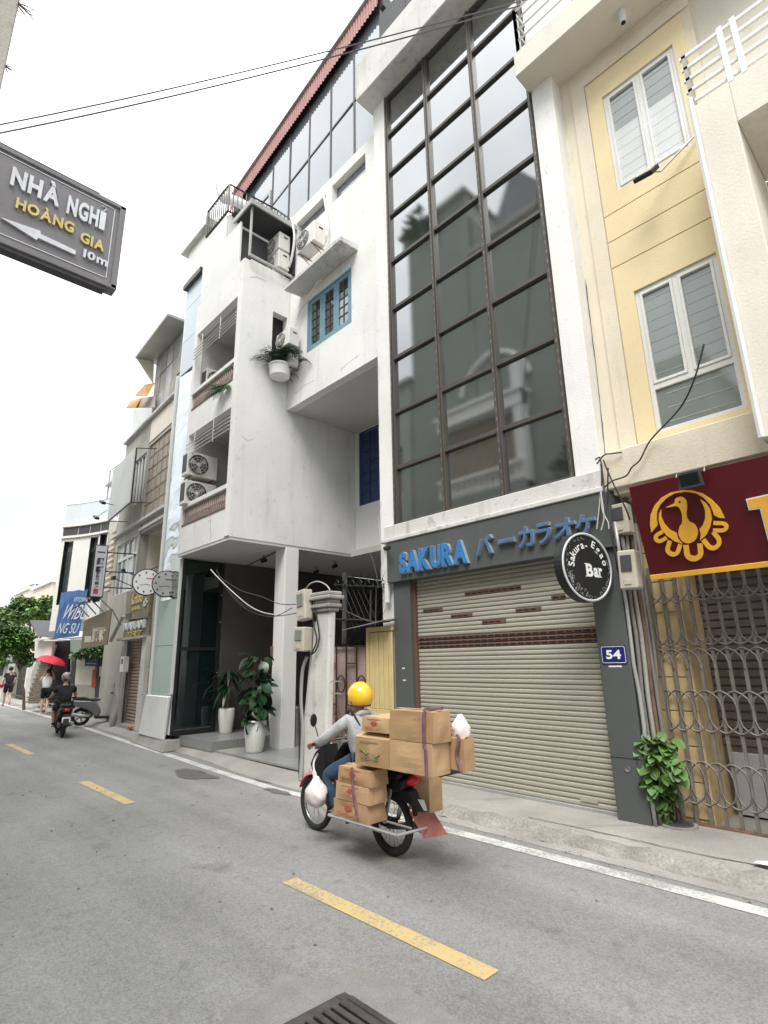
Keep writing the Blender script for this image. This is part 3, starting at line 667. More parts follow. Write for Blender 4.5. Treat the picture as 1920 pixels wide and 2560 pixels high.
mb = MB(); mb.fbox(FYl, -2.6, -.9, 4.0, 9.6, -3, -.26); mb.build('room', 'interior', yh)
# sill band over the shop sign
mb = MB(); mb.fbox(FY(5.9), -2.6, .6, 3.5, 3.93, -.3, .02); mb.build('sill_band', 'cream', yh, .01)
mb = MB(); mb.fbox(FY(5.9), -2.5, .6, 3.44, 3.50, -.3, -.03); mb.build('band_soffit', 'cream', yh)
# top balcony slab (soffit seen from below) and rail
zs_ = 9.72
mb = MB(); mb.box(-2.95, .8, 5.55, 6.2, zs_, zs_+.42); mb.box(-2.58, .8, 6.2, 8, zs_, zs_+.42); mb.build('balcony_slab', 'palecream', yh, .01)
def rail(par, name, pts, z0, z1, n=5, m='white_metal', post=.9):
    mb = MB()
    for k in range(n): z = z0+(z1-z0)*k/(n-1); mb.tube([(x, y, z) for x, y in pts], .016 if k < n-1 else .022, 5)
    o = mb.build(name, m, par)
    for (a, b), (c, d) in zip(pts, pts[1:]):
        L_ = math.hypot(c-a, d-b); n2 = max(1, int(L_/post))
        for k in range(n2+1):
            x, y = a+(c-a)*k/n2, b+(d-b)*k/n2; q = MB(); q.box(x-.02, x+.02, y-.02, y+.02, z0-.1, z1+.02); q.build('post', m, o)
    return o
rail(yh, 'railing', [(-2.9,6.1),(-2.9,5.62),(.7,5.62)], zs_+.5, zs_+1.3)
# protruding right pillar and its balcony
FR5 = FY(5.45)
mb = MB(); mb.box(-.97, -.62, 5.45, 6.5, 3.5, 7.22); mb.build('pillar', 'palecream', yh, .01)
mb = MB(); mb.box(-.62, 1.2, 5.45, 6.5, 6.72, 7.22); mb.build('beam', 'palecream', yh, .01)
mb = MB(); mb.box(-.97, 1.2, 6.25, 6.4, 7.2, 9.72); mb.build('wall', 'palecream', yh)
mb = MB(); mb.box(-.62, 1.2, 6.5, 6.6, 3.9, 6.72); mb.build('wall', 'cream', yh)
mb = MB(); mb.box(-.97, -.93, 5.5, 5.62, 7.22, 8.0); mb.build('rail_end_post', 'oldgrey', yh)
for k in range(5):
    z = 7.32+k*.155; mb = MB(); mb.box(-.99, 1.0, 5.50, 5.53, z, z+.035); mb.build('rail_bar', 'white_metal', yh)
for x in (-.62, -.50, .3): 
    mb = MB(); mb.box(x, x+.05, 5.47, 5.5, 7.25, 7.98); mb.build('rail_upright', 'white_metal', yh)
# corner side of bar building and pipe strip
mb = MB(); mb.tube([(-.955,5.42,7.3),(-.955,5.43,3.5)], .03, 6); mb.build('drain_pipe', 'white_metal', yh)
for nm, a, lab in (('floodlight', (1615,435), 'square floodlight on an arm below the upper window of the yellow house'),):
    u, v = FYl.uv(*a, .35); p = FYl.P(u, v, .35)
    t = thing('floodlight', lab, 'floodlight', tuple(p))
    rot = Matrix.Rotation(R_(-38), 3, 'X') @ Matrix.Rotation(R_(20), 3, 'Y')
    mb = MB(); mb.obox(p, .24, .05, .17, rot); mb.build('housing', 'blackm', t, .006)
    mb = MB(); mb.obox(p + rot @ Vector((0,-.03,0)), .2, .01, .13, rot); mb.build('lens', mat('floodlight_lens', (.45,.45,.33), .25, var=.2, vs=20, bump=0), t)
    mb = MB(); mb.tube([p + Vector((.02,.04,.04)), p + Vector((.1,.2,.1)), FYl.P(-1.02, v+.42, .05)], .012, 5); mb.build('arm', 'galv', t)
p = Vector((-1.55, 5.75, 9.5)); p = PZ(*c4(448,50), zs_)
t = thing('ceiling_camera', 'small white tube camera hanging from the top balcony soffit', 'camera', (p.x, p.y, zs_-.2))
mb = MB(); mb.lathe([(.05,0),(.05,-.14),(.035,-.2)], (p.x, p.y, zs_), 14); mb.build('tube', 'white_metal', t, smooth=False)
mb = MB(); mb.lathe([(.03,-.202),(.0,-.204)], (p.x, p.y, zs_), 12); mb.build('lens', 'black', t)
# ---- red shop sign with bird emblem, leaning out at the top
a = Vector((-2.165, 5.74, 2.43)); b = Vector((-2.165, 5.50, 3.36))
FRd = Fr(a, (1,0,0), b-a); hgt = (b-a).length
rd = thing('red_shop_sign', 'large dark red shop sign with yellow bird emblem above folding gate', 'sign', tuple(a))
mb = MB(); mb.fbox(FRd, 0, 2.6, .045, hgt, -.06, 0); mb.build('board', 'maroon', rd, .004)
mb = MB(); mb.fbox(FRd, 0, 2.6, 0, .05, -.062, .012); mb.build('bottom_trim', 'amber', rd, .003)
k1 = lambda x, y: FRd.uv(1500+x/3.95, 950+y/3.95, .01)
def emb(name, pts, par=rd, m='amber', d0=.001, d1=.02):
    mb = MB(); mb.plate(FRd, [k1(*p) for p in pts], d0, d1); return mb.build(name, m, par)
def arcpts(cx, cy, rx, ry, a0, a1, n=14, rot=0):
    out = []
    for k in range(n+1):
        a = R_(a0+(a1-a0)*k/n); x, y = rx*cos(a), ry*sin(a); c, s = cos(R_(rot)), sin(R_(rot)); out.append((cx+x*c-y*s, cy+x*s+y*c))
    return out
def catmull(P, n=5, closed=True):
    out = []; N = len(P)
    for i in range(N if closed else N-1):
        p0, p1, p2, p3 = P[(i-1) % N], P[i], P[(i+1) % N], P[(i+2) % N]
        for k in range(n):
            t = k/n; out.append(tuple(.5*((2*p1[j]) + (-p0[j]+p2[j])*t + (2*p0[j]-5*p1[j]+4*p2[j]-p3[j])*t*t + (-p0[j]+3*p1[j]-3*p2[j]+p3[j])*t**3) for j in (0,1)))
    return out
emb('emblem_bird', catmull([(655,1258),(735,1215),(745,1175),(795,1152),(845,1180),(860,1245),(855,1330),(880,1395),(935,1425),(968,1500),(945,1575),(880,1612),(815,1590),(778,1520),(790,1445),(812,1410),(812,1330),(790,1270),(755,1245)], 5))
emb('emblem_eye', arcpts(790,1203,11,11,0,360,10)[:-1], m='maroon', d0=.0195, d1=.022)
emb('emblem_ring', [(510,1505),(497,1430),(502,1330),(540,1240),(610,1160),(700,1110),(800,1090),(900,1092),(1010,1120),(1100,1180),(1180,1260),(1232,1365),(1180,1360),(1130,1335),(1118,1300),(1090,1230),(1030,1165),(950,1118),(850,1103),(740,1118),(660,1165),(600,1225),(565,1300),(562,1380),(572,1432)])
emb('emblem_wing', [(605,1275),(606,1350),(635,1420),(690,1480),(755,1510),(775,1570),(820,1618),(740,1592),(660,1535),(605,1465),(582,1380),(585,1320)])
emb('emblem_wing', [(990,1178),(1050,1215),(1090,1280),(1106,1370),(1090,1450),(1050,1530),(992,1582),(998,1520),(985,1470),(1020,1430),(1042,1360),(1040,1290),(1020,1230)])
def ushape(cx, cy, w, h, th, rot):
    o_ = [(-w/2,-h/2)] + [(-w/2, 0)] + [(w/2*cos(R_(180-k*18)), h/2*sin(R_(180-k*18))) for k in range(11)] + [(w/2,-h/2),(w/2-th,-h/2)] + [((w/2-th)*cos(R_(k*18)), (h/2-th)*sin(R_(k*18))) for k in range(11)] + [(-w/2+th,-h/2)]
    c, s = cos(R_(rot)), sin(R_(rot)); return [(cx+x*c-y*s, cy+x*s+y*c) for x, y in o_]
for q in ((590,1555,110,115,38,60),(722,1672,150,140,42,18),(928,1705,190,170,52,-6),(1118,1600,170,160,44,-38),(1195,1450,110,150,38,-88)):
    emb('emblem_loop', ushape(*q))
for m_, d0, d1, g in (('paperwhite', .001, .03, 6), ('amber', .03, .034, 0)):
    emb('letter', [(1450-g,1180-g),(2100,1030),(2100,1245),(1760,1265-g),(1900,1860),(1740,1880),(1583,1265+g),(1475,1280+g)] if g else [(1460,1185),(2100,1036),(2100,1235),(1752,1262),(1890,1850),(1748,1870),(1590,1252),(1480,1270)], m=m_, d0=d0, d1=d1)
def sign_flood(px, py, lab, y=5.35):
    p = PY(px, py, y); t = thing('floodlight', lab, 'floodlight', tuple(p)); rot = Matrix.Rotation(R_(18), 3, 'X')
    mb = MB(); mb.prism([p + rot @ Vector(q) for q in ((-.11,-.03,-.085),(.11,-.03,-.085),(.085,.05,.07),(-.085,.05,.07))], rot @ Vector((0,.05,0))); mb.build('housing', 'blackm', t, .004)
    mb = MB(); mb.obox(p + rot @ Vector((0,-.012,-.01)), .16, .012, .12, rot); mb.build('lens', 'dglass', t)
    mb = MB(); mb.tube([p+Vector((-.12,.03,.05)), p+Vector((-.12,.06,.1)), p+Vector((.12,.06,.1)), p+Vector((.12,.03,.05))], .008, 4); mb.tube([p+Vector((0,.06,.1)), p+Vector((0,.5,.12))], .01, 4); mb.build('bracket', 'galv', t)
sign_flood(1724, 1197, 'dark floodlight angled over the red sign above the bird emblem')
# ---- folding gate
FG_ = FY(6.2)
gt = thing('folding_gate', 'closed grey folding lattice gate under the red bird sign', 'gate', (-1.5, 6.2, .12))
mb = MB(); mb.box(-.015,.015,-.012,.012,0,2.5); me_bar = mb.mesh('bar', 'gatebar')
xs_ = []; x = -2.36; step = .127
c5 = lambda x, y: (1440+x/3.686, 1300+y/3.686)
zz_ = [(FG_.uv(*c5(*p))[1]) for p in [(700,760),(740,1180),(790,1600),(800,1870)]]; print('gate rows', zz_, [FG_.uv(*c5(*p))[0] for p in [(640,400),(790,600),(905,600),(1020,600),(1140,600)]], [FG_.uv(*c5(*p))[0] for p in [(730,1180),(850,1180),(975,1180),(1095,1150)]])
while x < .5: xs_.append(x); x += step
for x in xs_: inst(me_bar, 'bar', gt, Matrix.Translation((x, 6.2, .12)))
def arc(x0, x1, za, zb, sag):      # a curved link strap between two bars
    return [(x0+(x1-x0)*k/6, 6.19, za+(zb-za)*k/6 + sag*sin(pi*k/6)) for k in range(7)]
me_l = {}
def link(x, zc, up):
    k = up
    if k not in me_l:
        mb = MB(); s = 1 if up else -1
        crv = [(-.062,0),(-.058,.07),(-.040,.125),(0,.165),(.038,.187),(.062,.192)]; mb.tube([(a, -.014, s*b) for a, b in crv], .0085, 4); mb.tube([(-a, -.019, s*b) for a, b in crv], .0085, 4)
        me_l[k] = mb.mesh('link', 'gatebar')
    inst(me_l[k], 'link', gt, Matrix.Translation((x, 6.2, zc)))
for i, x in enumerate(xs_[:-1]):
    xc = x+step/2
    for zc, up_ in ((2.42, False), (1.98, False), (1.56, True), (1.16, True), (1.16, False), (.50, True), (.50, False)): link(xc, zc, up_)
mb = MB(); mb.box(-2.5, 1.2, 6.17, 6.24, .10, .135); mb.build('floor_rail', 'rust', gt)
# old tiled reveal and shutter behind it
mb = MB(); mb.box(-2.46, -2.09, 6.26, 6.9, .12, 3.4); mb.build('reveal', 'ytile', yh)
for k in range(9):
    for j in range(2):
        mb = MB(); mb.box(-2.45+j*.18, -2.275+j*.18, 6.245, 6.26, .16+k*.33, .16+k*.33+.32); mb.build('tile', 'ytile', yh, .004)
mb = MB(); mb.box(-2.09, 1.2, 6.82, 6.9, .12, 3.4); rsht = mb.build('rear_shutter', 'dshutter', yh)
for k in range(24):
    mb = MB(); z = .78+k*.085; mb.prism([(-2.08,6.82,z),(-2.08,6.80,z+.01),(-2.08,6.80,z+.06),(-2.08,6.82,z+.075)], (3,0,0)); mb.build('slat', 'dshutter', rsht)
for j in range(6):
    mb = MB(); mb.box(-2.04+j*.3, -1.77+j*.3, 6.76, 6.82, .14, .72); mb.build('lower_panel', mat('lilac_grey_panel', (.42,.41,.42), .6, var=.1, streak=.3) if j == 0 else bpy.data.materials['lilac_grey_panel'], yh, .006)
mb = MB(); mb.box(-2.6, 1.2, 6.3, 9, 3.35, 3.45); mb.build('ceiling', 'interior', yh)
# ---- pipes, cables and meter boxes in the corner between the two houses
pc = thing('pipe_bundle', 'bundle of grey conduits running down the corner beside the grey pillar', 'pipes', (-2.42, 5.95, .12))
for k, (x, y, r, m_) in enumerate([(-2.505,5.87,.02,'galv'),(-2.48,5.93,.022,'pipeg'),(-2.45,5.99,.024,'concrete'),(-2.43,6.04,.022,'rust'),(-2.41,6.09,.02,'pipeg'),(-2.395,6.13,.018,'pipeg')]):
    mb = MB(); mb.tube([(x+.012*noise.noise((k, z*1.3, 0))*3, y, z) for z in [.12+.3*i for i in range(11)]], r, 8); mb.build('pipe', m_, pc, smooth=True)
mb = MB(); mb.box(-2.58, -2.44, 6.12, 6.35, .12, 3.5); mb.build('corner_wall', 'pipeg', yh)

def wires(name, label, paths, m, r=.008, cat='cables'):
    t = thing(name, label, cat, tuple(paths[0][0]))
    for p in paths:
        q = catm3(p); mb = MB(); mb.tube(q, r, 5); mb.build('cable', m, t)
    return t
def catm3(P, n=5):
    P = [Vector(p) for p in P]; out = []
    for i in range(len(P)-1):
        p0 = P[max(i-1,0)]; p1 = P[i]; p2 = P[i+1]; p3 = P[min(i+2,len(P)-1)]
        for k in range(n):
            t = k/n; out.append(.5*((2*p1)+(p2-p0)*t+(2*p0-5*p1+4*p2-p3)*t*t+(3*p1-p0-3*p2+p3)*t**3))
    return out+[P[-1]]
q = lambda x, y, Y: PY(x, y, Y)
wires('corner_cables', 'tangle of black cables looping over the corner above the round sign', [
    [q(1488,1150,5.8), q(1500,1145,5.8), q(1506,1180,5.78), q(1515,1260,5.75), q(1530,1340,5.72), q(1545,1430,5.8)],
    [q(1492,1160,5.82), q(1510,1138,5.82), q(1530,1134,5.82), q(1555,1131,5.85)],
    [q(1508,1150,5.8), q(1520,1180,5.75), q(1538,1220,5.7), q(1560,1262,5.7), q(1575,1300,5.75)],
    [q(1498,1300,5.8), q(1505,1200,5.8), q(1502,1160,5.8)],
    [q(1505,1225,5.82), q(1530,1203,5.82), q(1565,1190,5.82), q(1580,1168,5.82), q(1600,1150,5.82), q(1620,1110,5.82), q(1640,1085,5.8), q(1700,1020,5.6), q(1735,950,5.45), q(1760,860,5.4)],
    [q(1535,1345,5.8), q(1520,1280,5.8), q(1520,1170,5.8)]], 'cable', .009)
wires('loose_cable_ends', 'pale loose cable ends dangling beside the Japanese lettering', [
    [q(1502,1225,5.72), q(1498,1270,5.72), q(1492,1322,5.72)], [q(1503,1225,5.7), q(1506,1275,5.7), q(1520,1305,5.7), q(1522,1322,5.7)], [q(1502,1230,5.7), q(1510,1290,5.7), q(1503,1325,5.7)]], 'cablew', .007)
def meterbox(px, py, Y, w, h, d, lab, tilt=0, extra=False, grp=None):
    p = PY(px, py, Y); t = thing('meter_box', lab, 'meter box', tuple(p), group=grp); rot = Matrix.Rotation(R_(tilt), 3, 'Y')
    mb = MB(); mb.obox(p, w, d, h, rot); mb.build('case', 'meter', t, .012)
    mb = MB(); mb.obox(p + rot @ Vector((0, -d/2-.006, h*.16)), w*.62, .014, h*.42, rot); mb.build('window', 'darkgrey' if extra else 'wglass', t, .003)
    mb = MB(); mb.obox(p + rot @ Vector((0, -d/2-.004, -h*.32)), w*.4, .01, h*.14, rot); mb.build('seal_cover', 'meter', t, .003)
    mb = MB(); mb.obox(p + rot @ Vector((w/2+.002, 0, 0)), .006, d*.7, h*.9, rot); mb.build('lid_rib', 'meter', t)
    return t
meterbox(1575, 1425, 5.78, .18, .40, .16, 'beige electricity meter box on the pipes under the red sign corner', 2, True)
meterbox(1553, 1300, 5.95, .20, .34, .16, 'shadowed grimy meter box above the beige one beside the red sign', 0, True)
# weed growing at the foot of the pillar
def leaf_mesh(name, m, L_=.12, W_=.09, fold=.25, tip=.25):
    mb = MB(); n = 5; vs = []
    for i in range(n+1):
        t = i/n; w = W_*.5*sin(pi*min(1, t*.92+.06))**.7; x = L_*t; z = -tip*L_*t*t
        vs += [(x, -w, z+fold*w), (x, 0, z), (x, w, z+fold*w)]
    mb.add(vs, [(3*i+k, 3*i+k+1, 3*i+k+4, 3*i+k+3) for i in range(n) for k in (0,1)]); return mb.mesh(name, m, smooth=True)
weed = thing('leafy_weed', 'self-sown bright green leafy plant growing from the pavement by the pillar', 'plant', tuple(PZ(1655,2050,.12)))
base = PZ(1655, 2050, .12); base.y -= .10; base.x += .02
rs = random.Random(11)
stems = []
tops = [(1610,1835),(1650,1830),(1680,1850),(1700,1900),(1630,1960),(1665,1985),(1600,1862),(1640,1880),(1672,1935)]
lm = [leaf_mesh('leaf', 'leafl', .105, .085), leaf_mesh('leaf', 'leafl', .08, .062), leaf_mesh('leaf', 'leaf', .09, .07)]
for i, (x, y) in enumerate(tops):
    tp = PY(x, y, base.y - rs.uniform(.0, .3)); mid = base.lerp(tp, .5) + Vector((rs.uniform(-.05,.05), rs.uniform(-.05,.05), .05))
    pth = catm3([base+Vector((rs.uniform(-.04,.04), rs.uniform(-.04,.04), 0)), mid, tp]); mb = MB(); mb.tube(pth, [.009*(1-.6*k/len(pth)) for k in range(len(pth))], 5); mb.build('stem', 'leaf', weed)
    for k in range(40):
        s = .12+.88*(k/39)**.5; p = pth[min(len(pth)-1, int(s*(len(pth)-1)))]; a = rs.uniform(0, 2*pi) if rs.random() < .4 else rs.uniform(-pi*.95, -.05)
        m_ = Matrix.Translation(p) @ Matrix.Rotation(a, 4, 'Z') @ Matrix.Rotation(rs.uniform(-.1, .75), 4, 'Y') @ Matrix.Rotation(rs.uniform(-.5,.5), 4, 'X') @ Matrix.Scale(rs.uniform(.8, 1.5), 4)
        inst(rs.choice(lm[:2] if s > .55 else lm), 'leaf', weed, m_)
# ================================================================== WHITE BUILDING WITH THE OVERHANGING BLOCK
wb = thing('white_building', 'white rendered building on a column with stacked balconies and glass penthouse', 'building', (-9.0, 6.0, 0))
FB = FY(4.85); FSd = FX(-9.4); FU = FY(6.03)
O1 = (-11.62, -9.58, 7.45, 9.45); O2 = (-11.64, -9.58, 4.66, 6.80)
mb = MB(); mb.wall(FB, -11.76, -9.4, 4.03, 10.3, [O1, O2], -.16, 0); mb.build('front_wall', 'white', wb)
NI = (5.60, 5.98, 7.75, 9.3)
mb = MB(); mb.wall(FSd, 5.01, 8.2, 4.03, 10.35, [NI], -.18, 0); mb.build('side_wall', 'white', wb)
mb = MB(); mb.fbox(FB, -9.60, -9.52, 4.05, 10.28, .001, .02); mb.build('corner_pilaster', 'white', wb, .004)
mb = MB(); mb.fbox(FB, -9.52, -9.404, 4.05, 10.28, .001, .02); mb.build('corner_render', 'white', wb)
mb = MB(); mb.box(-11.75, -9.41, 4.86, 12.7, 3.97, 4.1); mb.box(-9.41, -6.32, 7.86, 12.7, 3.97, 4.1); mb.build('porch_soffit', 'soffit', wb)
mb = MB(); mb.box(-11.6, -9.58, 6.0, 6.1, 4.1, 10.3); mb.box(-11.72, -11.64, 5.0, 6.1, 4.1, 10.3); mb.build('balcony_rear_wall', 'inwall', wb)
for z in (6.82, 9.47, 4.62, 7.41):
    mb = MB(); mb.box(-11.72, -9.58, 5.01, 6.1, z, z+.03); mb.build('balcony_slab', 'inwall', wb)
def lattice_band(O, zt, par):
    la = MB(); la.fbox(FB, O[0], O[1], O[2], zt, -.12, -.07); lb = la.build('balustrade', 'lattice', par)
    mb = MB(); n = int((O[1]-O[0])/.085); w = .085
    me = MB(); h = zt-O[2]
    s1 = MB(); s1.box8([Vector(p) for p in ((0,0,0),(.028,0,0),(.028,.04,0),(0,.04,0),(.062,0,h*.5),(.090,0,h*.5),(.090,.04,h*.5),(.062,.04,h*.5))]); s1.box8([Vector(p) for p in ((.062,0,h*.5),(.090,0,h*.5),(.090,.04,h*.5),(.062,.04,h*.5),(0,0,h),(.028,0,h),(.028,.04,h),(0,.04,h))])
    mm = s1.mesh('lattice_piece', 'lattice')
    for k in range(n-1): inst(mm, 'lattice_piece', lb, Matrix.Translation((O[0]+.02+k*w, 4.85+.015, O[2])))
    mb = MB(); mb.fbox(FB, O[0]-.0, O[1]+.0, zt, zt+.1, -.16, .035); mb.build('hand_rail', 'white', par, .008)
    mb = MB(); mb.fbox(FB, O[0], O[1], O[2]-.03, O[2], -.1, .012); mb.build('base_strip', 'rust', par)
lattice_band(O2, 5.02, wb); lattice_band(O1, 7.80, wb)
for O, z0 in ((O2, 6.28), (O1, 8.75)):
    for k in range(4):
        mb = MB(); mb.tube([(O[0], 4.80, z0+k*.085), (O[1], 4.80, z0+k*.085+.0)], .011, 5); mb.build('drying_bar', 'white_metal', wb)
    for x in (-11.2, -10.3):
        mb = MB(); mb.tube([(x, 4.805, z0-.05), (x, 4.805, z0+.5)], .01, 5); mb.build('bar_hanger', 'white_metal', wb)
# dark things stored on balconies
mb = MB(); mb.box(-10.6, -9.7, 5.6, 5.9, 4.65, 5.9); mb.build('stored_shelf', 'darkgrey', wb, .02)
# column on the porch
mb = MB(); mb.box(-9.78, -9.40, 6.12, 6.44, .12, 3.97); mb.build('column', 'white2', wb, .006)
mb = MB(); u, v = FY(6.12).uv(681, 1630); mb.fbox(FY(6.12), u-.07, u+.03, v-.12, v+.11, .001, .008); mb.build('brass_plaque', 'rust', wb)
# upper block over the alley
SL1 = [FU.uv(829,485), FU.uv(912,380), FU.uv(829,534), FU.uv(914,434)]; print('slit', SL1)
S1 = (-7.83, -6.72, 11.38, 11.86); S2 = (-9.2, -8.05, 11.36, 11.8); BW = (-8.68, -7.18, 8.08, 9.36)
mb = MB(); mb.wall(FU, -9.39, -6.325, 7.0, 12.12, [S1, S2, BW], -.2, 0); mb.build('upper_wall', 'white', wb)
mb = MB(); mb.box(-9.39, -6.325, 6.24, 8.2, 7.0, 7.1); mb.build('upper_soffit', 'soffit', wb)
mb = MB(); mb.wall(FY(8.0), -9.4, -6.32, 4.1, 7.0, [(-9.28, -8.3, 5.15, 6.99)], -.2, 0); mb.build('recess_wall', 'white2', wb)
# blue grid window in the recess
def gridwin(name, fr, u0, u1, v0, v1, nu, nv, fm, gm, par, d=-.04, w=.035, bar=.014):
    q = MB(); q.wall(fr, u0, u1, v0, v1, [(u0+w, u1-w, v0+w, v1-w)], d-.04, d+.02); o = q.build(name, fm, par)
    for i in range(nu):
        for j in range(nv):
            q = MB(); a = u0+w+(u1-u0-2*w)*i/nu; b = u0+w+(u1-u0-2*w)*(i+1)/nu; c = v0+w+(v1-v0-2*w)*j/nv; e = v0+w+(v1-v0-2*w)*(j+1)/nv
            q.fbox(fr, a+bar/2, b-bar/2, c+bar/2, e-bar/2, d-.02, d-.012); q.build('pane', gm, o)
    q = MB()
    for i in range(1, nu): a = u0+w+(u1-u0-2*w)*i/nu; q = MB(); q.fbox(fr, a-bar/2, a+bar/2, v0+w, v1-w, d-.02, d+.004); q.build('glazing_bar', fm, o)
    for j in range(1, nv): a = v0+w+(v1-v0-2*w)*j/nv; q = MB(); q.fbox(fr, u0+w, u1-w, a-bar/2, a+bar/2, d-.02, d+.003); q.build('glazing_bar', fm, o)
    return o
M['dblueframe'] = mat('dark_blue_bar', (.03,.06,.20), .5, bump=0)
gridwin('recess_window', FY(8.0), -9.28, -8.3, 5.15, 6.99, 3, 7, 'dblueframe', 'dblue', wb)
# blue casement window with three leaves
q = MB(); q.wall(FU, BW[0], BW[1], BW[2], BW[3], [(BW[0]+.05, BW[1]-.05, BW[2]+.05, BW[3]-.05)], -.12, .0); bwf = q.build('blue_window', 'blue', wb, .004)
wd = (BW[1]-BW[0]-.1)/3
for k in range(3): gridwin('casement', FU, BW[0]+.05+k*wd+.005, BW[0]+.05+(k+1)*wd-.005, BW[2]+.055, BW[3]-.055, 2, 5, 'blue', 'bglass' if k == 2 else 'dglass', bwf, d=-.03, w=.07, bar=.02) if False else None
for k in range(3):
    u0 = BW[0]+.05+k*wd+.006; u1 = u0+wd-.012; v0, v1 = BW[2]+.055, BW[3]-.055; w = .075
    q = MB(); q.wall(FU, u0, u1, v0, v1, [(u0+w, u1-w, v0+w, v1-w)], -.06, -.015); q.build('casement', 'blue', bwf, .003)
    nn = 5
    for i in range(2):
        for j in range(nn):
            a = u0+w+(u1-u0-2*w)*i/2; b = u0+w+(u1-u0-2*w)*(i+1)/2; c = v0+w+(v1-v0-2*w)*j/nn; e = v0+w+(v1-v0-2*w)*(j+1)/nn
            q = MB(); q.fbox(FU, a+.012, b-.012, c+.012, e-.012, -.05, -.043); q.build('pane', 'bglass' if (k == 2 and j < 3) else 'dglass', bwf)
    q = MB(); a = (u0+u1)/2; q.fbox(FU, a-.012, a+.012, v0+w, v1-w, -.05, -.03); q.build('glazing_bar', 'darkgrey', bwf)
    for j in range(1, nn): a = v0+w+(v1-v0-2*w)*j/nn; q = MB(); q.fbox(FU, u0+w, u1-w, a-.01, a+.01, -.05, -.031); q.build('glazing_bar', 'darkgrey', bwf)
# concrete awning slab
mb = MB(); mb.box8([(-8.93,5.57,9.55),(-6.98,5.57,9.60),(-6.98,6.03,9.62),(-8.93,6.03,9.60),(-8.93,5.57,9.64),(-6.98,5.57,9.70),(-6.98,6.03,9.78),(-8.93,6.03,9.74)]); mb.build('awning_slab', 'stain', wb, .01)
# slit windows
for s in (S1, S2):
    q = MB(); q.fbox(FU, s[0], s[1], s[2], s[3], -.19, -.15); o = q.build('slit_window', 'frame', wb)
    q = MB(); q.fbox(FU, s[0]+.04, s[1]-.04, s[2]+.02, s[3]-.05, -.15, -.13); q.build('pane', 'bglass', o)
# ---- glass penthouse
FGh = FY(6.12); zt_, zm, zbt = 15.05, 13.45, 12.0
ux = [-12.3, -11.6] 
for (x, y) in [(235,945),(318,860),(405,760),(505,640),(615,470),(729,290)]:
    sx, sy = 550+x/1.8433, y/1.8433
    # intersection of this mullion with z≈mid height
    ux.append(None); ux.pop()
tops = [(250,720),(328,625),(417,490),(514,360),(618,215),(738,50)]
ux = [-12.25, -11.55] + [FGh.uv(550+x/1.8433, y/1.8433)[0] for x, y in tops]; print('penthouse', [round(u,2) for u in ux], [round(FGh.uv(550+x/1.8433, y/1.8433)[1],2) for x, y in tops])
ux[-1] = -6.28
ZT = lambda u: 14.72+.14*(u+11.86)
ZM = lambda u: 13.33+.127*(u+10.5)
for a, b in zip(ux, ux[1:]):
    for lo_, hi_ in ((lambda u: zbt, ZM), (ZM, ZT)):
        r_ = [random.uniform(-.004, .004) for _ in range(3)]; P = FGh.P
        mb = MB(); mb.box8([P(a+.015,lo_(a)+.015,r_[0]),P(b-.015,lo_(b)+.015,r_[1]),P(b-.015,lo_(b)+.015,-.03),P(a+.015,lo_(a)+.015,-.03),P(a+.015,hi_(a)-.015,r_[2]),P(b-.015,hi_(b)-.015,r_[1]+r_[2]-r_[0]),P(b-.015,hi_(b)-.015,-.03),P(a+.015,hi_(a)-.015,-.03)]); mb.build('glass_pane', 'bglass', wb)
for a in ux: mb = MB(); mb.fbox(FGh, a-.02, a+.02, zbt, ZT(a), -.05, .02); mb.build('mullion', 'frame', wb)
mb = MB(); q0, q1 = ux[0], ux[-1]; mb.box8([FGh.P(q0,ZM(q0)-.025,.016),FGh.P(q1,ZM(q1)-.025,.016),FGh.P(q1,ZM(q1)-.025,-.05),FGh.P(q0,ZM(q0)-.025,-.05),FGh.P(q0,ZM(q0)+.025,.016),FGh.P(q1,ZM(q1)+.025,.016),FGh.P(q1,ZM(q1)+.025,-.05),FGh.P(q0,ZM(q0)+.025,-.05)]); mb.build('transom', 'frame', wb)
mb = MB(); mb.fbox(FGh, -12.2, -11.6, 12.1, 14.0, .02, .03); 
q = MB(); q.wall(FGh, -11.5, -10.6, 11.9, 13.9, [(-11.42, -10.68, 12, 13.8)], .005, .028); q.build('glass_door_frame', 'galv', wb)
mb = MB(); mb.box(-12.3, -6.26, 6.2, 12, 12.0, 14.7); mb.build('penthouse_core', 'inwall', wb)
# side of the penthouse facing right
FXs = FX(-6.245); mb = MB(); mb.fbox(FXs, 6.13, 7.4, 12.5, 14.7, -.01, 0); mb.build('side_glass', 'bglass', wb)
mb = MB(); mb.fbox(FXs, 6.10, 6.17, 12.2, 14.72, -.02, .03); mb.build('corner_post', 'galv', wb)
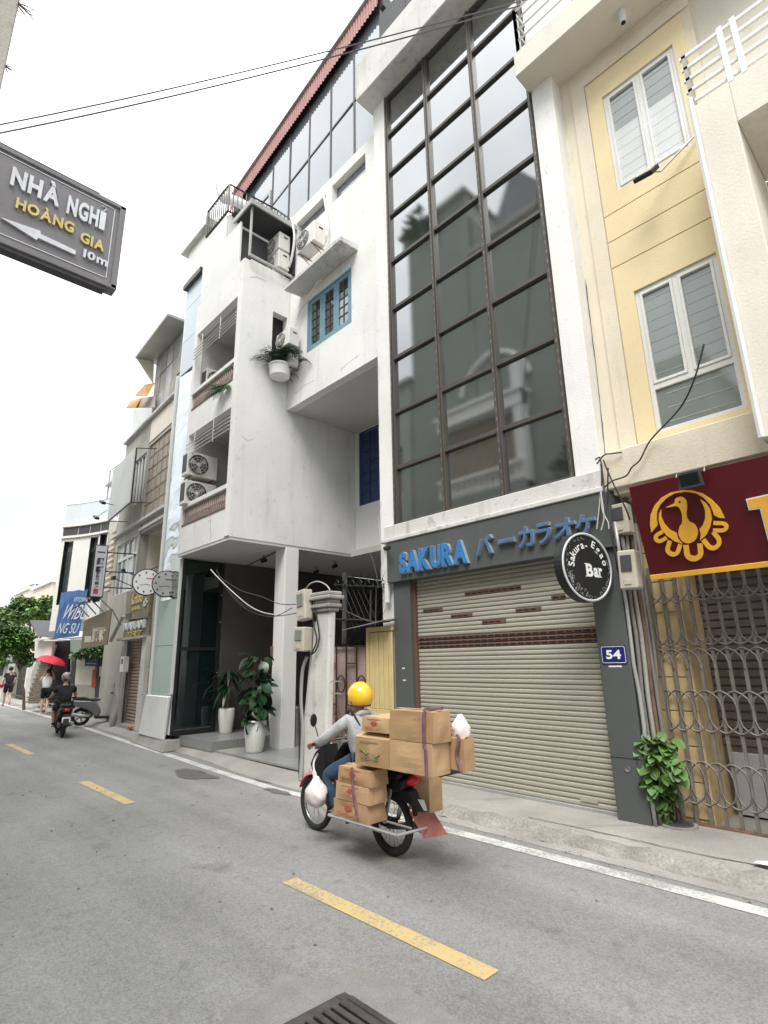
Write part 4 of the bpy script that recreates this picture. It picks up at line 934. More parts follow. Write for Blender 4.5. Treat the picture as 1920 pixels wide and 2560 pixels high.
# red corrugated fascia sheet
mb = MB(); u = -12.75; n = 0; ww = .0225; prof = []
while u < -6.2: prof.append((u, .05 + (.022 if (n//2) % 2 else 0))); u += ww; n += 1
a = [FY(6.05).P(u, ZT(u)-.02, d) for u, d in prof]; b = [FY(6.05).P(u, ZT(u)+.50, d) for u, d in prof]
N = len(a); mb.add(a+b, [(i, i+1, i+1+N, i+N) for i in range(N-1)]); mb.build('corrugated_fascia', 'red_corr', wb)
mb = MB(); za, zb_ = ZT(-12.8)+.5, ZT(-6.2)+.5; mb.box8([Vector(p) for p in ((-12.8,5.93,za),(-6.2,5.93,zb_),(-6.2,6.3,zb_),(-12.8,6.3,za),(-12.8,5.93,za+.05),(-6.2,5.93,zb_+.05),(-6.2,6.3,zb_+.05),(-12.8,6.3,za+.05))]); mb.build('roof_edge', 'galv', wb)
mb = MB(); mb.box8([Vector(p) for p in ((-12.8,6.14,za-.4),(-6.2,6.14,zb_-.4),(-6.2,12,zb_-.4),(-12.8,12,za-.4),(-12.8,6.14,za-.02),(-6.2,6.14,zb_-.02),(-6.2,12,zb_-.02),(-12.8,12,za-.02))]); mb.build('roof_deck', 'darkgrey', wb)
mb = MB(); mb.box(-6.24, -5.55, 6.12, 8.5, 14.55, 14.66); mb.box(-5.55, -5.49, 6.10, 8.5, 14.5, 15.2); mb.box(-6.24, -5.5, 6.05, 6.12, 14.5, 15.2); mb.build('gable_eave', 'darkgrey', wb)
# ---- terrace: sheet-metal box, shelter, railing
for a, b, c in ((-11.62,-11.05,12.2),(-11.05,-10.46,12.2),(-10.46,-10.08,11.48),(-10.08,-9.70,11.48)):
    mb = MB(); mb.fbox(FB, a+.004, b-.004, 10.3, c, -.05, .0); mb.build('sheet_panel', 'white_metal', wb, .003)
mb = MB(); mb.box(-11.6, -9.8, 4.91, 6.1, 10.3, 11.4); mb.build('terrace_box', 'darkgrey', wb)  # charcoal stands in for the shade inside the shelter
mb = MB(); mb.box(-10.46, -10.40, 4.9, 6.0, 11.4, 12.2); mb.build('sheet_return', 'white_metal', wb)
mb = MB(); mb.box(-9.95, -9.2, 4.84, 6.02, 11.62, 11.68); mb.build('shelter_roof', 'darkgrey', wb)
mb = MB(); mb.box(-9.98, -9.17, 4.80, 4.84, 11.58, 11.70); mb.box(-9.2, -9.16, 4.84, 6.02, 11.58, 11.70); mb.build('shelter_edge', 'galv', wb)
mb = MB(); mb.box(-9.30, -9.26, 4.87, 4.91, 10.3, 11.6); mb.build('shelter_post', 'galv', wb)
mb = MB(); mb.box(-9.78, -9.2, 5.97, 6.02, 10.35, 11.6); mb.build('shelter_shade_panel', 'black', wb)  # added black panel, gives the shelter interior its shade by colour
mb = MB(); mb.box(-9.3, -9.25, 4.9, 6.0, 10.3, 10.35); mb.build('shelter_kerb', 'galv', wb)
def barrail(par, name, P0, P1, z0, z1, sp=.11, m='frame', t=.017):
    P0, P1 = Vector(P0), Vector(P1); L_ = (P1-P0).length; o = thing_part(par, name)
    mb = MB(); mb.tube([(*P0.xy, z1), (*P1.xy, z1)], t*1.7, 4); r0 = mb.build(name, m, par)
    mb = MB(); mb.tube([(*P0.xy, z0), (*P1.xy, z0)], t*1.7, 4); mb.build('bottom_rail', m, r0)
    n = max(1, int(L_/sp))
    for k in range(n+1):
        p = P0.lerp(P1, k/n); mb = MB(); mb.tube([(p.x, p.y, z0), (p.x, p.y, z1)], t if k not in (0, n) else t*1.6, 4); mb.build('baluster', m, r0)
    return r0
def thing_part(par, name): return None
barrail(wb, 'terrace_railing', (-11.56,4.85,0), (-10.42,4.85,0), 12.26, 13.06)
barrail(wb, 'terrace_railing', (-10.40,4.85,0), (-10.30,6.3,0), 12.26, 13.06)
mb = MB(); mb.box(-11.6, -10.2, 4.95, 6.0, 12.18, 12.24); mb.build('terrace_floor', 'frame', wb)
d0 = [PY(*p, 5.6) for p in ((548,470),(560,490),(590,500),(620,515),(640,530))]
mb = MB(); mb.tube(catm3([PY(548,460,5.6), PY(556,492,5.6), PY(590,503,5.6), PY(622,520,5.6), PY(660,535,5.6)]), [.12]*6+[.15,.12]*2+[.13]*11, 12); duct = mb.build('ventilation_duct', 'galv', None, smooth=True); tag(duct, 'curved silver ventilation duct on the terrace behind the railing', 'duct')
def crackpx(fr, pts, par, w=.004, d=.002, m='crackm'):
    q = [fr.P(*fr.uv(x, y, d), d) for x, y in pts]; mb = MB(); out = []
    for a, b in zip(q, q[1:]):
        for k in range(6): p = a.lerp(b, k/6); out.append(p + fr.v*.02*noise.noise(p*9) + fr.u*.012*noise.noise(p*11+Vector((3,3,3))))
    mb.tube(out, [w*(.4+.8*abs(noise.noise(p*4))) for p in out], 3); return mb.build('crack', m, par)
crackpx(FB, [(597,695),(606,697),(612,697)], wb); crackpx(FSd, [(624,694),(640,692),(655,698),(668,704)], wb)
crackpx(FSd, [(603,1090),(618,1100),(640,1098)], wb, .003); crackpx(FB, [(525,1272),(526,1300),(527,1340),(526,1352)], wb, .003)
crackpx(FB, [(505,1350),(512,1375),(520,1378)], wb, .003); crackpx(FU, [(735,985),(760,965),(790,948)], wb, .003); crackpx(FU, [(850,925),(880,900),(905,882)], wb, .003)
for pts in ([(1338,612),(1352,600),(1372,590)], [(1395,990),(1408,1010),(1404,1040)], [(1370,410),(1362,424),(1368,440)]): crackpx(FA, pts, bar, .003)
for pts in ([(1415,255),(1432,420),(1447,520),(1458,640),(1470,760),(1488,900),(1500,1010),(1516,1170)],): crackpx(FX(-2.596), pts, yh, .008)
crackpx(FA, [(940,870),(948,930),(944,1010),(950,1080)], bar, .003)
# ---- side tower of mirror cladding and frosted glass
tw = thing('mirror_clad_tower', 'slim tower clad in wavy mirror sheet over a frosted green glass panel', 'building', (-12.4, 5.2, 0))
FT = FY(4.97)
mb = MB(); nU, nZ = 14, 110; vs = []; z0, z1 = 3.10, 8.8
for j in range(nZ+1):
    for i in range(nU+1):
        u = -12.88+1.12*i/nU; z = z0+(z1-z0)*j/nZ
        e = min(1, min(i, nU-i)/2)
        d = e*(.020*noise.noise((u*1.6, z*1.7, 0)) + .016*noise.noise((u*.7, z*3.3, 5)) + .007*noise.noise((u*4, z*6, 9)))
        vs.append(FT.P(u, z, d))
mb.add(vs, [(j*(nU+1)+i, j*(nU+1)+i+1, (j+1)*(nU+1)+i+1, (j+1)*(nU+1)+i) for j in range(nZ) for i in range(nU)]); mb.build('mirror_cladding', 'mirror', tw, smooth=True)
mb = MB(); mb.box(-12.95, -12.88, 4.93, 5.3, .9, 8.9); mb.box(-11.775, -11.765, 4.93, 5.2, 1.1, 3.95); mb.build('edge_trim', 'white_metal', tw)
mb = MB(); mb.box(-12.9, -11.78, 5.0, 9.5, .3, 12.6); mb.build('core', 'white', tw)
for z0, z1 in ((1.07, 2.09), (2.10, 3.09)): mb = MB(); mb.fbox(FT, -12.87, -11.79, z0, z1, -.015, .0); mb.build('frosted_panel', 'frost', tw, .002)
for z0, z1 in ((8.82, 9.75), (9.76, 10.75), (10.76, 11.38)): mb = MB(); mb.fbox(FT, -12.72, -11.77, z0, z1, -.02, .02); mb.build('pale_panel', mat('pale_blue_panel', (.55,.61,.66), .4, var=.04, bump=0) if z0 < 8.83 else bpy.data.materials['pale_blue_panel'], tw, .003)
mb = MB(); mb.fbox(FT, -12.8, -11.77, 11.38, 11.52, -.02, .12); mb.build('dark_ledge', 'frame', tw)
mb = MB(); mb.fbox(FT, -12.78, -11.77, 11.53, 12.66, -.02, .04); mb.build('upper_panel', 'white_metal', tw)
mb = MB(); mb.fbox(FT, -13.1, -11.6, 12.66, 12.98, -1, .16); mb.build('cornice', 'white', tw, .02)
# side glass front of the porch (faces right)
FGx = FX(-11.74)
mb = MB(); mb.fbox(FGx, 5.0, 5.9, .40, 3.93, -.03, -.01); gl = mb.build('shop_window', 'dglass', wb)
for a, b, c, e in ((5.0,5.05,.28,3.95),(5.88,5.96,.28,3.95),(5.05,5.88,.28,.38),(5.05,5.88,3.90,3.95),(5.05,5.88,1.98,2.05)):
    mb = MB(); mb.fbox(FGx, a, b, c, e, -.04, .015); mb.build('window_frame', 'black', gl)
for v in (.9, 1.5, 2.6, 3.2): mb = MB(); p = FGx.P(5.94, v, .016); mb.ball(p, .018, 8, 5); mb.build('stand_off_stud', 'steel', gl)
for k in range(7): mb = MB(); mb.fbox(FX(-11.9), 5.1+k*.11, 5.17+k*.11, .4, 3.9, -.02, 0); mb.build('curtain_strip', 'green' if k == 3 else 'darkgrey', wb)
# porch interior
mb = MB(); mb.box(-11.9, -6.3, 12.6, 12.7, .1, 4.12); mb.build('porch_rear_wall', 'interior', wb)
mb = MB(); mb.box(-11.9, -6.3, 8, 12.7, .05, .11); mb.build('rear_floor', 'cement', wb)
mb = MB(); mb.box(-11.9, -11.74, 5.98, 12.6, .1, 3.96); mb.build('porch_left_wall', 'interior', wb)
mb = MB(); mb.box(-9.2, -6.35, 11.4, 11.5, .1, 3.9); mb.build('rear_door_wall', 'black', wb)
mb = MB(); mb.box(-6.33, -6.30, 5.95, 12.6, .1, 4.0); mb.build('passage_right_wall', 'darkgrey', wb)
mb = MB(); mb.box(-11.73, -6.3, 4.98, 9, 3.955, 3.965) if False else None
# tiled platform
pl = thing('porch_platform', 'low grey tiled porch platform in front of the dark glass entrance', 'platform', (-11.2, 6.2, .1))
px0, px1, py0 = -12.32, -10.30, 5.2
mb = MB(); mb.box(px0+.02, px1-.02, py0+.02, 7.3, .0, .262); mb.build('core', 'concrete', pl)
for i in range(4):
    for j in range(4):
        mb = MB(); a = px0+i*.505; b = a+.5; c = py0+j*.52; mb.box(a, b, c, c+.515, .262, .275); mb.build('tile', 'tile', pl)
for i in range(4): mb = MB(); a = px0+i*.505; mb.box(a, a+.5, py0, py0+.018, .10, .26); mb.build('riser_tile', 'tile', pl)
for j in range(4): mb = MB(); c = py0+j*.52; mb.box(px1-.018, px1, c+.02, c+.515, .10, .26); mb.build('riser_tile', 'tile', pl)
for i in range(5):
    for j in range(7):
        mb = MB(); a = -10.25+i*.6; c = 5.25+j*.5
        if a < -7.5: mb.box(a, a+.594, c, c+.494, .10, .128); mb.build('floor_tile', 'tile' if (i+j) % 5 else 'cement', walk)
# low white wall under the frosted glass
lw = MB(); lw.box8([(-13.45,4.98,.20),(-11.86,4.90,.20),(-11.86,4.955,.20),(-13.45,5.5,.20),(-13.05,4.93,1.06),(-11.72,4.88,1.06),(-11.72,4.955,1.06),(-13.05,5.5,1.06)])
tag(lw.build('low_white_wall', 'white', bevel=.02), 'low whitewashed wall with grimy foot below the frosted green glass', 'wall')
mb = MB(); mb.box8([Vector(p) for p in ((-13.9,4.96,.0),(-11.6,4.78,.0),(-11.6,5.2,.0),(-13.9,5.6,.0),(-13.8,5.05,.215),(-11.7,4.90,.215),(-11.7,5.2,.22),(-13.8,5.6,.22))]); mb.build('ramped_kerb', 'cement', walk, .02)
# ---- spotlights on the porch ceiling
for i, (px, py, lab) in enumerate([(592,1437,'black spotlight on the porch ceiling nearest the dark glass entrance'),(622,1427,'small pale spotlight above the middle of the porch'),(659,1401,'black spotlight on the ceiling bar just left of the white column'),(790,1429,'square black spotlight under the soffit right of the column'),(837,1415,'tall black spotlight furthest right under the soffit')]):
    p = PZ(px, py, 3.86); t = thing('spotlight', lab, 'spotlight', (p.x, p.y, 3.96), group='spotlights under the porch ceiling')
    mb = MB(); mb.tube([(p.x, p.y, 3.97), (p.x, p.y, 3.9)], .012, 5); mb.build('stem', 'black', t)
    mb = MB(); mb.tube([(p.x+.03, p.y-.06, 3.83), (p.x-.02, p.y+.06, 3.88)], .045, 10); mb.build('lamp_head', 'black' if i != 1 else 'galv', t)
p, q = PZ(520,1462,3.94), PZ(688,1381,3.94)
mb = MB(); mb.tube([p, q], .012, 5); tag(mb.build('ceiling_track', 'frame'), 'thin dark lighting track along the porch ceiling left of the column', 'track')
# ---- air conditioners
def ac(fr, u, v, d, w=.8, h=.55, dep=.3, label='', par=None, grp='air conditioner outdoor units', badge=False, rust=0):
    t = thing('air_conditioner', label, 'air conditioner', tuple(fr.P(u+w/2, v, d)), group=grp)
    mb = MB(); mb.fbox(fr, u, u+w, v, v+h, d-dep, d); mb.build('case', 'acbody', t, .012)
    cu, cv, r = u+w*.36, v+h*.5, min(h*.43, w*.33)
    mb = MB(); mb.lathe([(r,.0),(r*1.02,.008),(0,.009)], fr.P(cu, cv, d), 24, fr.n); mb.build('fan_opening', 'darkgrey', t)
    mb = MB()
    for k in range(3): a = 2*pi*k/3+.4; q = [fr.P(cu+rr_*cos(a+o), cv+rr_*sin(a+o), d+.010+.004*(o > 0)) for rr_, o in ((.03,0),(r*.85,-.05),(r*.9,.55),(.03,.9))]; mb.add(q, [(0,1,2,3)])
    mb.build('fan', 'galv', t)
    mb = MB()
    for k in range(1, 5): rr_ = r*k/4; mb.tube([fr.P(cu+rr_*cos(2*pi*i/20), cv+rr_*sin(2*pi*i/20), d+.022) for i in range(20)], .0035, 4, closed=True)
    for k in range(10): a = pi*k/5; mb.tube([fr.P(cu+.02*cos(a), cv+.02*sin(a), d+.022), fr.P(cu+r*cos(a), cv+r*sin(a), d+.018)], .003, 4)
    mb.build('fan_guard', 'acbody', t)
    mb = MB(); mb.lathe([(r*.16,0),(r*.16,.008)], fr.P(cu, cv, d+.02), 10, fr.n); mb.build('guard_hub', 'acbody', t)
    mb = MB(); mb.fbox(fr, u+w, u+w+.004, v+h*.72, v+h*.8, d-dep*.75, d-dep*.4); mb.build('side_handle', 'black', t)
    mb = MB(); mb.fbox(fr, u-.004, u, v+h*.15, v+h*.9, d-dep*.9, d-dep*.1); mb.build('side_grille', 'darkgrey', t)
    if badge: mb = MB(); mb.ball(fr.P(u+w*.78, v+h*.85, d), .022, 8, 5, (1,.3,1)); mb.build('badge', 'redp', t)
    return t
def bracket(fr, t, u, w, v, d0, dep):
    for uu in (u+.1, u+w-.1):
        mb = MB(); mb.tube([fr.P(uu, v-.02, d0-dep-.05), fr.P(uu, v-.02, d0+.02)], .015, 4); mb.tube([fr.P(uu, v-.2, d0-dep-.08), fr.P(uu, v-.03, d0-.05)], .01, 4); mb.build('bracket', 'rust', t)
FYa = FY(6.03)
t = ac(FYa, -8.42, 10.12, .50, .64, .5, .30, 'white outdoor unit mounted alone on the wall under the slit window'); bracket(FYa, t, -8.42, .64, 10.12, .5, .3)
t = ac(FYa, -9.88, 10.96, .40, .58, .46, .3, 'upper one of the two stacked outdoor units in the terrace shelter', badge=True)
t = ac(FYa, -9.88, 10.46, .40, .58, .46, .3, 'lower one of the two stacked outdoor units in the terrace shelter', badge=True)
t = ac(FYa, -9.33, 8.26, .36, .50, .40, .26, 'small outdoor unit behind the palm in the wall niche'); bracket(FYa, t, -9.33, .5, 8.26, .36, .26)
t = ac(FYa, -9.28, 7.80, .30, .42, .30, .22, 'tiny grimy outdoor unit lowest beside the hanging palm pot'); bracket(FYa, t, -9.28, .42, 7.8, .3, .22)
FXa = FX(-11.30)
t = ac(FXa, 4.72, 5.75, 0, .72, .55, .28, 'outdoor unit with visible fan hanging in the lower balcony opening'); bracket(FXa, t, 4.72, .72, 5.75, 0, .28)
t = ac(FXa, 4.72, 5.08, 0, .72, .55, .28, 'dark-fanned outdoor unit resting just above the lower balcony rail')
t = ac(FXa, 5.05, 8.02, -.08, .7, .52, .28, 'shaded outdoor unit inside the upper balcony opening'); bracket(FXa, t, 5.05, .7, 8.02, -.08, .28)
# refrigerant pipes
wires('refrigerant_pipes', 'pale insulated pipes curving down from the terrace past the outdoor units', [
    [PY(728,545,5.9), PY(736,590,5.9), PY(730,640,5.9), PY(722,668,5.9)],
    [PY(807,477,6.0), PY(815,520,5.98), PY(820,570,5.95), PY(812,610,5.9)]], 'acbody', .03, 'pipes')
wires('curved_drain_hose', 'thin white hose curving from the awning down to the small outdoor unit', [
    [PY(808,702,5.97), PY(795,705,5.9), PY(780,730,5.9), PY(768,750,5.9), PY(750,780,5.95), PY(738,815,5.9)]], 'acbody', .018, 'hose')
# ---- plants on the wall
def fronds(t, c, n, L_, seed, m='leafd', up=.8, spread=1.0, width=.02, leaflets=12, dirs=None):
    rs = random.Random(seed)
    for i in range(n):
        a = rs.uniform(0, 2*pi) if not dirs else rs.uniform(*dirs); l = L_*rs.uniform(.6, 1.1); el = rs.uniform(.4, 1.3)*up
        pts = []
        for k in range(8):
            s = k/7; r = l*s*spread*cos(el*(1-s*.3)); z = l*(sin(el)*s - .75*s*s*s*.9); pts.append(Vector(c)+Vector((r*cos(a), r*sin(a), z)))
        mb = MB(); mb.tube(pts, .004, 3)
        for k in range(leaflets):
            s = .2+.8*k/leaflets; f = s*7; j = min(6, int(f)); p = pts[j].lerp(pts[j+1], f-j); dr = (pts[j+1]-pts[j]).normalized(); sd_ = dr.cross(Vector((0,0,1))).normalized()
            ll = l*.33*sin(pi*min(.95, s*.9+.1))
            for sg_ in (-1, 1):
                tip = p + (sd_*sg_*.9+dr*.6).normalized()*ll + Vector((0,0,-.25*ll)); w = width*.5
                mid = p.lerp(tip, .4); mb.add([p, mid+dr*w, tip, mid-dr*w], [(0,1,2,3)])
        mb.build('frond', m, t)
pp = thing('hanging_palm', 'dusty green potted palm in a white half-round wall planter by the niche', 'plant', (-9.2, 5.72, 7.45))
mb = MB(); mb.lathe([(.13,0),(.215,.05),(.23,.26),(.25,.28),(.25,.31),(.22,.31),(.20,.26)], (-9.16, 5.68, 7.54), 22); mb.build('planter', 'pot', pp, smooth=False)
fronds(pp, (-9.18,5.72,7.82), 44, .80, 5, m='leafd', up=1.35, width=.026)
mb = MB(); mb.box(-9.62, -9.585, 5.55, 6.02, 7.7, 9.35); mb.build('niche_shade_panel', 'black', wb)  # black sheet behind the opening, painting the niche's inner shade
fp = thing('balcony_fern', 'small tufted fern growing out of the balcony band below the lattice', 'plant', (-10.0, 4.8, 7.05))
fronds(fp, (-9.95,4.83,7.28), 16, .42, 8, m='leaf', up=.5, width=.02, dirs=(pi, 2*pi))
# ---- potted plants on the porch
def pot(t, c, r, h): mb = MB(); mb.lathe([(r*.72,0),(r*.78,.02),(r*.98,h*.65),(r,h*.97),(r*.96,h),(r*.86,h),(r*.84,h*.9)], c, 28); mb.build('pot', 'pot', t, smooth=True)
c = PZ(636, 1880, .13)
fi = thing('potted_ficus', 'tall leafy green plant in a tapered white pot by the column', 'potted plant', tuple(c))
pot(fi, c, .20, .55)
mb = MB(); mb.lathe([(.165,.49),(0,.5)], c, 16); mb.build('soil', 'bark', fi)
lmf = [leaf_mesh('leaf', 'leafd', .26, .20, .15, .3), leaf_mesh('leaf', 'leafd', .21, .16, .2, .4)]
rs = random.Random(21)
for s in range(3):
    a0 = rs.uniform(0, 6); pth = catm3([c+Vector((.03*cos(a0), .03*sin(a0), .5)), c+Vector((.07*cos(a0), .07*sin(a0), 1.0)), c+Vector((.10*cos(a0+1), .10*sin(a0+1), 1.62))]); mb = MB(); mb.tube(pth, .013, 5); mb.build('stem', 'bark', fi)
for k in range(118):
    h = rs.uniform(.52, 1.72); a = rs.uniform(0, 2*pi); r = rs.uniform(.04, .17)*(1.15 if h > .7 else .7); p = c+Vector((r*cos(a), r*sin(a), h))
    m_ = Matrix.Translation(p) @ Matrix.Rotation(a+rs.uniform(-.4,.4), 4, 'Z') @ Matrix.Rotation(rs.uniform(-.35, .9), 4, 'Y') @ Matrix.Rotation(rs.uniform(-.6,.6), 4, 'X') @ Matrix.Scale(rs.uniform(.6, 1.1), 4)
    inst(rs.choice(lmf), 'leaf', fi, m_)
c = Vector((-11.35, 6.02, .275))
fi2 = thing('potted_dracaena', 'dark leafy plant in a white pot inside the porch by the glass', 'potted plant', tuple(c))
pot(fi2, c, .17, .50)
mb = MB(); mb.tube(catm3([c+Vector((0,0,.45)), c+Vector((.03,0,.8)), c+Vector((0,.02,1.15))]), .025, 7); mb.build('trunk', 'bark', fi2)
lmd = leaf_mesh('leaf', 'leafd', .40, .07, .1, .8)
for k in range(60):
    h = rs.uniform(.85, 1.3); a = rs.uniform(0, 2*pi); p = c+Vector((.03*cos(a), .03*sin(a), h))
    inst(lmd, 'leaf', fi2, Matrix.Translation(p) @ Matrix.Rotation(a, 4, 'Z') @ Matrix.Rotation(rs.uniform(-1.0, .5), 4, 'Y') @ Matrix.Scale(rs.uniform(.6, 1.1), 4))
c = Vector((-10.9, 6.95, .275))
fi3 = thing('shadowed_pot', 'white pot standing deep in shade behind the other porch plants', 'pot', tuple(c)); pot(fi3, c, .15, .42); mb = MB(); mb.lathe([(.125,.37),(0,.38)], c, 12); mb.build('soil', 'bark', fi3)
c = PZ(728, 1865, .128); c.y += .0
bn = thing('steel_bin', 'slim brushed steel cylinder bin standing just right of the column', 'bin', tuple(c))
mb = MB(); mb.lathe([(.10,0),(.10,.70),(.092,.71),(.092,.74),(.07,.74)], (c.x, c.y+.1, .128), 20); mb.build('body', 'steel', bn, smooth=False)
mb = MB(); mb.lathe([(.068,.735),(0,.73)], (c.x, c.y+.1, .128), 16); mb.build('ash_tray', 'black', bn)
# ================================================================== OLD GATE PILLAR, GRILLE AND YELLOW GATE
gp = thing('gate_pillar', 'leaning old whitewashed concrete gate pillar with crumbling capital', 'pillar', (-6.95, 5.3, .08))
mb = MB(); mb.box8([(-7.02,5.04,.06),(-6.62,5.05,.06),(-6.60,5.16,.06),(-7.0,5.18,.06),(-6.90,5.06,2.42),(-6.56,5.07,2.42),(-6.54,5.18,2.42),(-6.88,5.2,2.42)]); mb.build('shaft', 'oldwhite', gp, .025)
mb = MB(); mb.box8([(-7.30,5.06,.06),(-7.03,5.06,.06),(-7.03,5.25,.06),(-7.30,5.25,.06),(-7.08,5.14,2.3),(-6.91,5.08,2.3),(-6.91,5.22,2.3),(-7.08,5.22,2.3)]); mb.build('buttress', 'oldwhite', gp, .03)
for z, e in ((2.42,-.01),(2.48,.02),(2.54,.0),(2.60,.045),(2.66,.02)):
    mb = MB(); mb.box(-7.0-e, -6.52+e, 5.02-e, 5.24+e, z, z+.058); mb.build('capital_course', 'concrete', gp, .014)
for (x0, y0, x1, y1) in [(826,1703,852,1700),(826,1733,852,1730)]:
    a, b = PY(x0, y0, 5.04), PY(x1, y1, 5.04); mb = MB(); mb.box(a.x, b.x, 5.052, 5.062, a.z-.008, a.z+.008); mb.build('faded_strip', 'cement', gp)
meterbox(761, 1513, 4.98, .24, .46, .16, 'upper beige meter box with glass window tilted on the gate pillar', -6)
meterbox(757, 1598, 4.98, .27, .36, .17, 'lower square meter box with ventilation lines on the gate pillar', 2)
t = wires('meter_cables', 'dark cables looping down the gate pillar beside the two meter boxes', [
    [PY(786,1480,5.04), PY(788,1520,5.02), PY(796,1570,5.0), PY(798,1600,5.0), PY(788,1628,5.0), PY(775,1637,5.0)],
    [PY(781,1500,5.02), PY(784,1560,5.0), PY(792,1600,5.0), PY(780,1632,5.0)],
    [PY(768,1640,5.04), PY(757,1670,5.06), PY(752,1760,5.07), PY(756,1860,5.07), PY(750,1945,5.05)],
    [PY(763,1640,5.04), PY(752,1690,5.06), PY(749,1800,5.07), PY(748,1945,5.05)]], 'cable', .012)
wires('pillar_conduit', 'grey plastic conduit bowing down the left edge of the gate pillar', [[PY(768,1642,5.05), PY(757,1675,5.05), PY(753,1750,5.05), PY(757,1830,5.05), PY(751,1950,5.0)]], 'galv', .026, 'pipe')
wires('arched_cable', 'thin grey cable arching over the capital of the gate pillar', [[PY(763,1475,5.3), PY(775,1460,5.3), PY(795,1454,5.3), PY(815,1462,5.3), PY(825,1475,5.3)]], 'galv', .012)
# service cables swagging in front of the porch
wires('service_cables', 'slack overhead service cables sagging across the porch to the meter boxes', [
    [PY(526,1424,4.6), PY(550,1450,4.6), PY(600,1505,4.7), PY(650,1530,4.8), PY(690,1540,4.9), PY(752,1531,4.98)],
    [PY(541,1425,4.6), PY(555,1450,4.6), PY(580,1490,4.65), PY(620,1525,4.7), PY(680,1542,4.8), PY(730,1520,4.9)],
    [PY(545,1440,4.6), PY(600,1475,4.65), PY(655,1492,4.7), PY(700,1510,4.8), PY(755,1510,4.98)]], 'cable', .007)
wires('pale_service_cable', 'pale cable sagging from the porch edge toward the gate pillar', [[PY(527,1424,4.58), PY(548,1447,4.58), PY(580,1478,4.62), PY(620,1512,4.68), PY(655,1530,4.78), PY(690,1537,4.9)]], 'cablew', .009)
wires('gate_cables', 'black cable drooping from the pillar capital to the grey shop front', [
    [PY(845,1520,5.6), PY(880,1535,5.6), PY(920,1552,5.7), PY(960,1555,5.75), PY(990,1548,5.8)],
    [PY(924,1382,5.7), PY(932,1400,5.7), PY(943,1445,5.7), PY(945,1470,5.7)]], 'cable', .012)
# spiked fence over the grille
sf = thing('spiked_fence_top', 'dark iron fence top with upright spikes and curled barbed scrolls', 'fence', (-7.0, 5.9, 1.9))
FGr = FY(5.88)
def fp(x, y, d=0): u, v = FGr.uv(x, y, d); return FGr.P(u, v, d)
for (a, b) in (((835,1462),(960,1468)), ((832,1548),(925,1550)), ((840,1617),(925,1615))):
    mb = MB(); mb.tube([fp(*a), fp(*b)], .014, 5); mb.build('rail', 'blackm', sf)
for (a, b, w) in (((863,1432),(861,1610),.045), ((941,1470),(938,1600),.012), ((927,1475),(926,1600),.012)):
    mb = MB(); mb.tube([fp(*a, -.05), fp(*b, -.05)], w, 8); mb.build('post', 'darkgrey', sf)
for i in range(7):
    x = 836+i*19; mb = MB(); mb.tube([fp(x, 1468, .0), fp(x+12, 1434-((i*7) % 9), .12)], [.008, .002], 4); mb.build('spike', 'blackm', sf)
    mb = MB(); c0 = Vector(fp(x+8, 1459)); mb.tube([c0+Vector((.06*cos(a)*(1-a*.06), -.02, .06*sin(a)*(1-a*.06))) for a in [k*.6 for k in range(9)]], .008, 4); mb.build('scroll', 'blackm', sf)
for i in range(8):
    x = 846+i*11; mb = MB(); mb.tube([fp(x, 1614), fp(x+5, 1595-(i*5) % 7, .03)], [.009, .002], 4); mb.build('spike', 'blackm', sf)
mb = MB()
for i in range(-3, 9):
    mb.tube([FGr.P(-7.5+i*.12, 1.98, -.02), FGr.P(-7.5+i*.12+.6, 2.95, -.02)], .0025, 3) if i > 0 else None
    mb.tube([FGr.P(-7.45+i*.12+.0, 2.95, -.025), FGr.P(-7.45+i*.12+.6, 1.98, -.025)], .0025, 3) if 0 <= i < 6 else None
o = mb.build('wire_mesh', 'darkgrey', sf); o['kind'] = 'stuff'
# maroon grille with pinkish panels
gr = thing('maroon_grille', 'pinkish panel fence with thin maroon bars and two ring ornaments', 'fence', (-7.0, 5.9, .4))
for i, (a, b) in enumerate(((-7.62,-7.32),(-7.315,-7.02),(-7.015,-6.70),(-6.695,-6.62))):
    mb = MB(); mb.fbox(FY(5.93), a, b, .50, 1.92, -.03, 0); mb.build('panel', 'pinkwall', gr, .003)
for x in (-7.45, -7.19, -6.93, -6.69):
    mb = MB(); mb.fbox(FY(5.9), x-.01, x+.01, .50, 1.94, -.01, .01); mb.build('bar', 'maroong', gr)
for (a, b, z) in ((-7.6,-7.45,1.66),(-7.19,-6.93,1.66),(-6.69,-6.62,1.66),(-7.6,-7.45,1.02),(-7.19,-6.93,1.02),(-7.6,-6.62,.68),(-7.6,-6.62,1.93)):
    mb = MB(); mb.fbox(FY(5.9), a, b, z-.01, z+.01, -.008, .012); mb.build('cross_bar', 'maroong', gr)
for x in (-7.32, -6.81):
    mb = MB(); mb.tube([FY(5.9).P(x+.10*cos(2*pi*k/20), 1.34+.13*sin(2*pi*k/20), .002) for k in range(20)], .011, 5, closed=True); mb.build('ring', 'maroong', gr)
mb = MB(); mb.box(-7.7, -6.55, 5.86, 6.1, .08, .50); mb.build('base', 'concrete', gr, .02)
mb = MB(); rs = random.Random(3)
for k in range(14):
    a = Vector((-7.4+rs.uniform(-.2,.3), 5.75, .5)); mb.tube(catm3([a, a+Vector((rs.uniform(-.15,.2), -.05, .25)), a+Vector((rs.uniform(-.25,.3), -.08, rs.uniform(.3,.55)))]), .004, 3)
tag(mb.build('dry_vine', 'bark'), 'tangle of dry leafless vine against the maroon grille', 'vine')
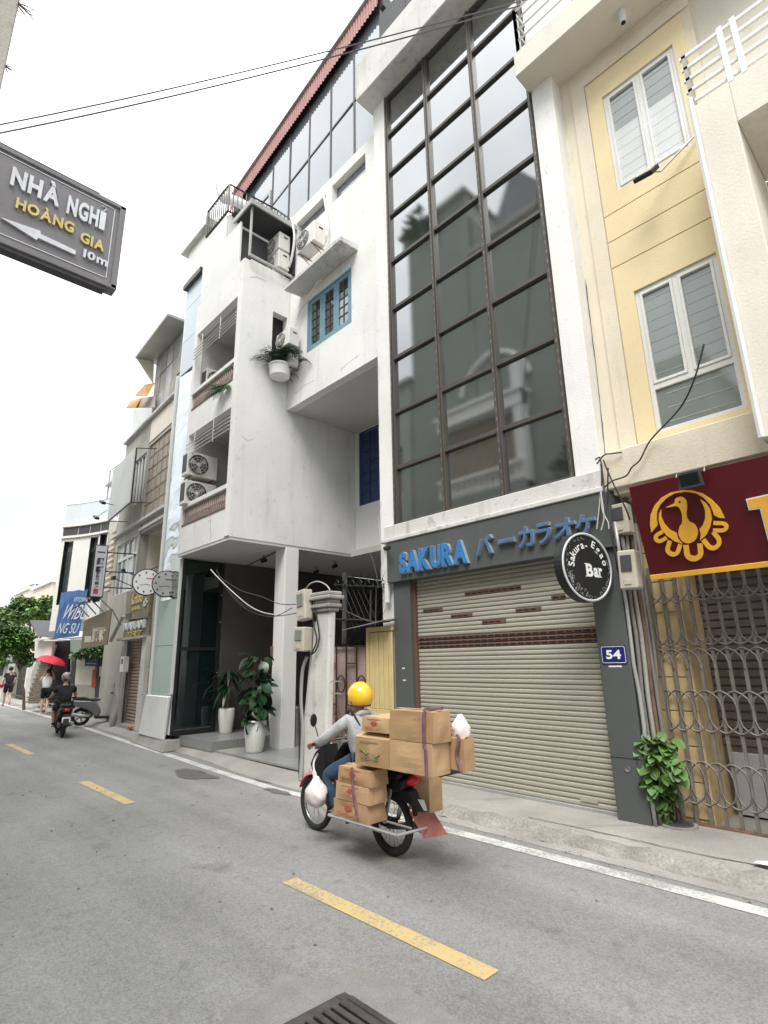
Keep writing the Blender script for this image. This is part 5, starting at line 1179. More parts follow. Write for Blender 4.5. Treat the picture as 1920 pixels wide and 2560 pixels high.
# yellow sheet gate
yg = thing('yellow_gate', 'narrow yellow sheet metal gate with vertical ribs beside the grey pillar', 'gate', (-6.3, 5.9, .1))
Fy = FY(5.84)
for i in range(5):
    a = -6.56+i*.105; mb = MB(); mb.fbox(Fy, a, a+.1, 1.0, 2.12, -.02, .0); mb.build('rib_panel', 'ygate', yg, .012)
mb = MB(); mb.wall(Fy, -6.62, -6.03, .12, 2.2, [(-6.565, -6.03, 1.0, 2.13)], -.03, .012); mb.build('frame', 'ygate', yg, .004)
for z in (.85, .80, .55): mb = MB(); mb.fbox(Fy, -6.58, -6.04, z, z+.03, .012, .022); mb.build('ridge', 'ygate', yg, .004)
mb = MB(); mb.box8([(-6.95,5.62,2.17),(-6.0,5.62,2.26),(-6.0,5.88,2.30),(-6.95,5.88,2.22),(-6.95,5.62,2.18),(-6.0,5.62,2.27),(-6.0,5.88,2.31),(-6.95,5.88,2.23)]); mb.build('flashing', 'galv', yg)
mb = MB(); mb.fbox(FY(5.86), -6.17, -6.09, 2.55, 3.05, 0, .03); mb.build('lamp_tube', 'white_metal', None, ); bpy.context.scene.collection.objects[-1]
lt = [o for o in COL.objects if o.name.startswith('lamp_tube')][0]; tag(lt, 'short white tube light fixed upright on the wall beside the grey fascia', 'lamp')
mb = MB(); mb.tube(catm3([PY(955,1255,5.85), PY(947,1300,5.85), PY(955,1390,5.85), PY(952,1430,5.85), PY(957,1470,5.85)]), .005, 4); tag(mb.build('stray_wire', 'galv'), 'thin stray wire hanging down the white wall left of the shop sign', 'wire')
# ================================================================== HOUSES FURTHER ALONG THE STREET
FL = Fr((-13.4, 5.55, 0), (1, -.05, 0))
kh = thing('karaoke_house', 'dirty grey three storey house with rusty mesh, loggia and closed rosy shutter', 'house', tuple(FL.P(-2.5, 0, 0)))
WU = (-4.66, -3.38, 6.6, 8.2); WC = (-5.62, -3.42, 3.86, 5.5); LG = (-3.3, -1.28, 3.9, 5.5); SH = (-3.45, -1.86, .16, 2.36); MS = (-3.25, -1.2, 5.98, 8.3)
mb = MB(); mb.wall(FL, -5.95, -.5, .05, 9.2, [WU, WC, LG, SH, MS], -.25, 0); mb.build('wall', 'oldgrey', kh)
mb = MB(); mb.fbox(FL, -5.9, -.55, .1, 9.2, -6, -1.2); mb.build('core', 'palecream', kh)
for z, e, u0 in ((9.2,.12,-5.95),(5.82,.12,-5.95),(5.58,.05,-3.35)): mb = MB(); mb.fbox(FL, u0, -1.1, z, z+.09, -.2, e); mb.build('ledge', 'stain', kh, .01)
mb = MB(); mb.fbox(FL, -3.36, -3.28, 3.6, 9.2, .0, .03); mb.build('downpipe', 'oldgrey', kh)
mb = MB(); mb.fbox(FL, MS[0]+.0, MS[1]-.0, MS[2], MS[3], -.08, -.04); mh_ = mb.build('mesh_screen', 'mesh', kh)
for k in range(6): a = MS[0]+(MS[1]-MS[0])*k/5; q = MB(); q.fbox(FL, a-.008, a+.008, MS[2], MS[3], -.038, -.02); q.build('mesh_bar', 'mesh', mh_)
for k in range(7): a = MS[2]+(MS[3]-MS[2])*k/6; q = MB(); q.fbox(FL, MS[0], MS[1], a-.008, a+.008, -.036, -.024); q.build('mesh_bar', 'mesh', mh_)
mb = MB(); mb.fbox(FL, -3.25, -1.2, 8.42, 9.15, .001, .02); mb.build('plaster_field', 'palecream', kh)
mb = MB(); mb.fbox(FL, LG[0], LG[1], LG[2], LG[3], -1.3, -1.1); mb.build('loggia_rear', 'cream', kh)
mb = MB(); mb.fbox(FL, LG[0]-.1, LG[0], LG[2], LG[3], -1.2, -.25); mb.fbox(FL, LG[0], LG[1], LG[3], LG[3]+.05, -1.2, -.25); mb.build('loggia_lining', 'palecream', kh)
def panewin(name, fr, W, nu, rows, fm, gm, par, w=.05, d=-.06):
    u0, u1, v0, v1 = W; hs = []
    for i in range(nu):
        for (a, b) in rows: hs.append((u0+(u1-u0)*i/nu+w*.6, u0+(u1-u0)*(i+1)/nu-w*.6, v0+(v1-v0)*a+w*.6, v0+(v1-v0)*b-w*.6))
    q = MB(); q.wall(fr, u0, u1, v0, v1, hs, d-.04, d+.02); o = q.build(name, fm, par)
    for i, h in enumerate(hs): q = MB(); q.fbox(fr, *h, d-.03, d-.02); q.build('pane', gm[i % len(gm)] if isinstance(gm, (list, tuple)) else gm, o)
    return o
panewin('upper_window', FL, WU, 4, [(0, 1)], 'white_metal', ['dglass','bglass','dglass','dglass'], kh)
panewin('wide_window', FL, WC, 4, [(0, .68), (.70, 1)], 'white_metal', ['bglass','net','wglass'], kh)
# attic with patched sheets
mb = MB(); mb.fbox(FL, -3.6, -1.0, 9.3, 11.5, -1.5, -.1); at_ = mb.build('attic', 'concrete', kh)
rs = random.Random(5)
for i in range(5):
    for j in range(3):
        q = MB(); a = -3.6+i*.52; c = 9.32+j*.72; q.fbox(FL, a+.01, a+.50, c, c+.70, -.1, -.08+rs.uniform(0, .03)); q.build('patch_sheet', rs.choice(['concrete','galv','oldgrey','concrete']), at_, .004)
mb = MB(); mb.fbox(FL, -3.9, -.9, 11.5, 11.58, -1.6, .55); mb.build('roof_overhang', 'galv', kh)
mb = MB(); mb.prism([FL.P(-3.9, 11.5, .5), FL.P(-3.75, 11.5, .0), FL.P(-3.75, 10.7, -.05)], FL.u*.05); mb.build('overhang_bracket', 'palecream', kh)
# amber sheets and pale tarpaulin left of the attic
for (pts, m_) in ((((275,880),(300,835),(345,830),(318,880)), 'orange'), (((250+205/3.16,800+697/3.16),(250+235/3.16,800+640/3.16),(250+330/3.16,800+615/3.16),(250+275/3.16,800+695/3.16)), 'orange'), (((318,880),(345,832),(388,838),(388,880)), 'mesh'),((337,1020),(337,1020),(337,1020),(337,1020)) and (((337,1020),(340,1000),(388,1000),(388,1018)), 'mesh')):
    pass
ca_ = FL.uv(275+50, 990-80)
am = thing('roof_sheets', 'amber translucent sheets and pale tarpaulin sticking out above the grey house', 'sheeting', tuple(FL.P(-4.5, 9.4, 0)))
def quadpx(par, name, pts, m, d=(.3,.3,.3,.3), fr=FL):
    P = [fr.P(*fr.uv(x, y, dd), dd) for (x, y), dd in zip(pts, d)]
    nrm = (P[1]-P[0]).cross(P[2]-P[0]).normalized()*.012; mb = MB(); mb.prism(P, nrm); return mb.build(name, m, par)
z2 = lambda x, y: (250+x/3.16, 800+y/3.16)
quadpx(am, 'amber_sheet', [z2(275,600), z2(355,510), z2(435,495), z2(375,600)], 'orange', (.6,.3,.0,.3))
quadpx(am, 'amber_sheet', [z2(205,695), z2(240,638), z2(330,612), z2(280,693)], 'orange', (.8,.5,.2,.5))
quadpx(am, 'brown_sheet', [z2(280,693), z2(330,612), z2(440,600), z2(432,690)], 'mesh', (.4,.2,.0,.1))
quadpx(am, 'tarpaulin', [z2(243,950), z2(265,700), z2(430,690), z2(405,780)], 'net', (-.2,-.2,-.2,-.2))
# shutter
s_ = MB(); s_.fbox(FL, SH[0], SH[1], SH[2], SH[3], -.24, -.16); ks = s_.build('rolling_shutter', 'pinkshutter', kh)
mb = MB(); L_ = SH[1]-SH[0]; a = [FL.P(SH[0], SH[2]+z, -.16+d) for d, z in ((0,0),(.03,.012),(.03,.05),(0,.085))]; mb.prism(a, FL.u*L_); sm = mb.mesh('slat', 'pinkshutter')
for k in range(25): inst(sm, 'slat', ks, Matrix.Translation((0,0,k*.087)))
mb = MB(); mb.fbox(FL, SH[0]-.05, SH[0], .1, 2.4, -.1, .02); mb.build('shutter_rail', 'galv', kh)
mb = MB(); mb.fbox(FL, SH[1], SH[1]+.06, .1, 2.4, -.1, .04); mb.build('shutter_rail', 'white', kh)
mb = MB(); mb.fbox(FL, -1.78, -1.42, .1, 2.4, .0, .12); mb.build('white_pilaster', 'oldwhite', kh, .01)
mb = MB(); mb.fbox(FL, SH[0]-.1, SH[1]+.1, .05, .17, -.2, .15); mb.build('threshold', 'cement', kh)
# its two signs
s1 = thing('karaoke_picture_sign', 'dull brown picture sign with yellow script above the raised white letters', 'sign', tuple(FL.P(-2.7, 3, .1)))
mb = MB(); mb.plate(FL, [(-3.62,2.98),(-1.6,2.90),(-1.55,3.62),(-3.7,3.80)], .02, .10); mb.build('board', mat('picture_sign_board', (.22,.19,.13), .6, var=.35, vs=4, spots=.4, dirt=(.08,.07,.05)), s1)
text(FL, 'Karaoke', -3.1, -2.1, 3.36, 3.66, .101, .03, 'gold', s1, 'script', .02, skew=.25)
text(FL, 'NHÀ HÀNG', -3.0, -2.2, 3.18, 3.30, .101, .02, 'gold', s1, 'script', .01)
mb = MB(); mb.fbox(FL, -3.55, -3.0, 3.0, 3.14, .101, .105); mb.build('label_strip', 'darkgrey', s1)
for i in range(5): p = FL.P(-1.95+(i % 3)*.12, 3.25+.07*(i//2), .12); mb = MB(); mb.ball(p, .05, 7, 5, (1,.4,1)); mb.build('flower', 'silver', s1)
s2 = thing('raised_letter_sign', 'raised white capital letters over amber Japanese characters above the rosy shutter', 'sign', tuple(FL.P(-2.7, 2.5, .1)))
mb = MB(); mb.fbox(FL, -3.72, -1.52, 2.45, 2.90, .0, .07); mb.build('board', mat('letter_sign_board', (.19,.17,.14), .6, var=.3, vs=4), s2)
letters(FL, 'NANAMI', -3.6, -1.75, 2.66, 2.88, .07, .05, 'silver', None, s2, .03, .06)
letters(FL, 'カラオケ', -3.35, -1.95, 2.47, 2.64, .07, .05, 'gold', None, s2, .03, .06)
mb = MB(); mb.fbox(FL, -3.8, -1.45, 2.38, 2.45, -.05, .22); mb.build('ledge', 'oldgrey', kh)
# round projecting signs
for (px, py, d, r, m_, lab) in ((367,1456,.6,.33,'paperwhite','round white projecting clock-like sign with black rim beside the mirror cladding'),(415,1460,.62,.30,'galv','round grey projecting sign right of the white round one')):
    u, v = FL.uv(px, py, d); c = FL.P(u, v, d); t = thing('round_sign', lab, 'sign', tuple(c)); ax = Vector((.94,-.34,0)).normalized()
    fr_ = Fr(c, (.34,.94,0))
    mb = MB(); mb.lathe([(r*.93,-.05),(r*.99,-.05),(r,.05),(r*.93,.055)], c, 30, ax, cap=False); mb.build('rim', 'blackm', t)
    mb = MB(); mb.lathe([(r*.93,.052),(0,.053)], c, 30, ax); mb.build('face', m_, t)
    mb = MB()
    for k in range(9): a = 2*pi*k/9+.3; mb.ball(fr_.P(r*.72*cos(a), r*.72*sin(a), .055), .022, 6, 4, (1,1,1))
    o = mb.build('floral_dots', 'darkgrey', t); o['kind'] = 'stuff'
    mb = MB(); mb.fbox(fr_, -.02, .13, .08, .10, .054, .057); mb.build('red_line', 'redp' if m_ == 'paperwhite' else 'darkgrey', t)
    mb = MB(); mb.tube([fr_.P(-.15+.03*k, -.06-.012*sin(k), .056) for k in range(9)], .005, 4); mb.build('script_line', 'darkgrey', t)
    mb = MB(); mb.tube([c+Vector((0,.0,r*.9)), FL.P(u-.4, v+r+.25, .02)], .012, 4); mb.tube([c+Vector((0,0,-r*.5)), FL.P(u-.4, v-.1, .02)], .012, 4); mb.build('bracket', 'blackm', t)
for (a, b, lab) in (((307,1427), (365,1448), 'black arm lamp sticking out toward the round signs from the window'), ((284,1445), (340,1470), 'lower black arm lamp with bright bulb beside the wide window')):
    pa, pb = FL.P(*FL.uv(*a, .75), .75), FL.P(*FL.uv(*b, .1), .1); t = thing('arm_lamp', lab, 'lamp', tuple(pa)); mb = MB(); mb.tube([pa, pb], .012, 4); mb.build('arm', 'blackm', t); mb = MB(); mb.obox(pa, .18, .08, .1); mb.build('lamp_head', 'blackm', t, .01)
# billboard turned to the street on the upper floor
z2b = z2; bb = thing('pale_billboard', 'large pale blank billboard standing off the upper wall of the grey house', 'billboard', tuple(FL.P(-4, 6.2, .5)))
bp = [FL.uv(*z2(110,1190), .5), FL.uv(*z2(285,1010), .5), FL.uv(*z2(240,1440), .5), FL.uv(*z2(65,1590), .5)]
mb = MB(); mb.plate(FL, [bp[3], bp[2], bp[1], bp[0]], .49, .53); mb.build('panel', mat('billboard_print', (.50,.51,.50), .5, var=.12, vs=1.2, streak=.35, dirt=(.72,.72,.7)), bb)
mb = MB()
for i in range(4): a, b = bp[i], bp[(i+1) % 4]; mb.tube([FL.P(*a, .48), FL.P(*b, .48)], .02, 4)
for a in bp: mb.tube([FL.P(*a, .48), FL.P(a[0]+.3, a[1], .0)], .015, 4)
mb.build('steel_frame', 'blackm', bb)
for (a, b, lab) in ((z2(20,1440), z2(110,1462), 'floodlight on a thin arm in front of the pale billboard foot'), (z2(-30,1560), z2(60,1500), 'long thin floodlight left of the billboard over the curved roof edge')):
    pa = FL.P(*FL.uv(*a, 1.0), 1.0); pb = FL.P(*FL.uv(*b, .5), .5); t = thing('arm_floodlight', lab, 'floodlight', tuple(pa)); mb = MB(); mb.tube([pa, pb], .012, 4); mb.build('arm', 'blackm', t); mb = MB(); mb.obox(pa, .3, .12, .08, Matrix.Rotation(.4, 3, 'Y')); mb.build('lamp_head', 'blackm', t, .01)
# spiral/louvre strip between the houses with greenery
mb = MB(); mb.fbox(FL, -7.6, -5.95, .05, 6.4, -3, -.35); tag(mb.build('gap_wall', 'oldgrey'), 'narrow shaded wall between the grey house and the curved white house', 'wall')
lo = thing('louvre_screen', 'stacked cream louvre blades beside the curved white house', 'louvres', tuple(FL.P(-6.3, 4.2, 0)))
for k in range(11): mb = MB(); mb.fbox(FL, -6.55, -5.98, 4.1+k*.2, 4.18+k*.2, -.3, .05); mb.build('blade', 'cream', lo)
# ramen sign
u0, v1 = FL.uv(239,1361,1.0); u1 = FL.uv(273,1363,1.0)[0]; v0 = FL.uv(254,1502,1.0)[1]
cR = FL.P(-2.70-.6, 3.45, 1.0)
ctr = PX(256, 1361, -17.0); FRm = Fr((-17.0, ctr.y, 0), (.25,.97,0))
a = [FRm.uv(x, y) for x, y in ((239,1361),(272,1364),(254,1500),(223,1493))]; print('ramen', a)
ra0, ra1, rv0, rv1 = a[0][0], a[1][0], a[3][1], a[0][1]
rm = thing('ramen_sign', 'tall narrow white projecting sign with black brush kanji and red seal', 'sign', tuple(FRm.P((ra0+ra1)/2, rv0, 0)))
mb = MB(); mb.fbox(FRm, ra0, ra1, rv0, rv1, -.12, 0); mb.build('box', 'blackm', rm, .01)
mb = MB(); mb.fbox(FRm, ra0+.025, ra1-.025, rv0+.03, rv1-.03, .001, .006); mb.build('face', mat('lilac_white_face', (.58,.56,.60), .5, var=.04), rm)
W_ = ra1-ra0; Hh = rv1-rv0
for i, ch in enumerate('一豚軒'):
    q0 = rv1-.12-Hh*(.02+.155*(i))-.2*(i > 0)*0; hh = Hh*.13 if i else Hh*.02
    text(FRm, ch, ra0+W_*.22, ra1-W_*.2, q0-hh-(0 if i else .05), q0-(0 if i else .05), .006, .006, 'black', rm, 'character', .03)
for i, ch in enumerate('豚骨ラーメン'): q0 = rv1-Hh*(.52+.062*i); text(FRm, ch, ra0+W_*.28, ra0+W_*.28+.1, q0-.085, q0, .006, .005, 'darkgrey', rm, 'character', .01)
for i, ch in enumerate('TONKOTSU'): q0 = rv1-Hh*(.50+.048*i); text(FRm, ch, ra0+W_*.70, ra0+W_*.70+.045, q0-.05, q0, .006, .004, 'galv', rm, 'character')
mb = MB(); mb.fbox(FRm, ra0+W_*.24, ra0+W_*.24+.12, rv0+.10, rv0+.24, .006, .010); mb.build('red_seal', 'redp', rm)
mb = MB()
for v in (rv1-.2, rv0+Hh*.5, rv0+.3): mb.tube([FRm.P(ra1, v, -.06), FRm.P(ra1+.75, v, -.06)], .018, 4)
mb.build('bracket', 'blackm', rm)
# brown awning banner and its black frame
bpx = [(211,1552),(280,1522),(268,1612),(203,1622)]
FBn = Fr((-17.2, 5.05, 0), (.85,.52,0))
bu = [FBn.uv(*p) for p in bpx]; print('banner', bu)
bn_ = thing('brown_shop_banner', 'brown cloth shop banner with pale brush characters under a black folding frame', 'banner', tuple(FBn.P(*bu[3])))
mb = MB(); mb.plate(FBn, [bu[3], bu[2], bu[1], bu[0]], -.02, .02); mb.build('cloth', 'bannerbrown', bn_)
um = (bu[0][0]+bu[1][0])/2
for i, ch in enumerate('一豚軒'): text(FBn, ch, um-.35+.24*i, um-.13+.24*i, (bu[3][1]+bu[0][1])/2-.22, (bu[3][1]+bu[0][1])/2+(.14 if i else -.05), .021, .006, 'cream', bn_, 'character', .03)
text(FBn, 'RAMEN', um-.1, um+.3, bu[0][1]-.28, bu[0][1]-.2, .021, .004, 'cream', bn_)
mb = MB()
for (x, y) in ((505,935),(650,865)):
    for dx, dy in ((0,0),):
        pass
fz = lambda x, y, d=0: FBn.P(*FBn.uv(100+x/4.608, 1300+y/4.608, d), d)
for pth in (((370,1030),(440,985),(515,940),(645,1085)), ((440,985),(560,1112)), ((555,930),(650,862),(820,1030)), ((580,905),(725,1055)), ((650,865),(700,905),(575,910)), ((830,1030),(930,1215)), ((550,880),(560,950))):
    mb = MB(); mb.tube([fz(*p, .25) for p in pth], .022, 4); mb.build('frame_tube', 'blackm', bn_)
# ---- curved white house
NS = 10; cpx = []
Dp = [(-21.2, 6.12), (-21.7, 5.98), (-22.25, 5.76), (-22.8, 5.50), (-23.4, 5.12)]
hd = thing('curved_white_house', 'white house with concave curved front and tall black ironwork windows', 'house', (-22.3, 5.8, 0))
segs = list(zip(Dp, Dp[1:]))
for i, (a, b) in enumerate(segs):
    fr = Fr((b[0], b[1], 0), (a[0]-b[0], a[1]-b[1], 0)); Ls = math.hypot(a[0]-b[0], a[1]-b[1])
    hole = [(.12, Ls-.06, 3.9, 6.35)] if i in (1,) else ([(.16, Ls-.14, 3.9, 6.3)] if i == 3 else ([(-.01, Ls*.55, 3.9, 6.4)] if i == 0 else []))
    if i == 0: hole = [(.05, Ls-.05, 3.9, 6.42)]
    mb = MB(); mb.wall(fr, 0, Ls, 2.95 if i else 0, 6.95, hole, -.3, 0); mb.build('wall_segment', 'palecream' if i > 9 else 'white2', hd)
    for za_, zb2_ in ((6.42,6.5),(6.86,6.97)): mb = MB(); mb.fbox(fr, -.02, Ls+.02, za_, zb2_, 0, .07); mb.build('cornice_band', 'white2', hd)
    mb = MB(); mb.fbox(fr, .04, Ls, 6.52, 6.84, .001, .012); mb.build('grey_frieze', 'darkgrey', hd)
    mb = MB(); mb.fbox(fr, 0.01, Ls-.01, 7.0, 7.75, -.04, -.03); mb.build('glass_balustrade', mat('clear_balustrade', (.62,.68,.70), .15, var=.03, bump=0) if i == 0 else bpy.data.materials['clear_balustrade'], hd)
    mb = MB(); mb.tube([fr.P(0, 7.77, -.03), fr.P(Ls, 7.77, -.03)], .015, 4); mb.build('hand_rail', 'galv', hd)
    for h in hole:
        q = MB(); q.fbox(fr, h[0], h[1], h[2], h[3], -.2, -.16); w = q.build('tall_window', 'bglass', hd)
        q = MB(); q.fbox(fr, h[0], h[1], h[2]-.0, h[2]+.45, -.155, -.1); q.fbox(fr, h[0], h[0]+.03, h[2], h[3], -.155, .01); q.fbox(fr, h[1]-.03, h[1], h[2], h[3], -.155, .01); q.build('black_surround', 'black', w)
        n = 4
        for k in range(n+1): u = h[0]+.04+(h[1]-h[0]-.08)*k/n; q = MB(); q.tube([fr.P(u, h[2]+.45, -.05), fr.P(u, h[3]-.5, -.05)], .01, 4); q.build('iron_bar', 'blackm', w)
        for k in range(n): u = h[0]+.04+(h[1]-h[0]-.08)*(k+.5)/n; rr2 = (h[1]-h[0]-.08)/n/2; q = MB(); q.tube([fr.P(u+rr2*cos(t_), h[3]-.5+rr2*2*sin(t_), -.05) for t_ in [pi*j/6 for j in range(7)]], .01, 4); q.build('iron_arch', 'blackm', w)
mb = MB(); mb.prism([(-21.2,6.5,3),(-23.1,5.65,3),(-23.5,5.5,3),(-24.5,9,3),(-21.2,9,3)], (0,0,3.85)); mb.build('core', 'white2', hd)
mb = MB(); mb.box(-22.6, -20.9, 6.2, 8.5, 8.55, 8.62); mb.build('terrace_roof', 'galv', hd)
for x, y in ((-22.5,6.3),(-21,6.3)): mb = MB(); mb.tube([(x,y,7),(x,y,9.2)], .03, 5); mb.build('terrace_post', 'galv', hd)
mb = MB(); mb.tube([(-22.5,6.3,9.2),(-20.9,6.3,9.2)], .02, 4); mb.build('terrace_beam', 'galv', hd)
# ground floor front pieces standing before it
FGd = Fr((-21.3, 5.98, 0), (.93,.36,0))
def R4(fr, pts, d=0): return [fr.uv(x, y, d) for x, y in pts]
def pl(par, name, pts, m, fr, d0, d1, bevel=0): mb = MB(); mb.plate(fr, R4(fr, pts, d1), d0, d1); return mb.build(name, m, par, bevel)
c4_ = lambda x, y: (x/5.027, 1600+y/5.027)
FW_ = Fr((-20.6, 5.75, 0), (.80,.60,0))
al = thing('notice_wall', 'beige wall with grey dado and dark service door under the climbing plant', 'wall', tuple(FW_.P(-1, 0, 0)))
pl(al, 'upper_field', [c4_(885,-10), c4_(1400,-10), c4_(1400,560), c4_(885,560)][::-1], 'green', FW_, -.1, 0)
pl(al, 'beige_field', [c4_(960,180), c4_(1215,230), c4_(1150,570), c4_(930,570)][::-1], 'palecream', FW_, .005, .02)
pl(al, 'dado', [c4_(890,560), c4_(1190,565), c4_(1190,1000), c4_(890,1000)][::-1], 'oldgrey', FW_, .0, .03)
pl(al, 'green_shutter_strip', [c4_(900,185), c4_(965,185), c4_(935,560), c4_(885,560)][::-1], 'darkgrey', FW_, .02, .03)
pl(al, 'service_door', [c4_(1225,230), c4_(1400,230), c4_(1370,720), c4_(1190,720)][::-1], 'darkgrey', FW_, .02, .06)
pl(al, 'red_poster', [c4_(1165,372), c4_(1210,372), c4_(1195,600), c4_(1145,590)][::-1], 'poster', FW_, .03, .035)
pl(al, 'paper_notice', [c4_(1250,330), c4_(1385,340), c4_(1370,465), c4_(1245,455)][::-1], 'sticker', FW_, .06, .065)
pl(al, 'notice_picture', [c4_(1275,370), c4_(1320,372), c4_(1315,440), c4_(1270,438)][::-1], 'darkgrey', FW_, .065, .067)
pl(al, 'red_post', [c4_(1395,380), c4_(1470,200), c4_(1440,900), c4_(1375,900)][::-1], 'maroong', FW_, .0, .1)
st = thing('street_name_plate', 'blue street name plate with white lettering under the green creeper', 'sign', tuple(FW_.P(*FW_.uv(228,1660,.1),.1)))
b4 = R4(FW_, [c4_(1070,240), c4_(1240,245), c4_(1228,330), c4_(1065,325)], .08)
mb = MB(); mb.plate(FW_, b4[::-1], .06, .08); mb.build('plate', 'navy', st)
text(FW_, 'NGÕ 32', b4[0][0]+.12, b4[1][0]-.1, b4[3][1]+.16, b4[0][1]-.05, .08, .004, 'paperwhite', st, bold=.02)
text(FW_, 'PHỐ LINH LANG', b4[0][0]+.07, b4[1][0]-.07, b4[3][1]+.05, b4[3][1]+.11, .08, .004, 'paperwhite', st, bold=.01)
mb2 = PX(305, 1655, -17.3)
mx = FL.uv(305, 1662, .15); t = thing('meter_box', 'white electricity meter box on the stained post left of the rosy shutter', 'meter box', tuple(FL.P(*mx, .1)))
mb = MB(); mb.fbox(FL, mx[0]-.16, mx[0]+.12, mx[1]-.2, mx[1]+.22, .0, .16); mb.build('case', 'acbody', t, .01); mb = MB(); mb.fbox(FL, mx[0]-.05, mx[0]+.09, mx[1]+.02, mx[1]+.16, .16, .165); mb.build('window', 'darkgrey', t)
mb = MB(); mb.tube([FL.P(mx[0]-.05, mx[1]-.2, .1), FL.P(mx[0]-.12, 1.0, .12), FL.P(mx[0]-.05, .5, .12), FL.P(mx[0]-.2, .1, .2)], [.05,.08,.07,.09], 7); mb.tube([FL.P(mx[0]+.1, mx[1]-.2, .1), FL.P(mx[0]+.1, .1, .1)], .06, 6)
tag(mb.build('stained_cable_post', 'concrete'), 'peeling post and cable trunking between the scooter and the rosy shutter', 'post')
# diagonal pole by the sign
a, b = FL.P(*FL.uv(277,1602,.3), .3), FL.P(*FL.uv(308,1540,.3), .3); mb = MB(); mb.tube([a, b], .05, 7); tag(mb.build('diagonal_strut', 'galv'), 'fat grey diagonal tube strut below the raised white letters', 'strut')
# ---- leaves helper
def foliage(name, label, cat, blobs, n, size, m, seed=1, trunk=None, parent=None, leafy=.9):
    """crown of leaf-sized faces gathered in clumps spread through the given ellipsoids"""
    rs = random.Random(seed); mb = MB(); tot = sum(b[1][0]*b[1][1]*b[1][2] for b in blobs)
    for (c, r) in blobs:
        k = int(n*r[0]*r[1]*r[2]/tot); ncl = max(4, k//28)
        for _ in range(ncl):
            v = Vector((rs.gauss(0,1), rs.gauss(0,1), rs.gauss(0,1))).normalized()*(rs.random()**.35); cc = Vector(c)+Vector((v.x*r[0], v.y*r[1], v.z*r[2])); cr_ = min(r)*rs.uniform(.16, .34)
            for _ in range(28):
                w = Vector((rs.gauss(0,1), rs.gauss(0,1), rs.gauss(0,.7)))*cr_*.6; p = cc+w; s = size*rs.uniform(.6,1.3)
                a = Vector((rs.gauss(0,1), rs.gauss(0,1), rs.gauss(-.3,.6))).normalized(); b = a.cross(Vector((rs.gauss(0,.4), rs.gauss(0,.4), 1))).normalized()
                mb.add([p, p+a*s*.5+b*s*.28, p+a*s, p+a*s*.5-b*s*.28], [(0,1,2,3)])
    if parent: return mb.build(name, m, parent)
    c0 = trunk[0] if trunk else blobs[0][0]; t = thing(name, label, cat, tuple(c0))
    mb.build('crown', m, t)
    if trunk:
        q = MB(); r = trunk[1]; q.tube([Vector(p) for p in trunk[2]], [r*(1-.5*i/len(trunk[2])) for i in range(len(trunk[2]))], 8); q.build('trunk', 'bark', t)
        for (c, rad) in blobs: q = MB(); e = Vector(trunk[2][-1]); q.tube([e, e.lerp(Vector(c), .5)+Vector((.1,0,.1)), Vector(c)], [r*.45, r*.3, r*.12], 6); q.build('limb', 'bark', t)
    return t
def ctr_px(x, y, X): return PX(x, y, X)
# creeper over the name plate
cp = [FW_.P(*FW_.uv(x, y, .25), .25) for x, y in ((205,1640),(225,1625),(245,1632),(265,1618))]
foliage('creeper', 'bushy green creeper spilling over the blue street name plate', 'plant', [(c, (.35,.3,.18)) for c in cp], 1300, .13, 'leafl', 5)
cp = [FL.P(*FL.uv(253,1350,-.2), -.2), FL.P(*FL.uv(262,1375,-.3), -.3)]
foliage('balcony_greenery', 'light green plant tufts behind the top of the ramen sign', 'plant', [(c, (.35,.3,.28)) for c in cp], 500, .12, 'leafl', 6)
# blue banner
FBb = Fr((-22.2, 5.0, 0), (.30,.95,0)); bb4 = [FBb.uv(*p) for p in ((153,1481),(220,1472),(197,1590),(134,1598))]; print('blueb', bb4, FBb.P(*bb4[3]))
bl = thing('blue_banner', 'rumpled blue advertising banner with slanted white letters tied above the alley', 'banner', tuple(FBb.P(*bb4[3])))
mb = MB(); nx, ny = 16, 16; vs = []
for j in range(ny+1):
    for i in range(nx+1):
        s, t_ = i/nx, j/ny; a = [bb4[3][k]*(1-s)+bb4[2][k]*s for k in (0,1)]; b = [bb4[0][k]*(1-s)+bb4[1][k]*s for k in (0,1)]
        u = a[0]*(1-t_)+b[0]*t_; v = a[1]*(1-t_)+b[1]*t_ + (.10*noise.noise((s*3, 0, 2))*t_)
        vs.append(FBb.P(u, v, .05*noise.noise((s*4+t_*2, t_*3, 0))+.03*noise.noise((s*9, t_*4, 3))))
mb.add(vs, [(j*(nx+1)+i, j*(nx+1)+i+1, (j+1)*(nx+1)+i+1, (j+1)*(nx+1)+i) for j in range(ny) for i in range(nx)]); mb.build('cloth', 'bannerblue', bl, smooth=True)
U0, U1 = bb4[3][0], bb4[2][0]; V0, V1 = bb4[3][1], bb4[0][1]; Hb = V1-V0
text(FBb, 'WIBU', U0+.12, U1+.10, V0+Hb*.42, V0+Hb*.74, .07, .006, 'paperwhite', bl, bold=.0, skew=.35)
text(FBb, 'NG SU', U0+.06, U1-.1, V0+Hb*.12, V0+Hb*.34, .07, .006, 'paperwhite', bl, bold=.0, skew=.25)
text(FBb, 'VITOSMART', U0+.45, U1+.25, V0+Hb*.80, V0+Hb*.90, .07, .006, 'paperwhite', bl, skew=.2)
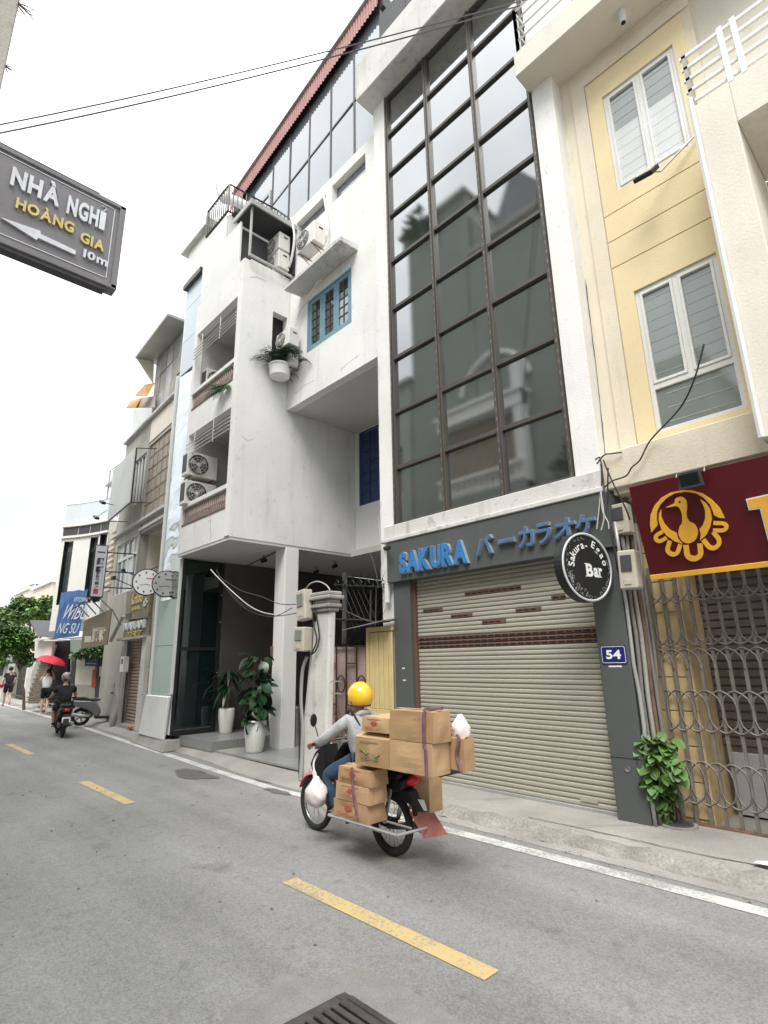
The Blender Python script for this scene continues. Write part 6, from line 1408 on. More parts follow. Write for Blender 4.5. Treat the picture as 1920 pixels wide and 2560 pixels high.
# ---- the dark alley mouth, brick wall, fence and gate to the far left
FF = Fr((-24.2, 5.95, 0), (.93,.36,0))
ah = thing('shed_by_alley', 'small shed with pale blank fascia and brick side wall by the dark alley', 'shed', tuple(FF.P(-1.5, 0, 0)))
dk = [c4_(700,10), c4_(885,10), c4_(800,700), c4_(620,700)]
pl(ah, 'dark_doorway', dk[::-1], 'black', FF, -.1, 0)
pl(ah, 'pale_fascia', [c4_(440,20), c4_(665,20), c4_(640,205), c4_(430,225)][::-1], 'white_metal', FF, .2, .3)
pl(ah, 'roof_edge', [c4_(420,0), c4_(720,-5), c4_(720,12), c4_(420,18)][::-1], 'white_metal', FF, .2, .5)
pl(ah, 'doorway_reveal', [c4_(665,60), c4_(705,60), c4_(650,250), c4_(625,230)][::-1], 'cream', FF, .0, .05)
bw = pl(ah, 'brick_wall', [c4_(490,220), c4_(610,220), c4_(560,800), c4_(350,800), c4_(400,400)][::-1], 'oldgrey', FF, -.05, 0)
uu = R4(FF, [c4_(490,220), c4_(600,800)]); v_ = uu[1][1]+.02
bm_ = MB(); bm_.box(0, .19, 0, .03, 0, .055); bmm = bm_.mesh('brick', 'brick', bevel=.006)
rs = random.Random(8); row = 0
while v_ < uu[0][1]-.05:
    uL = R4(FF, [c4_(360+130*(v_-uu[1][1])/(uu[0][1]-uu[1][1]), 500)])[0][0]; u = uL + (.1 if row % 2 else 0)
    uR = R4(FF, [c4_(560+50*(v_-uu[1][1])/(uu[0][1]-uu[1][1]), 500)])[0][0]
    while u < uR-.15 and row < 26:
        inst(bmm, 'brick', ah, FF.mat(u, v_, .0) @ Matrix.Rotation(pi/2, 4, 'X').inverted() @ Matrix.Translation((0, -rs.uniform(.015,.03), 0)) if False else Matrix.Translation(FF.P(u, v_, .0)) @ Matrix.Rotation(math.atan2(FF.u.y, FF.u.x), 4, 'Z') @ Matrix.Translation((0, -.03+rs.uniform(-.006,.006), 0))); u += .205
    v_ += .085; row += 1
mb = MB(); mb.prism([FF.P(*R4(FF,[p])[0], -2) for p in (c4_(440,0), c4_(900,0), c4_(890,800), c4_(350,800))], FF.n*1.8); mb.build('shed_body', 'darkgrey', ah)
ma_ = thing('dark_awning', 'dark grey fabric awning hanging below the trees left of the blue banner', 'awning', tuple(FF.P(-1, 2.4, 0)))
quadpx(ma_, 'cloth', [(93,1590),(74,1550),(140,1552),(137,1595)], 'darkgrey', (.5,-.3,-.3,.5), FF)
mb = MB(); mb.tube([FF.P(*FF.uv(88,1599,.6),.6), FF.P(*FF.uv(215,1594,.0),.0)], .035, 6); mb.build('front_pole', 'white_metal', ma_)
# fence posts, gate
FQ = Fr((-29.5, 6.45, 0), (1,-.03,0))
fg = thing('barred_gate', 'grey barred double gate between pale posts behind the walking man', 'gate', tuple(FQ.P(-1, 0, 0)))
for k in range(17):
    x = 34+k*1.9; a = FQ.P(*FQ.uv(x-8, 1750)); b = FQ.P(*FQ.uv(x, 1655)); a.z = .1; b.z = 2.1; b.x = a.x; b.y = a.y; mb = MB(); mb.tube([a, b], .02, 4); mb.build('bar', 'darkgrey', fg)
a, b = FQ.uv(26, 1700)[0], FQ.uv(66, 1700)[0]
for z in (.25, 1.1, 2.0): mb = MB(); mb.fbox(FQ, a, b, z, z+.06, -.02, .02); mb.build('rail', 'darkgrey', fg)
mb = MB(); mb.fbox(FQ, a, b, .3, 1.08, -.03, -.01); mb.build('sheet', 'darkgrey', fg)
for (x, w, lab) in ((12,.14,'pale square gate post furthest left, behind the man'), (71,.17,'pale leaning gate post right of the barred gate')):
    u = FQ.uv(x, 1700)[0]; t = thing('gate_post', lab, 'post', tuple(FQ.P(u, 0, 0))); mb = MB(); mb.fbox(FQ, u-w, u+w, .05, 2.35, -.2, .12); mb.build('shaft', 'oldwhite', t, .02); mb = MB(); mb.fbox(FQ, u-w-.05, u+w+.05, 2.35, 2.45, -.25, .17); mb.build('cap', 'stain', t, .02)
mb = MB(); mb.fbox(FQ, -6, FQ.uv(10,1700)[0], .05, 1.9, -.15, 0); mb.fbox(FQ, FQ.uv(80,1700)[0], 2.2, .05, 2.2, -.6, -.3); mb.build('boundary_wall', 'oldgrey', None); tag(COL.objects[-1], 'grey boundary wall beside the barred gate at the far left', 'wall')
rub = MB(); rs = random.Random(4)
for k in range(26):
    x = rs.uniform(-26.5, -23.8); rub.obox((x, 5.75+bend(x)*.0+rs.uniform(-.1,.35), .15+rs.uniform(0,.05)), rs.uniform(.08,.3), rs.uniform(.08,.2), rs.uniform(.04,.12), Matrix.Rotation(rs.uniform(0,3), 3, 'Z'))
o = rub.build('rubble', 'oldwhite'); o['kind'] = 'stuff'; o['label'] = 'low rubble and sacks along the far pavement edge'
c = PZ(328, 1822, .13); mb = MB(); mb.box(c.x-.12, c.x+.12, c.y-.05, c.y+.05, .13, .19); tag(mb.build('loose_brick', 'poster', None, .01), 'single loose orange brick on the pavement in front of the rosy shutter', 'brick')
# trees
def treepx(name, lab, blobs, n, size, m, seed, X, trunkpx, r):
    bl_ = []
    for (x, y, rx, rz) in blobs: c = PX(x, y, X); k = abs(X)/F*.97; bl_.append((c, (rx*k*.72, rx*k*.8, rz*k*.8)))
    a = PX(*trunkpx, X); a.z = 0; top = bl_[0][0].lerp(a, .45)
    return foliage(name, lab, 'tree', bl_, n, size, m, seed, trunk=(a, r, [a, a.lerp(top, .5)+Vector((.1,.05,0)), top]))
treepx('street_tree', 'dense dark green street tree with low round crown at left edge', [(40,1600,42,36),(10,1612,30,30),(62,1620,26,30),(70,1648,18,18),(25,1578,30,22),(82,1605,16,14)], 7000, .15, 'leaft', 3, -27.5, (62,1760), .06)
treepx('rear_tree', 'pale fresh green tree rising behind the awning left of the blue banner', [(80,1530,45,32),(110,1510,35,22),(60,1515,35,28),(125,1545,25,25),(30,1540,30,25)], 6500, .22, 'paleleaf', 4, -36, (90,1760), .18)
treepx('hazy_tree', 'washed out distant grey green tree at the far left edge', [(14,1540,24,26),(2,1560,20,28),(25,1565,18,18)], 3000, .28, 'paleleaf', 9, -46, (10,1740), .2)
# far houses above the trees
def farhouse(label, x0, y0, x1, X, m, feats, depth=6, base=0):
    a, b = PX(x0, y0, X), PX(x1, y0, X); t = thing('distant_house', label, 'house', ((a.x), (a.y+b.y)/2, 0)); fr = FX(X)
    hs = [(min(fr.uv(p[0], p[1])[0], fr.uv(p[2], p[1])[0]), max(fr.uv(p[0], p[1])[0], fr.uv(p[2], p[1])[0]), fr.uv(p[0], p[3])[1], fr.uv(p[0], p[1])[1]) for p in feats]
    mb = MB(); mb.wall(fr, a.y, b.y, 0, a.z, hs, -.3, 0); mb.build('wall', m, t)
    mb = MB(); mb.box(X-depth, X-.35, a.y+.05, b.y-.05, 0, a.z-.05); mb.build('core', m, t)
    for h in hs: q = MB(); q.fbox(fr, *h, -.3, -.2); q.build('window', 'dglass', t)
    mb = MB(); mb.fbox(fr, a.y-.15, b.y+.15, a.z, a.z+.18, -depth, .15); mb.build('roof_slab', 'white', t)
    return t
farhouse('distant pale block with grey roof box behind the green tree', 75, 1472, 150, -52, 'palecream', [(85,1488,98,1500),(106,1488,120,1500)])
farhouse('distant cream stepped house beside the curved white house', 132, 1455, 165, -44, 'cream', [(140,1485,150,1500)])
farhouse('distant white rooftop house with maroon panel on top', 88, 1458, 148, -58, 'white', [(90,1460,105,1468)])
farhouse('distant grey low house at the far left behind the gate', -60, 1640, 40, -50, 'oldgrey', [(0,1660,12,1690)])
treepx('background_tree', 'broad dark tree mass behind the far gate and posts', [(15,1650,40,22),(50,1650,30,20),(-20,1640,30,30)], 3500, .22, 'leaft', 14, -40, (15,1740), .2)
# ================================================================== PEOPLE
def skin(name, joints, edges, m, parent, sub=2, root=None):
    """one continuous surface grown round a skeleton; joints = {name: (pos, radius)}"""
    names = list(joints); idx = {n: i for i, n in enumerate(names)}
    me = bpy.data.meshes.new(name); me.from_pydata([tuple(joints[n][0]) for n in names], [(idx[a], idx[b]) for a, b in edges], []); me.update()
    o = bpy.data.objects.new(name, me); COL.objects.link(o); md = o.modifiers.new('skin', 'SKIN'); md.use_smooth_shade = True
    if not me.skin_vertices:
        import bmesh as _b
    lay = me.skin_vertices[0].data
    for n in names:
        r = joints[n][1]; lay[idx[n]].radius = (r, r) if not isinstance(r, tuple) else r; lay[idx[n]].use_root = (n == (root or names[0]))
    ss = o.modifiers.new('sub', 'SUBSURF'); ss.levels = ss.render_levels = sub
    dg = bpy.context.evaluated_depsgraph_get(); dg.update(); m2 = bpy.data.meshes.new_from_object(o.evaluated_get(dg)); bpy.data.objects.remove(o)
    m2.name = name; m2.materials.clear(); m2.materials.append(M[m])
    for p in m2.polygons: p.use_smooth = True
    off = OFF[parent]; m2.transform(Matrix.Translation(-off)); ob = bpy.data.objects.new(name, m2); COL.objects.link(ob); ob.parent = parent; OFF[ob] = off
    return ob
def human(name, label, loc, rz, J, top='tee', sleeves='short', bottom='tee', legs='short', skinm='skin', hair=True, shoes='black', group=None, scale=1.0, grip=True, vest=None, hood=False):
    """J: joint positions in the figure's own space (x forward, y left, z up)"""
    t = thing(name, label, 'person', loc, rz, group=group, local=True); t.scale = (scale,)*3
    V = {k: Vector(v) for k, v in J.items()}
    V.setdefault('spine', V['pelvis'].lerp(V['chest'], .5))
    rad = dict(pelvis=(.135,.10), spine=(.125,.095), chest=(.15,.105), neck=.052, throat=.05, skull=.088, crown=.075)
    hd = (V['head']-V['neck']).normalized(); V['throat'] = V['neck']+hd*.05; V['skull'] = V['head']; V['crown'] = V['head']+hd*.07
    jo = {k: (V[k], rad[k]) for k in ('pelvis','spine','chest','neck','throat','skull','crown')}
    ed = [('pelvis','spine'),('spine','chest'),('chest','neck'),('neck','throat'),('throat','skull'),('skull','crown')]
    for s in 'lr':
        if 'toe_'+s not in V: V['toe_'+s] = V['ankle_'+s]+Vector((.16,0,-.06))
        V['heel_'+s] = V['ankle_'+s]+Vector((-.02,0,-.04))
        for k, r in (('shoulder_',.058),('elbow_',.041),('wrist_',.028),('hip_',.092),('knee_',.056),('ankle_',.037),('toe_',.028)): jo[k+s] = (V[k+s], r)
        mid = V['knee_'+s].lerp(V['ankle_'+s], .33)+Vector((-.015,0,0)); jo['calf_'+s] = (mid, .056)
        ed += [('chest','shoulder_'+s),('shoulder_'+s,'elbow_'+s),('elbow_'+s,'wrist_'+s),('pelvis','hip_'+s),('hip_'+s,'knee_'+s),('knee_'+s,'calf_'+s),('calf_'+s,'ankle_'+s),('ankle_'+s,'toe_'+s)]
        # hand: palm and five separate bent fingers
        w, e = V['wrist_'+s], V['elbow_'+s]; fdir = (w-e).normalized(); side = Vector((0,0,1)).cross(fdir).normalized(); dn = fdir.cross(side)
        if dn.z > 0: dn = -dn
        palm = w+fdir*.075; jo['palm_'+s] = (palm, (.036,.016)); ed.append(('wrist_'+s, 'palm_'+s))
        for i, (o_, l) in enumerate(((-.030,.060),(-.010,.072),(.010,.068),(.029,.052))):
            b = palm+side*o_+fdir*.018; c = b+fdir*l*.45+dn*l*(.25 if grip else .1); d = c+(dn*(.9 if grip else .4)+fdir*(.1 if grip else .8)).normalized()*l*.5
            for q, (n_, p_) in enumerate((('a',b),('b',c),('c',d))): jo[f'f{i}{n_}_{s}'] = (p_, .0095-.001*q)
            ed += [('palm_'+s, f'f{i}a_{s}'), (f'f{i}a_{s}', f'f{i}b_{s}'), (f'f{i}b_{s}', f'f{i}c_{s}')]
        sg = -1 if s == 'l' else 1; b = w+fdir*.035+side*.03*sg; c = b+fdir*.03+side*.02*sg+dn*.015; d = c+fdir*.02+dn*.022
        jo['t1_'+s] = (b, .012); jo['t2_'+s] = (c, .0105); jo['t3_'+s] = (d, .009); ed += [('wrist_'+s,'t1_'+s),('t1_'+s,'t2_'+s),('t2_'+s,'t3_'+s)]
    skin('body', jo, ed, skinm, t)
    # face
    fw = Vector((1,0,0)); fw = (fw-hd*fw.dot(hd)).normalized(); lf = hd.cross(fw); h = V['head']
    mb = MB(); mb.ball(h+fw*.10+hd*-.005, .014, 8, 6, (1.1,.8,1.5))
    for sg in (-1,1): mb.ball(h+lf*sg*.088, .02, 8, 6, (.7,.5,1.3))
    mb.build('nose_and_ears', skinm, t, smooth=True)
    mb = MB()
    for sg in (-1,1): mb.ball(h+fw*.082+lf*sg*.033+hd*.012, .011, 8, 6)
    mb.build('eyes', 'black', t); mb = MB(); mb.ball(h+fw*.088-hd*.045, .02, 8, 5, (.5,1.1,.35)); mb.build('mouth', 'pinkp', t)
    if hair: mb = MB(); mb.ball(h-fw*.016+hd*.028, .104, 16, 10, (1,.95,1.0)); mb.build('hair', 'hair', t, smooth=True)
    # top
    g = .038 if not hood else .055; jt = {k: (V[k], tuple(x+g for x in rad[k])) for k in ('pelvis','spine','chest')}; jt['neck'] = (V['neck']-hd*.01, .062); jt['yoke'] = (V['chest'].lerp(V['neck'], .5)+Vector((-.015,0,0)), (.125,.085)); et = [('pelvis','spine'),('spine','chest'),('chest','yoke'),('yoke','neck')]
    if 'hem' in V: pass
    for s in 'lr':
        sh, el, wr = V['shoulder_'+s], V['elbow_'+s], V['wrist_'+s]; jt['s'+s] = (sh, .078); et.append(('chest', 's'+s))
        if sleeves == 'long': jt['e'+s] = (el, .060); jt['w'+s] = (wr-(wr-el).normalized()*.01, .042); jt['m'+s] = (el.lerp(wr,.5)-Vector((0,0,.012)), .056); jt['u'+s] = (sh.lerp(el,.5), .066); et += [('s'+s,'u'+s),('u'+s,'e'+s),('e'+s,'m'+s),('m'+s,'w'+s)]
        elif sleeves == 'short': jt['u'+s] = (sh.lerp(el,.62), .070); et.append(('s'+s,'u'+s))
    skin('shirt' if not hood else 'hooded_jacket', jt, et, top, t)
    jb = {'pelvis': (V['pelvis']+Vector((0,0,.0)), tuple(x+.018 for x in rad['pelvis']))}; eb = []
    for s in 'lr':
        hp, kn, an = V['hip_'+s], V['knee_'+s], V['ankle_'+s]; jb['h'+s] = (hp, .112); eb.append(('pelvis','h'+s))
        if legs == 'long': jb['q'+s] = (hp.lerp(kn,.5), .098); jb['k'+s] = (kn, .078); jb['c'+s] = (kn.lerp(an,.4), .074); jb['a'+s] = (an+Vector((0,0,.02)), .055); eb += [('h'+s,'q'+s),('q'+s,'k'+s),('k'+s,'c'+s),('c'+s,'a'+s)]
        else: jb['k'+s] = (hp.lerp(kn, .85), .095); eb.append(('h'+s,'k'+s))
    skin('trousers' if legs == 'long' else 'shorts', jb, eb, bottom, t)
    for s in 'lr':
        a, to = V['ankle_'+s], V['toe_'+s]; js = {'a': (a+Vector((-.015,0,-.03)), .042), 'b': (a.lerp(to,.5)+Vector((0,0,-.012)), .043), 'c': (to, .036)}; skin('shoe', js, [('a','b'),('b','c')], shoes, t, 1)
    return t, V
RIDE = dict(pelvis=(.30,0,.76), chest=(.47,0,1.10), neck=(.53,0,1.25), head=(.56,0,1.40),
    shoulder_l=(.50,.17,1.17), elbow_l=(.62,.27,.98), wrist_l=(.80,.29,.92), shoulder_r=(.50,-.17,1.17), elbow_r=(.62,-.27,.98), wrist_r=(.80,-.29,.92),
    hip_l=(.33,.10,.74), knee_l=(.68,.19,.66), ankle_l=(.56,.17,.33), hip_r=(.33,-.10,.74), knee_r=(.68,-.19,.66), ankle_r=(.56,-.17,.33))
# ================================================================== MOTORBIKES (x forward from the rear axle, y left)
def wheel(t, x, r, w, rim='steel', spokes=18, cast=False):
    mb = MB(); mb.tube([(x+(r-w*.5)*cos(2*pi*k/40), 0, r+(r-w*.5)*sin(2*pi*k/40)) for k in range(40)], w*.5, 10, closed=True); wh = mb.build('wheel', 'rubber', t, smooth=True)
    mb = MB(); rr = r-w*.95; mb.tube([(x+rr*cos(2*pi*k/32), 0, r+rr*sin(2*pi*k/32)) for k in range(32)], .012, 6, closed=True); mb.build('rim', rim, wh, smooth=True)
    mb = MB(); mb.lathe([(.045,-.045),(.045,.045)], (x,0,r), 14, (0,1,0)); mb.build('hub', rim if not cast else 'blackm', wh)
    mb = MB()
    if cast:
        for k in range(5):
            a = 2*pi*k/5; 
            for da in (-.12,.12): mb.tube([(x+.03*cos(a), 0, r+.03*sin(a)), (x+rr*cos(a+da), 0, r+rr*sin(a+da))], .011, 5)
    else:
        for k in range(spokes): a = 2*pi*k/spokes; b = a+(.35 if k % 2 else -.35); sg = .03 if k % 2 else -.03; mb.tube([(x+.04*cos(a), sg, r+.04*sin(a)), (x+rr*cos(b), 0, r+rr*sin(b))], .0022, 3)
    o = mb.build('spokes', rim if not cast else 'blackm', wh); o['kind'] = 'stuff' if not cast else None
    if cast: del o['kind']
    return wh
def side_prism(pts, y0, y1): return MB().prism([(x, y0, z) for x, z in pts], (0, y1-y0, 0))
def motorbike(label, loc, rz, paint_='redp', style='underbone', shield=None, scale=.93, seat='black', rimm='steel', plate='paperwhite', group=None):
    t = thing('motorbike', label, 'motorbike', loc, rz, group=group, local=True); t.scale = (scale,)*3
    r = .285 if style == 'underbone' else .27; WB = 1.22; w = .075 if style == 'underbone' else .10
    wheel(t, 0, r, w, 'blackm', cast=style != 'underbone'); wheel(t, WB, r, w*.9, rimm, cast=style != 'underbone')
    # fork and bars
    mb = MB()
    for y in (-.06,.06): mb.tube([(WB, y, r), (WB-.13, y, .66)], .018, 8)
    mb.tube([(WB-.13,0,.62),(WB-.21,0,.93)], .025, 8); mb.build('fork', 'steel' if style == 'underbone' else 'blackm', t)
    q = MB(); q.tube(catm3([(WB-.38,.33,.955),(WB-.33,.22,.965),(WB-.22,.06,.95),(WB-.22,-.06,.95),(WB-.33,-.22,.965),(WB-.38,-.33,.955)]), .012, 6); hb = q.build('handlebar', 'blackm', t)
    for sg in (-1,1):
        q = MB(); q.tube([(WB-.40,sg*.35,.953),(WB-.345,sg*.245,.963)], .019, 8); q.build('grip', 'rubber', hb)
        q = MB(); q.tube(catm3([(WB-.30,sg*.2,.97),(WB-.28,sg*.22,1.08),(WB-.31,sg*.27,1.14)]), .006, 4); q.ball((WB-.32,sg*.29,1.19), .062, 12, 8, (.2,.75,1.1)); q.build('mirror', 'blackm', hb)
        q = MB(); q.tube([(WB-.27,sg*.2,.985),(WB-.36,sg*.31,.99)], .005, 4); q.build('brake_lever', 'steel', hb)
    # front mudguard
    mb = MB(); n = 12; vs = []
    for k in range(n+1):
        a = R_(20+150*k/n); rr = r+.035
        for y, dz in ((-.055,-.03),(-.03,0),(.03,0),(.055,-.03)): vs.append((WB-.0+(rr+dz)*cos(a), y, r+(rr+dz)*sin(a)))
    mb.add(vs, [(4*k+j, 4*k+j+1, 4*k+j+5, 4*k+j+4) for k in range(n) for j in range(3)]); mb.build('front_mudguard', paint_, t, smooth=True)
    if style == 'underbone':
        side_prism([(WB-.10,.82),(WB-.02,.70),(WB-.10,.55),(WB-.33,.30),(WB-.42,.30),(WB-.30,.62),(WB-.24,.92)], -.12, .12).build('leg_shield', shield or paint_, t, .02)
        side_prism([(WB-.14,.90),(WB-.03,.83),(WB-.08,.98),(WB-.20,1.03),(WB-.28,.96)], -.09, .09).build('headlamp_cowl', paint_, t, .025)
        mb = MB(); mb.ball((WB-.05,0,.90), .065, 12, 8, (.6,1.1,.9)); mb.build('headlight', 'bglass', t, smooth=True)
        mb = MB(); mb.tube([(WB-.26,0,.60),(WB-.48,0,.42),(.35,0,.52),(.05,0,.62)], .045, 8); mb.build('frame', 'blackm', t)
        side_prism([(.62,.46),(.58,.22),(.38,.20),(.30,.34),(.36,.46)], -.11, .11).build('engine', 'galv', t, .02)
        side_prism([(.50,.70),(.46,.56),(.22,.46),(-.25,.62),(-.30,.72)], -.10, .10).build('side_cover', shield or paint_, t, .02)
        side_prism([(.58,.74),(.54,.68),(-.22,.70),(-.26,.77),(.0,.80),(.35,.77)], -.12, .12).build('seat', seat, t, .025)
        mb = MB(); mb.tube([(0,-.07,r),(.42,-.06,.33)], .022, 6); mb.tube([(0,.07,r),(.42,.06,.33)], .022, 6); mb.build('swingarm', 'blackm', t)
        mb = MB(); mb.tube([(0,.09,r+.02),(-.10,.10,.62)], .022, 7); mb.tube([(0,-.09,r+.02),(-.10,-.10,.62)], .022, 7); mb.build('shock_absorber', 'steel', t)
        mb = MB(); mb.tube([(.5,-.13,.22),(.15,-.14,.20),(-.25,-.15,.28)], [.02,.025,.045], 10); mb.build('exhaust', 'steel', t)
        side_prism([(.05,.60),(-.30,.62),(-.42,.42),(-.44,.28),(-.38,.30),(-.32,.50),(.0,.54)], -.06, .06).build('rear_mudguard', 'black', t, .01)
    else:
        side_prism([(WB-.06,.86),(WB-.0,.66),(WB-.12,.42),(WB-.28,.22),(WB-.36,.24),(WB-.24,.60),(WB-.24,.92)], -.18, .18).build('front_panel', paint_, t, .04)
        side_prism([(WB-.14,.90),(WB-.04,.86),(WB-.10,1.0),(WB-.24,1.03),(WB-.30,.95)], -.13, .13).build('handlebar_cowl', 'black', t, .03)
        side_prism([(WB-.28,.26),(WB-.32,.20),(.42,.20),(.40,.27)], -.15, .15).build('footboard', 'black', t, .01)
        side_prism([(.52,.27),(.56,.42),(.44,.62),(.30,.74),(-.24,.78),(-.36,.72),(-.20,.60),(.05,.52),(.30,.40),(.42,.24)], -.15, .15).build('body_panel', paint_, t, .04)
        side_prism([(.52,.78),(.50,.73),(.1,.74),(-.28,.78),(-.26,.85),(.0,.86),(.2,.80)], -.13, .13).build('seat', seat, t, .03)
        mb = MB(); mb.tube([(.3,-.15,.30),(.1,-.17,.30),(-.22,-.17,.36)], [.03,.05,.055], 12); mb.build('exhaust', 'galv', t, smooth=True)
        side_prism([(.36,.38),(.30,.22),(.10,.22),(-.04,.26),(.0,.34),(.2,.40)], -.12, .12).build('engine', 'darkgrey', t, .03)
        side_prism([(-.20,.62),(-.38,.60),(-.50,.34),(-.46,.32),(-.34,.50),(-.18,.54)], -.07, .07).build('rear_mudguard', 'black', t, .01)
    mb = MB(); mb.ball((-.31,0,.70), .06, 10, 8, (.5,1.5,.8)); mb.build('tail_light', 'redlamp', t, smooth=True)
    if plate:
        mb = MB(); mb.obox((-.43,0,.47), .006, .19, .14, Matrix.Rotation(R_(14), 3, 'Y')); np2 = mb.build('number_plate', plate, t)
    mb = MB(); mb.tube([(.40,-.24,.26),(.40,.24,.26)], .012, 6); mb.build('foot_pegs', 'rubber', t)
    return t
M['redlamp'] = mat('red_lamp_lens', (.6,.01,.01), .25, bump=0, var=.05)
def world_of(loc, rz, s, p): return Vector(loc) + Matrix.Rotation(rz, 3, 'Z') @ (Vector(p)*s)
# ---- the delivery rider
BL = Vector((-4.03, 3.84, 0)); BR = pi; SC = .94
mbk = motorbike('old red underbone motorbike loaded with cartons driving along the road', tuple(BL), BR, 'pinkp', scale=SC, plate=None, shield='black')
J = dict(pelvis=(.33,0,.80), chest=(.43,0,1.11), neck=(.47,0,1.26), head=(.46,0,1.405),
    shoulder_l=(.45,.18,1.20), elbow_l=(.68,.31,1.02), wrist_l=(.83,.31,.975), shoulder_r=(.47,-.18,1.20), elbow_r=(.66,-.29,1.02), wrist_r=(.83,-.31,.975),
    hip_l=(.42,.10,.79), knee_l=(.72,.24,.66), ankle_l=(.60,.20,.33), hip_r=(.42,-.10,.79), knee_r=(.72,-.22,.68), ankle_r=(.60,-.18,.33))
rider, V = human('person', 'rider in grey hooded jacket, blue jeans and yellow helmet driving the loaded motorbike', tuple(BL), BR, J, 'hoodie', 'long', 'denim', 'long', 'skin', True, 'black', scale=SC, hood=True)
skin('apron', {'a': (Vector((.60,.03,.99)), (.10,.04)), 'b': (Vector((.66,.03,.84)), (.16,.04)), 'c': (Vector((.74,.03,.70)), (.15,.03))}, [('a','b'),('b','c')], 'vest', rider, 1)
skin('hood', {'a': (V['neck']+Vector((-.02,0,.03)), (.105,.10)), 'b': (V['neck']+Vector((-.08,0,-.05)), (.14,.09))}, [('a','b')], 'hoodie', rider, 2)
mb = MB(); mb.tube(catm3([(.54,.10,1.27),(.46,.135,1.30),(.37,.13,1.22),(.32,.08,1.08),(.31,.02,1.0)]), .014, 6); mb.build('bag_strap', 'black', rider)
hl = thing('helmet', 'round shiny yellow open face helmet worn by the delivery rider', 'helmet', tuple(BL), BR, local=True); hl.scale = (SC,)*3
h = V['head']+Vector((-.005,0,.035)); mb = MB(); n, m_ = 28, 16; vs = []; fs = []
for i in range(m_+1):
    a = pi*i/m_*.72
    for k in range(n): p = 2*pi*k/n; vs.append(h+Vector((.150*sin(a)*cos(p), .138*sin(a)*sin(p), .150*cos(a))))
for i in range(m_):
    for k in range(n):
        p = 2*pi*(k+.5)/n; a = pi*(i+.5)/m_*.72
        if i > m_*.62 and cos(p) > .55: continue
        fs.append((i*n+k, i*n+(k+1) % n, (i+1)*n+(k+1) % n, (i+1)*n+k))
mb.add(vs, fs); sh_ = mb.build('shell', 'yellowp', hl, smooth=True); so_ = sh_.modifiers.new('thick', 'SOLIDIFY'); so_.thickness = .02
rr = .150*sin(pi*.72); zz0 = .150*cos(pi*.72); mb = MB(); mb.tube([h+Vector((rr*cos(a), rr*.92*sin(a), zz0)) for a in [R_(60+240*k/20) for k in range(21)]], .009, 6); mb.build('rubber_edge', 'maroong', hl)
for (a, z, s) in ((62,.0,.030),(58,-.05,.022),(95,-.055,.016)):
    p = h+Vector((.150*cos(R_(a)), .139*sin(R_(a)), z)); mb = MB(); mb.ball(p*1.0, s, 8, 6, (.8,.25,1)); mb.build('dark_decal', 'black' if a < 90 else 'redp', hl)
# plastic bag on the handlebar hook
def bagmesh(name, label, c, sx, sy, sz, seed, m='bag', world=True):
    mb = MB(); n, k_ = 22, 14; vs = []
    for i in range(k_+1):
        t_ = i/k_; a = pi*t_; prof_ = max(sin(a)**.5*(1-.45*(1-t_)), .16*(t_ < .12)) if t_ < .98 else .05; z = sz*(.5-t_)
        for k in range(n):
            p = 2*pi*k/n; nn = 1+.38*noise.noise((cos(p)*1.6+seed, sin(p)*1.6, t_*3))+.22*abs(noise.noise((cos(p)*4+seed, sin(p)*4, t_*5)))
            f = max(.10, prof_)*nn; vs.append(Vector(c)+Vector((sx*.5*f*cos(p), sy*.5*f*sin(p), z)))
    mb.add(vs, [(i*n+k, i*n+(k+1) % n, (i+1)*n+(k+1) % n, (i+1)*n+k) for i in range(k_) for k in range(n)]+[tuple(range(n)), tuple(range(k_*n, (k_+1)*n))])
    return tag(mb.build(name, m, smooth=True), label, 'bag')
bagmesh('plastic_bag', 'bulging translucent white plastic bag hanging at the riders left leg', (-4.72, 3.50, .48), .28, .22, .28, 2)
q_ = [(-4.74,3.50,.60),(-4.80,3.52,.72),(-4.84,3.60,.80)]
mb = MB(); mb.tube(catm3(q_), [.022]*3+[.010]*8, 6); tag(mb.build('bag_handle', 'bag'), 'stretched handles of the white bag looped over the front hook', 'bag handle')
bagmesh('plastic_bag', 'crumpled pinkish white plastic bag squeezed behind the upper carton', (-3.08, 3.74, 1.15), .17, .18, .22, 7)
